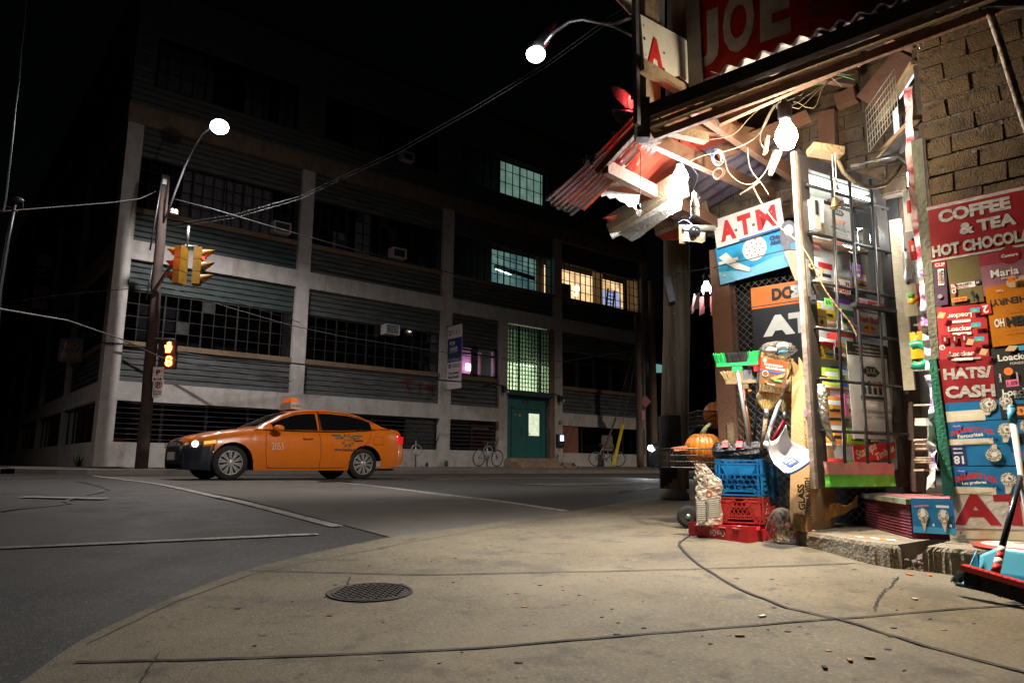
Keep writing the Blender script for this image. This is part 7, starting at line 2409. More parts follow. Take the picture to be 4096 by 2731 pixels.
# ---------------------------------------------------------------- goods in front of the shop
def v3(p, dz=0): return Vector((p.x, p.y, gz(p.x, p.y) + HS + dz))
X1, Y1 = Vector((1, 0, 0)), Vector((0, -1, 0))         # crate depth and crate front run
tc = gnd(2993, 2176 + 4)
tray_m = mat('tray_red', (.52, .02, .03), .4, var=.3, scale=9, bump=.1)
th_ = .10
LY, LX = .46, .34
T0 = Vector((tc.x, tc.y, gz(tc.x, tc.y) + HS + .002))
def tb(mb, x0, x1, y0, y1, z0, z1, m, O): mb.hexa([O + Vector((a, b, c)) for c in (z0, z1) for (a, b) in ((x0, y0), (x1, y0), (x1, y1), (x0, y1))], m)
tray = empty('bottle_tray', T0, 'low red plastic bottle tray with upside down white script under the milk crates', 'crate')
mb = MB()
tb(mb, 0, LX, 0, LY, 0, .03, tray_m, T0)
tb(mb, 0, .012, 0, LY, .03, th_, tray_m, T0); tb(mb, LX - .012, LX, 0, LY, .03, th_, tray_m, T0)
tb(mb, .012, LX - .012, 0, .012, .03, th_ - .025, tray_m, T0); tb(mb, .012, LX - .012, LY - .012, LY, .03, th_, tray_m, T0)
tb(mb, .012, .1, 0, .012, th_ - .025, th_, tray_m, T0); tb(mb, LX - .1, LX - .012, 0, .012, th_ - .025, th_, tray_m, T0)
for i in range(4): tb(mb, -.006, 0, .06 + i * .1, .11 + i * .1, .082, .088, mat('tray_edge', (.75, .3, .3), .5), T0)
for i in range(3):
    for j in range(4): mb.lathe([(.046, 0), (.046, th_ - .035), (.04, th_ - .035), (.04, .01)], T0 + Vector((.06 + i * .11, .07 + j * .107, .028)), tray_m, 14)
mb.build('tray_body', tray)
sh = Sheet(T0 + Vector((-.002, LY, .0)), -Vector((0, 1, 0)), Zv, LY, th_, .0)
sh.text('Coca-Cola', .5, .45, letter_w, w=.26, h=.42, bold=.03, rot=math.pi, shear=.25); sh.build('script', tray)

CR = .31
EX = (WC(.44, .9) - WC(0, 0)).normalized(); EY = Vector((-EX.y, EX.x, 0))
if EY.dot(camr) > 0: EY = -EY
def crate(O, H, m, label, kind):
    o = empty('milk_crate', O, label, 'milk crate', 'stacked milk crates')
    faces = []
    t = .012
    sides = [(O, EY, EX, 'front_side'), (O, EX, EY, 'right_side'), (O + EX * CR, EY, -EX, 'back_side'), (O + EY * CR, EX, -EY, 'left_side')]
    for (P, r, inn_, nm) in sides:
        mb = MB()
        def bar(a0, z0, a1, z1, w_, dp=t):
            a = P + r * a0 + Zv * z0 + inn_ * (dp / 2); b = P + r * a1 + Zv * z1 + inn_ * (dp / 2)
            mb.beam(a, b, w_, dp, m, upv=inn_)
        for z in (.01, .035, H - .035, H - .01, H * .58 if kind == 'hex' else H * .3): bar(0, z, CR, z, .009)
        for a in (.008, .03, CR - .03, CR - .008): bar(a, 0, a, H, .012, t * 1.1)
        if kind == 'hex':
            mb.prism([P + r * a + Zv * z + inn_ * .001 for a, z in ((.07, H * .6), (CR - .07, H * .6), (CR - .04, H * .8), (CR - .07, H - .03), (.07, H - .03), (.04, H * .8))], inn_ * .005, m)
            R_ = .0225
            for j in range(3):
                for i in range(7):
                    cx = .045 + i * .039 + (.0195 if j % 2 else 0); cz = H * .24 + j * .034
                    if cx < CR - .035:
                        for k in range(6):
                            t0, t1 = R(60 * k + 30), R(60 * k + 90)
                            bar(cx + R_ * math.cos(t0), cz + R_ * math.sin(t0), cx + R_ * math.cos(t1), cz + R_ * math.sin(t1), .007)
            bar(.09, .03, .07, .06, .008); bar(CR - .09, .03, CR - .07, .06, .008); bar(.04, .01, .085, .055, .008); bar(CR - .04, .01, CR - .085, .055, .008)
        else:
            bar(.05, .01, .12, H - .02, .022); bar(CR - .05, .01, CR - .12, H - .02, .022)
            mb.prism([P + r * a + Zv * z + inn_ * .002 for a, z in ((.02, .03), (.045, .03), (.105, H - .02), (.02, H - .02))], inn_ * .005, m)
            mb.prism([P + r * a + Zv * z + inn_ * .002 for a, z in ((CR - .045, .03), (CR - .02, .03), (CR - .02, H - .02), (CR - .105, H - .02))], inn_ * .005, m)
            bar(.075, H * .62, CR - .075, H * .62, .01)
            for i in range(8):
                a = .05 + i * .028
                bar(a, .03, min(a + .07, CR - .07), .03 + .11 * min(1, (CR - .07 - a) / .07), .005); bar(a, .03, max(a - .05, .07), .03 + .11 * min(1, (a - .06) / .07) if a > .06 else .03, .005)
        mb.build(nm, o)
    mb = MB(); mb.prism([O + EX * .012 + EY * .012, O + EX * (CR - .012) + EY * .012, O + EX * (CR - .012) + EY * (CR - .012), O + EX * .012 + EY * (CR - .012)], Zv * .01, m); mb.build('base', o)
    return o
cO = at(3060, 2098, 4.9); C0 = Vector((cO.x, cO.y, T0.z + th_ + .001))
red_c = mat('crate_red', (.4, .035, .03), .4, var=.35, scale=12, bump=.15); blu_c = mat('crate_blue', (.01, .16, .42), .35, var=.3, scale=12, bump=.15)
H1 = .18; H2 = .25
crate(C0, H1, red_c, 'dark red milk crate with diamond lattice, between the tray and the blue crate', 'dia')
crate(C0 + Vector((0, 0, H1)), H2, blu_c, 'blue milk crate with round honeycomb holes stacked on the red one', 'hex')
crate(C0 + EX * .33 - EY * .03 + Zv * (H1 - .02), H2, blu_c, 'second blue milk crate standing behind the first one against the carton', 'hex')
crate(C0 + EX * .33 - EY * .03 - Zv * .07, H1, red_c, 'second dark red milk crate in the shade behind the first one', 'dia')
ct = C0.z + H1 + H2
cl_ = at(2880, 1820, 4.9)
# black wrapped firewood bundle on top
blk = mat('black_film', (.035, .03, .03), .3, var=.6, scale=8, bump=1., bscale=22, stretch=(1, 1, 4))
a = C0 + EX * .14 + EY * .345; b = C0 + EX * .12 - EY * .04; a.z = b.z = ct + .06
mb = MB()
K = 26
vs = []
def bun(u, v_):
    p = a.lerp(b, u); t = 2 * math.pi * v_
    r = .058 * (1 if .06 < u < .86 else (.55 + 7 * u if u <= .06 else max(.25, 1 - (u - .86) * 5)))
    r *= 1 + .07 * math.sin(v_ * 50 + u * 6) + .05 * math.sin(v_ * 23) + random.uniform(-.02, .02)
    return p + EX * (r * math.cos(t) * 1.2) + Zv * (r * math.sin(t))
mb.surf(bun, K, 40, blk)
for u in (.25, .5): p = a.lerp(b, u); mb.quad(p - EX * .075 + EY * .02 + Zv * .02, p - EX * .075 - EY * .02 + Zv * .02, p - EX * .04 - EY * .02 + Zv * .062, p - EX * .04 + EY * .02 + Zv * .062, red)
tag(mb.build('wrapped_bundle'), 'bundle wrapped in wrinkled black film lying on the blue crate', 'bundle')

# white dustpan hanging right of the crates
def shellpan(name, m, F, label, W_, Lh, edge):
    o = empty(name, F(0, 0, 0), label, 'dustpan')
    mb = MB()
    def fn(u, v_):
        x = (u - .5) * W_ * (.55 + .45 * min(1, v_ * 1.6)) ; y = v_ * Lh
        rim = abs(2 * u - 1) ** 3
        z = .09 * rim * (1 - .5 * v_) + .1 * max(0, 1 - v_ * 3) ** 2
        return F(x, y, z)
    mb.surf(fn, 28, 18, m); ob = mb.build('pan', o, .004)
    mb = MB()
    mb.tube([fn(u / 20, 1.0) for u in range(1, 20)], .008, edge, 6); mb.build('lip', o)
    return o
wp = mat('pan_white', (.88, .86, .93), .25, var=.06)
pc = at(3130, 1850, 4.62)
ex = (at(3215, 1815, 4.6) - at(3060, 1800, 4.65)).normalized()
L1 = at(3085, 1812, 4.68); L2_ = at(3187, 1875, 4.56)
yv = (L2_ - L1).normalized(); xv = (at(3205, 1800, 4.78) - at(3172, 1935, 4.5)); xv = (xv - yv * xv.dot(yv)).normalized(); zv = xv.cross(yv)
if zv.dot(nW) < 0: zv = -zv
dp = shellpan('dustpan', wp, lambda x, y, z: L1 + xv * x + yv * y + zv * z, 'white plastic dustpan with blue lip propped beside the blue crate', .31, .2, mat('lip_blue', (.03, .08, .25), .4))
mb = MB(); mb.tube([L1 + zv * .03, L1 - yv * .03 + zv * .045, L1 - yv * .06 + zv * .04], .02, wp, 10, radii=[.03, .022, .018]); mb.build('handle', dp)
sh = Sheet(L1 + xv * -.03 + yv * .1 + zv * .008, yv, -xv if (yv.cross(-xv)).dot(zv) > 0 else xv, .06, .1, .0)
sh.rect(0, 0, 1, 1, MATS['lip_blue']); sh.rect(.2, .1, .4, .9, white); sh.rect(.6, .2, .75, .8, white); sh.build('label', dp)

# upright brooms
def handle(mb, a, b, r, m): mb.tube([a, b], r, m, 10)
def push_head(o, c, right, up_, W_, Hh, m_base, cols, flare=1.15, dn=False):
    """bristles pointing along up_"""
    fwd = right.cross(up_).normalized()
    mb = MB(); mb.beam(c - right * W_ / 2, c + right * W_ / 2, .03, .022, m_base, upv=up_); mb.beam(c - up_ * .03 - right * .035, c - up_ * .03 + right * .035, .025, .04, m_base, upv=up_, taper=1); mb.build('head', o)
    k = len(cols)
    for i, m in enumerate(cols):
        mb = MB()
        n_ = 64 // k
        for j in range(n_):
            for row in (-1, 0, 1):
                f = (i + (j + .5) / n_) / k - .5
                p = c + right * (f * W_) + fwd * (row * .009) + up_ * .01
                q = c + right * (f * W_ * flare + random.uniform(-.006, .006)) + fwd * (row * .018 + random.uniform(-.008, .008)) + up_ * (Hh * random.uniform(.92, 1.04))
                mb.tube([p, q], .0034, m, 3, cap=False)
        mb.build('bristles', o)
rtc = camr
bg_ = mat('bristle_green', (.02, .42, .1), .5); bk = mat('bristle_black', (.02, .02, .02), .6); br_ = mat('bristle_red', (.55, .03, .03), .5); bt = mat('bristle_tan', (.42, .28, .12), .7); bgy = mat('bristle_grey', (.2, .2, .22), .7)
alu = mat('brushed_pole', (.4, .38, .37), .35, .5)
c = at(2948, 1457, 5.05); rv = (at(3035, 1452, 4.95) - at(2872, 1462, 5.05)).normalized()
o = empty('push_broom', c, 'green broom with green and black bristles standing head up', 'broom', 'brooms standing by the fence')
push_head(o, c, rv, Zv, .28, .085, mat('plastic_green', (.02, .4, .1), .4), [bg_, bk, bk, bg_])
mb = MB(); handle(mb, c - Zv * .02, at(3004, 1830, 5.0), .012, alu); mb.build('handle', o)
c = at(3035, 1457, 5.12); o = empty('push_broom', c, 'red broom head peeking out behind the corn broom', 'broom', 'brooms standing by the fence')
push_head(o, c, rv, Zv, .12, .085, mat('plastic_red', (.5, .02, .03), .4), [br_, br_])
mb = MB(); handle(mb, c - Zv * .02, at(3010, 1840, 5.1), .01, bk); mb.build('handle', o)
c = at(2972, 1528, 5.2); o = empty('push_broom', c, 'worn tan and grey broom with copper handle between the green broom and corn broom', 'broom', 'brooms standing by the fence')
push_head(o, c, rv, Zv, .24, .085, mat('plastic_tan', (.3, .2, .1), .5), [bt, bgy], 1.3)
mb = MB(); handle(mb, c - Zv * .02, at(3012, 1840, 5.15), .011, mat('copper_pole', (.3, .12, .07), .35, .4)); mb.build('handle', o)
mb = MB(); mb.tube([at(2999, 1558, 5.18), at(3001, 1572, 5.18)], .014, orange, 8); mb.build('sticker', o)


def corn(tl, tr, br__, bl, neck, hend, d, label, hm, sleeve=False):
    o = empty('corn_broom', at(*neck, d), label, 'broom', 'brooms standing by the fence')
    straw = mat('straw', (.62, .45, .17), .8, c2=(.3, .19, .06), scale=60, thr=(.4, .6), stretch=(3, 3, .4), bump=.5)
    mb = MB()
    rows = [(tl, tr, .022), (((tl[0] + bl[0]) / 2, (tl[1] + bl[1]) / 2), ((tr[0] + br__[0]) / 2, (tr[1] + br__[1]) / 2), .03), (bl, br__, .036)]
    lx, rx_, ny = bl[0], br__[0], bl[1]
    for k in range(1, 6):
        f = k / 5; y = ny + (neck[1] - ny) * f; w_ = (1 - f ** 2.2) * (rx_ - lx) / 2 + 8; cx = (lx + rx_) / 2 + (neck[0] - (lx + rx_) / 2) * f
        rows.append(((cx - w_, y), (cx + w_, y), .036 - .02 * f))
    def fn(u, v_):
        k = u * (len(rows) - 1); i = min(len(rows) - 2, int(k)); t = k - i
        a = at(*rows[i][0], d).lerp(at(*rows[i + 1][0], d), t); b = at(*rows[i][1], d).lerp(at(*rows[i + 1][1], d), t); th = rows[i][2] + (rows[i + 1][2] - rows[i][2]) * t
        an = 2 * math.pi * v_
        return a.lerp(b, .5 - .5 * math.cos(an)) + nW * (th * .8 * math.sin(an)) + nW * .002 * math.sin(v_ * 120)
    mb.surf(fn, 40, 60, straw)
    for k in range(150):
        f = random.random(); a = at(tl[0] + (tr[0] - tl[0]) * f, tl[1] + (tr[1] - tl[1]) * f, d); 
        mb.tube([a - Zv * .02 + nW * random.uniform(-.015, .015), a + Zv * random.uniform(.01, .03) + nW * random.uniform(-.02, .02)], .0018, straw, 3, cap=False)
    mb.build('straw', o)
    mb = MB()
    for k in range(3):
        f = .75 + .06 * k
        pts = [fn(f * .32 + .04, v_ / 24) + nW * .002 for v_ in range(25)]
        mb.tube(pts, .0025, mat('red_stitch', (.4, .05, .03), .7), 4)
    mb.build('stitching', o)
    mb = MB(); mb.tube([at(neck[0], neck[1] - 8, d), at(neck[0], neck[1] + 22, d)], .017, metal_grey, 10); handle(mb, at(neck[0], neck[1] + 20, d), at(*hend, d + .05), .013, hm); mb.build('handle', o)
    if sleeve:
        f0 = .012
        s = px_sheet(lambda x, y, off: at(x, y, d - .06), (3046, 1430), (3150, 1447), (3044, 1536), 0, .002, names['brown'])
        s.rect(0, .55, 1, 1, flat('sleeve_red', (.5, .08, .03), .25)); s.rect(0, .5, 1, .56, blue)
        s.text('CORN BROOM', .47, .78, white, w=.7, bold=.05); s.text('BALAI DE MAIS', .57, .66, white, w=.75, bold=.05); s.disc(.13, .92, .07, white); s.disc(.2, .42, .12, white); s.disc(.2, .42, .1, names['brown'])
        s.poly([(.4, .3), (.95, .55), (.9, .4), (.5, .22)], straw); s.rect(.55, .2, .85, .27, green); s.rect(.2, .1, .32, .16, orange); s.rect(.3, .04, .6, .07, white)
        s.build('sleeve', o)
corn((3046, 1422), (3172, 1448), (3124, 1580), (3036, 1565), (3065, 1645), (3045, 1800), 4.9, 'yellow corn broom in a printed CORN BROOM sleeve standing head up', plank_m, True)
corn((3162, 1500), (3196, 1500), (3166, 1570), (3132, 1565), (3140, 1655), (3070, 1800), 5.05, 'smaller corn broom with red handle beside the tall carton', mat('red_pole', (.4, .01, .02), .35))
mb = MB(); handle(mb, at(3120, 1600, 5.0), at(3055, 1790, 4.95), .015, mat('white_pole', (.62, .58, .58), .4)); handle(mb, at(3150, 1520, 5.02), at(3120, 1600, 5.0), .015, MATS['white_pole']); tag(mb.build('white_handle'), 'white plastic pole leaning behind the labelled corn broom', 'pole')
mb = MB(); handle(mb, at(3060, 1640, 5.1), at(3036, 1800, 5.1), .006, metal_dark); tag(mb.build('dark_rod'), 'thin dark rod leaning between the brooms', 'pole')

# tall carton
card = layered('cardboard', (.42, .24, .1), [((.25, .13, .05), 3, .5, .7, .6, None), ((.55, .36, .18), 30, .6, .75, .3, (1, 1, .2))], .7, .2, 60)
cA, cB, cC = at(3155, 2075, 4.72), at(3222, 2085, 4.62), at(3335, 2050, 5.0)
cart = empty('tall_carton', cB, 'tall brown carton wrapped in clear tape standing on end beside the door', 'carton')
mb = MB()
zb_ = SZ + .002 if SZ > cB.z else cB.z
tA, tB, tC = at(3168, 1500, 4.9), at(3262, 1500, 4.8), at(3340, 1500, 5.2)
zt_ = tB.z
for q in (cA, cB, cC): q.z = gz(q.x, q.y) + HS + .02
cB.z = cA.z = cC.z = max(cA.z, SZ + .002)
D_ = cA + (cC - cB); Dt = tA + (tC - tB)
for q in (tA, tB, tC, Dt): q.z = zt_
mb.hexa([cA, cB, cC, D_, tA, tB, tC, Dt], card); mb.build('box', cart)
mb = MB(); 
for k in range(5):
    q = tA.lerp(tB, .1 + k * .18); mb.quad(q, q + (tB - tA) * .25, q + (tB - tA) * .22 + Zv * random.uniform(.05, .12) + nW * random.uniform(-.05, .05), q + Zv * random.uniform(.05, .14) + nW * random.uniform(-.03, .06), card)
mb.build('flaps', cart)
fr_ = lambda u, v_, o_=.004: (cA.lerp(cB, u)).lerp(tA.lerp(tB, u), v_) + ((cB - cA).cross(Zv).normalized() * o_ if (cB - cA).cross(Zv).dot(nW) > 0 else (cB - cA).cross(Zv).normalized() * -o_)
for (u, v_) in ((.62, .93), (.62, .72)):
    s = Sheet(fr_(u, v_), (tB - tA), Zv, .045, .05, .001, back=pink); s.text('1.99', .5, .5, red, w=.8, bold=0); tag(s.build('price_tag'), ('upper' if v_ > .8 else 'lower') + ' pink price tag on the tall carton', 'price tag')
s = Sheet(fr_(.42, .5), (tB - tA), Zv, .1, .2, .0); s.text('HANDLE WITH CARE', .5, .5, black, w=1.9, rot=math.pi / 2, bold=.02); s.build('print', cart)
s = Sheet(fr_(.55, .03), (tB - tA), Zv, .1, .3, .0); s.text('GLASS', .3, .6, black, w=1.6, rot=math.pi / 2, bold=.04); s.text('HANDLE WITH', .7, .6, black, w=2.4, rot=math.pi / 2, bold=.04); s.build('print', cart)
film = clear('packing_film', (1, .95, .85), .9, .12, base=(.6, .5, .35))
mb = MB(); mb.surf(lambda u, v_: (cA.lerp(cB, u * 1.1 - .05)) + Zv * (.28 * v_ - .01) + nW * (.012 + .012 * math.sin(u * 30 + v_ * 9) * math.cos(v_ * 17)), 30, 14, film); mb.build('tape_film', cart)
mb = MB(); f0 = at(3290, 2085, 4.6); f1 = at(3430, 2010, 5.0)
mb.surf(lambda u, v_: at(3300 + 130 * u, 2085 - 60 * u - 40 * v_, 4.7 + .3 * u) + Zv * (.03 * math.sin(u * 7 + v_ * 3) * math.sin(v_ * 5)), 20, 12, mat('amber_film', (.55, .33, .1), .25, bump=.8, bscale=25))
tag(mb.build('amber_wrap'), 'crumpled amber plastic wrap on the slab under the door', 'plastic wrap')
mb = MB(); bc = at(3130, 2120, 4.8); bc.z = gz(bc.x, bc.y) + HS + .1
def bagf(c, r, hgt, seed, sx_=1.):
    def fn(u, v_):
        t = math.pi * u; p = 2 * math.pi * v_
        k = 1 + .14 * math.sin(p * 5 + seed) * math.sin(t * 3) + .08 * math.sin(p * 11 + t * 9 + seed) + .05 * math.sin(p * 19 - t * 14)
        return Vector((c.x + r * sx_ * k * math.sin(t) * math.cos(p), c.y + r * k * math.sin(t) * math.sin(p), c.z + hgt * math.cos(t)))
    return fn
mb.surf(bagf(bc, .085, .12, 1.), 40, 60, clear('clear_bag', (.9, .88, .85), .75, .1, base=(.4, .36, .32))); tag(mb.build('clear_bag'), 'crumpled clear plastic bag right of the bottle tray', 'plastic bag')
mb = MB(); mb.surf(bagf(at(3110, 1400, 4.95), .11, .06, 2., 1.1), 40, 60, MATS['clear_bag']); mb.build('film', None)
gbag = bpy.data.objects[-1] if False else None
o = [q for q in bpy.data.objects if q.name.startswith('film')][0]; tag(o, 'clear plastic bag of white sponges stuffed above the corn broom', 'plastic bag'); o.name = 'sponge_bag'
for q, m, r in (((3085, 1402), white, .04), ((3130, 1385), white, .045), ((3132, 1408), cyan, .035)):
    mb = MB(); mb.ball(at(*q, 4.95), r, m, 10, (1, 1, .6)); x = mb.build('sponge', o)

# bag of kindling left of the crates
kb = Vector((T0.x + .06, T0.y + .56, 0)); kc = at(2828, 1985, 4.98)
kraft = mat('kraft_bag', (.3, .16, .09), .35, c2=(.5, .45, .4), scale=11, thr=(.5, .6), bump=1., bscale=35)
ko = empty('kindling_bag', v3(kc), 'clear and brown bag with white labels and barcode leaning left of the crates', 'bag')
mb = MB()
lw_ = [(2890 - 60, 1860), (2800, 1850)]
def kf(u, v_):
    y = 2098 - 245 * u
    x0 = 2780 + (8 if u < .75 else -6) + 6 * math.sin(u * 9); x1 = 2886 - (70 * max(0, u - .72) / .28 if u > .72 else 0) + 4 * math.sin(u * 13)
    an = 2 * math.pi * v_
    p = at(x0, y, 4.98).lerp(at(x1, y, 4.98), .5 - .5 * math.cos(an))
    return p + nW * (.05 * math.sin(an) * (1 - .6 * u)) + nW * .005 * math.sin(u * 43 + 9 * math.sin(v_ * 21))
mb.surf(kf, 40, 40, kraft); mb.build('bag', ko)
s = Sheet(at(2786, 2085, 4.9), at(2830, 2085, 4.9) - at(2786, 2085, 4.9), Zv, .075, .14, .0, back=mat('label_clear', (.5, .46, .42), .4))
for k in range(9): s.rect(.08, .08 + .1 * k, .9, .12 + .1 * k, white)
s.build('label', ko)
s = Sheet(at(2832, 2075, 4.88), at(2882, 2068, 4.88) - at(2832, 2075, 4.88), Zv, .085, .13, .0, back=MATS['label_clear'])
for k in range(9): s.rect(.08, .08 + .1 * k, .9, .12 + .1 * k, white)
s.build('label', ko)
s = Sheet(at(2804, 1942, 4.9), at(2826, 1936, 4.9) - at(2804, 1942, 4.9), Zv, .035, .035, .0, back=white)
for k in range(7): s.rect(.1 + .12 * k, .1, .16 + .12 * k, .9, black)
s.build('barcode', ko)
s = Sheet(at(2826, 1990, 4.88), at(2846, 1988, 4.88) - at(2826, 1990, 4.88), Zv, .035, .035, .0, back=flat('tag_orange', (.6, .15, .05))); s.disc(.5, .5, .3, cream); s.build('badge', ko)

# pumpkins, wire baskets, wheel stand
pk = layered('pumpkin_skin', (.62, .17, .012), [((.4, .08, .01), 4, .5, .7, .6, (1, 1, .4)), ((.7, .35, .08), 18, .66, .74, .4, None)], .42, .15, 50)
stem_m = mat('pumpkin_stem', (.2, .19, .08), .85, bump=.7)
def pumpkin(c, r, hgt, label):
    o = empty('pumpkin', c - Zv * hgt, label, 'pumpkin', 'pumpkins in wire baskets')
    mb = MB(); nr = 18
    def fn(u, v_):
        t = math.pi * u; p = 2 * math.pi * v_
        k = 1 - .045 * (abs(math.cos(p * nr / 2)) ** 6) + .02 * math.sin(p * 3)
        s_ = math.sin(t) ** .85
        return c + Vector((r * k * s_ * math.cos(p), r * k * s_ * math.sin(p), hgt * math.cos(t) * (1 - .18 * math.exp(-(t / .3) ** 2))))
    mb.surf(fn, 40, 144, pk); mb.build('flesh', o)
    mb = MB(); t_ = c + Zv * hgt * .84; mb.tube([t_, t_ + Zv * .03 + camr * .005, t_ + Zv * .06 + camr * .03, t_ + Zv * .085 + camr * .06], .015, stem_m, 8, radii=[.028, .018, .014, .012]); mb.build('stem', o)
basket_m = mat('basket_wire', (.06, .055, .05), .4, .5)
def basket(x0, x1, yt, yb, d, depth, label, n=17):
    o = empty('wire_basket', at((x0 + x1) / 2, yb, d), label, 'wire basket', 'wire baskets of pumpkins')
    a, b = at(x0, yt, d), at(x1, yt + 4, d - .05); h = a.z - at(x0, yb, d).z
    away = Vector((camr.y * -1, camr.x, 0)) * depth
    cs = [a, b, b + away, a + away]
    mb = MB()
    for k, r_ in ((0, .006), (.35, .0025), (.68, .0025), (1, .004)):
        pts = [p - Zv * h * k for p in cs]; mb.tube(pts + [pts[0]], r_, basket_m, 6, cap=False)
    for i in range(4):
        p, q = cs[i], cs[(i + 1) % 4]
        m_ = n if i % 2 == 0 else 9
        for j in range(m_): w0 = p.lerp(q, j / m_); mb.tube([w0, w0 - Zv * h], .0022, basket_m, 4, cap=False)
    mb.build('basket_wires', o)
    mb = MB()
    for j in range(9): p = cs[0].lerp(cs[1], j / 8) - Zv * h; mb.tube([p, p + away], .0022, basket_m, 4, cap=False)
    mb.build('basket_floor', o)
    return o
basket(2682, 2893, 1792, 1868, 5.35, .34, 'front wire basket holding the bigger pumpkin')
basket(2787, 2925, 1643, 1700, 6.1, .3, 'rear wire basket with the other pumpkin behind the brown post')
pumpkin(at(2814, 1795, 5.52), .138, .125, 'bigger orange pumpkin with curved stem in the front wire basket')
pumpkin(at(2872, 1658, 6.2), .12, .115, 'orange pumpkin half hidden behind the brown post in the rear basket')
cs_ = empty('basket_stand', v3(at(2760, 2100, 5.9)), 'dark wheeled stand carrying the wire baskets', 'stand')
mb = MB()
p0, p1 = v3(at(2790, 2090, 5.7), .1), at(2790, 1860, 5.6)
mb.tube([p0, at(2795, 1950, 5.7), p1], .016, metal_dark, 8); mb.tube([at(2895, 1900, 5.7), v3(at(2895, 2060, 5.7), .1)], .016, metal_dark, 8); mb.tube([at(2830, 1700, 6.2), at(2830, 1900, 6.0)], .014, metal_dark, 8)
mb.build('frame', cs_)
mb = MB(); mb.tube([at(2800, 2035, 5.6), at(2760, 2030, 5.6), at(2728, 2040, 5.6), at(2732, 2052, 5.6), at(2800, 2052, 5.6)], .016, metal_dark, 8); mb.build('bumper', cs_)
mb = MB(); wc = v3(at(2755, 2110, 5.45), .085); ax_ = Vector((-camr.y, camr.x, 0)) * -1
mb.lathe([(.05, 0), (.078, .0), (.082, -.012), (.078, -.026), (.05, -.026)], wc, rubber, 26, axis=ax_); mb.lathe([(.05, -.003), (.02, -.0), (.015, .01), (0, .012)], wc, metal_grey, 18, axis=ax_); mb.build('wheel', cs_)
# orange liner and green leaf
mb = MB(); mb.beam(at(2690, 1797, 5.36), at(2748, 1790, 5.4), .01, .03, mat('orange_liner', (.8, .22, .12), .5)); tag(mb.build('orange_liner'), 'orange plastic liner on the left rim of the front basket', 'liner')
mb = MB(); mb.ball(at(2902, 1770, 5.6), .03, green, 10, (1, 1, .7)); tag(mb.build('green_fruit'), 'pale green plastic bit right of the bigger pumpkin', 'gourd')

# bottom right: long handled dustpan, push broom, cardboard piece
bp = mat('dustpan_blue', (.1, .38, .5), .3, var=.08)
P0 = v3(gnd(3822, 2350)); P1 = v3(gnd(4140, 2420)); 
xv2 = (P1 - P0); xv2.z = 0; xv2.normalize(); bk2 = Vector((-xv2.y, xv2.x, 0)) 
if bk2.dot(WC(0, 1) - WC(0, 0)) < 0: bk2 = -bk2
W2 = .37
o = empty('long_dustpan', P0, 'light blue lobby dustpan with a long white handle at the right edge', 'dustpan')
f = lambda x, y, z: P0 + xv2 * x + bk2 * y + Zv * z
mb = MB()
mb.surf(lambda u, v_: f(W2 * u, .16 * v_, .004 + .04 * v_), 2, 2, bp)
mb.surf(lambda u, v_: f(W2 * u, .16 + .02 * v_, .044 + .13 * v_ * (1 - .35 * max(0, abs(2 * u - 1) * 2 - 1))), 14, 6, bp)
for x in (0, W2):
    mb.surf(lambda u, v_: f(x, .16 * u, .004 + .04 * u + v_ * (.012 + .1 * u * u)), 8, 3, bp)
mb.surf(lambda u, v_: f(W2 * u, -.012 * v_, .006 + .012 * v_), 2, 1, mat('lip_pale_blue', (.25, .5, .6), .35))
mb.build('pan', o, .004)
hb = f(W2 * .7, .18, .17)
mb = MB(); ht = at(4052, 1690, 3.55); mb.tube([hb - Zv * .06, ht], .0145, mat('handle_white', (.62, .57, .53), .35), 12); mb.build('handle', o)
mb = MB(); mb.tube([hb - Zv * .13, hb - Zv * .04], .022, bp, 12); mb.tube([ht, at(4046, 1632, 3.56)], .019, mat('grip_blue', (.06, .3, .45), .35), 12); mb.ball(at(4046, 1632, 3.56), .019, MATS['grip_blue'], 10); mb.build('grip', o)
c = at(3975, 2315, 3.16); a_, b_ = at(3852, 2266, 3.25), at(4140, 2350, 3.02)
o = empty('floor_broom', c, 'red headed push broom with thick black bristles and striped grip at the bottom right', 'broom')
mb = MB(); mb.beam(a_, b_, .05, .022, mat('broom_red', (.5, .02, .02), .35))
dv = (b_ - a_).normalized()
for k in range(11): mb.lathe([(.006, 0), (.007, .006), (0, .007)], a_.lerp(b_, .05 + k * .09) + Vector((-.6, -.6, .1)).normalized() * .026, MATS['broom_red'], 8, axis=(WC(0, 0) - WC(0, 1)))
mb.build('head', o)
mb = MB()
for k in range(1500):
    t = random.random(); w0 = a_.lerp(b_, t) + (WC(0, 1) - WC(0, 0)) * random.uniform(-.022, .022) - Zv * .01
    e = w0 - Zv * (random.uniform(.05, .068)) + Vector((random.uniform(-.012, .012), random.uniform(-.012, .012), 0)) + dv * (-.035 if t < .07 else 0) - dv * .01
    m1 = w0.lerp(e, .5) + Vector([random.uniform(-.006, .006) for _ in range(3)])
    mb.tube([w0, m1, e], .0016, bk, 3, cap=False)
mb.build('bristles', o)
hb = at(3982, 2285, 3.2)
mb = MB(); top_ = at(4098, 1850, 3.5); mb.tube([hb.lerp(top_, .2), top_], .013, mat('handle_black', (.02, .02, .03), .25), 12); mb.build('handle', o)
for k in range(4):
    mb = MB(); mb.tube([hb.lerp(top_, .05 * k), hb.lerp(top_, .05 * k + .05)], .0175 - .001 * k, (red, white)[k % 2], 12); mb.build('grip_band', o)
mb = MB(); q0 = v3(gnd(3840, 2352), .03)
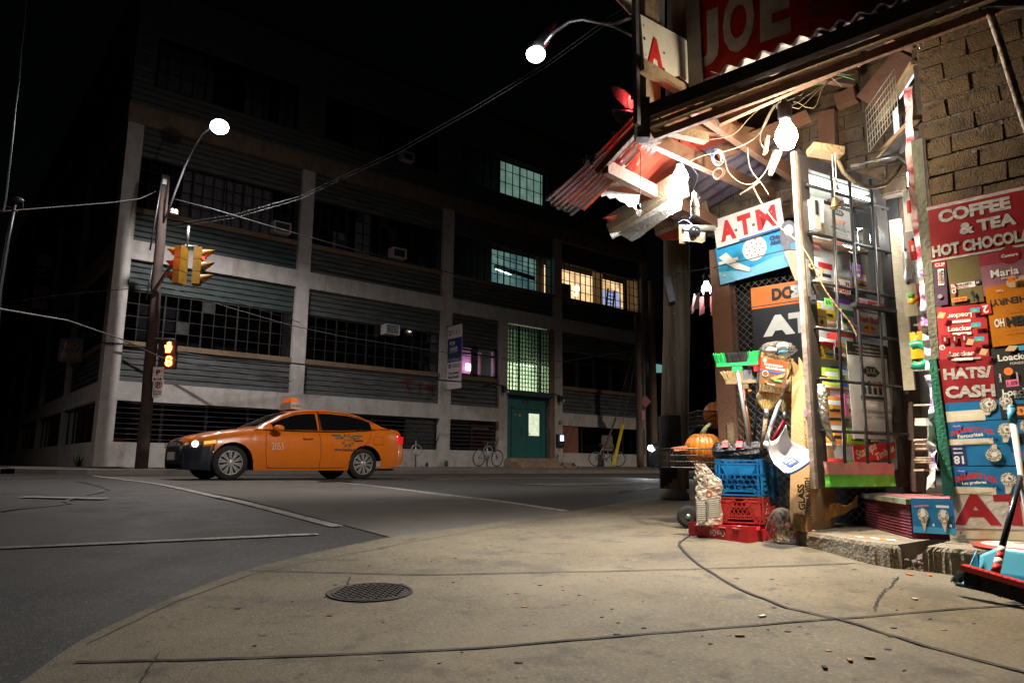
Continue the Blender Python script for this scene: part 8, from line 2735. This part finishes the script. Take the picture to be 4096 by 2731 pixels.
mb.prism([f(.03, .03, .03), f(.16, .03, .03), f(.18, .1, .045), f(.02, .1, .045)], Zv * .008, mat('torn_card', (.6, .33, .12), .8)); tag(mb.build('cardboard_scrap'), 'torn orange brown cardboard scrap lying in the blue dustpan', 'cardboard')
# striped tape on the slab
for (a, b, lab) in (((3396, 2156), (3590, 2190), 'orange and white striped tape along the slab edge'), ((3200, 2120), (3270, 2135), 'short piece of striped tape at the left end of the slab')):
    A_, B_ = at(*a, 4.35 if a[0] > 3300 else 4.75), at(*b, 4.05 if a[0] > 3300 else 4.62); A_.z = B_.z = SZ + .005
    mb = MB(); nn_ = 6
    for k in range(nn_):
        p, q = A_.lerp(B_, k / nn_), A_.lerp(B_, (k + 1) / nn_); wd = Vector((.02, .02, .004)) * (.4 + 1.2 * k / nn_)
        mb.quad(p, q, q + wd, p + wd * .9, (flat('tape_orange', (.8, .16, .03)), white)[k % 2])
    tag(mb.build('warning_tape'), lab, 'tape')

# far background right: unlit house block and pale canopy
hb_ = layered('dark_house', (.05, .05, .055), [], .8)
o = empty('far_building', (44, 26, .6), 'dark plain building down the street behind the pole', 'building')
mb = MB(); mb.box((52, 33, 6), (14, 16, 12), hb_); mb.build('wall', o)
mb = MB(); mb.box((44.95, 33, 12.1), (.3, 16.2, .3), hb_); mb.build('cornice', o)
mb = MB()
for i in range(4):
    for j in range(3): mb.box((44.9, 27 + 4 * i, 3 + 3.4 * j), (.1, 1.6, 2), glass)
mb.build('window', o)
o = empty('lit_canopy', (36.5, 24.2, 3.6), 'pale teal lit canopy seen between the two far poles', 'canopy')
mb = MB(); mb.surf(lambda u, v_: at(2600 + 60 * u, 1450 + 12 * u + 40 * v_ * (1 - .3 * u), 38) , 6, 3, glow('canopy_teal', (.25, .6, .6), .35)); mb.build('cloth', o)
mb = MB(); mb.tube([at(2600, 1447, 38), at(2662, 1455, 38)], .06, metal_dark, 6); mb.build('rail', o)
# street lamps that stand outside the picture and light the street
def off_lamp(x, y, aimx, aimy, power, label, lc=(1, .86, .7)):
    z0 = gz(x, y)
    o = empty('street_lamp', (x, y, z0), label, 'street lamp', 'cobra street lamps')
    mb = MB(); mb.tube([(x, y, z0), (x, y, z0 + 8.2), (x + aimx * .3, y + aimy * .3, z0 + 8.8), (x + aimx, y + aimy, z0 + 9)], .09, metal_grey, 10, radii=[.12, .08, .05, .04]); mb.build('pole', o)
    p = Vector((x + aimx, y + aimy, z0 + 8.95))
    mb = MB(); mb.box(p, (.6, .3, .14), metal_grey); mb.build('lamp_head', o)
    mb = MB(); mb.ball(p - Zv * .08, .12, MATS['street_lamp_lens'], 14, (1, 1, .5)); mb.build('lens', o)
    lamp('street_light', p - Zv * .2, power, lc, .12, o, spot=R(165), aim=p - Vector((0, 0, 5)))
off_lamp(26, 7.2, -.3, 1.8, 3600, 'street lamp hidden behind the corner shop further down the street')
off_lamp(-11, 19, 1.8, 1.8, 900, 'street lamp across the side street outside the left edge', (1, .85, .78))
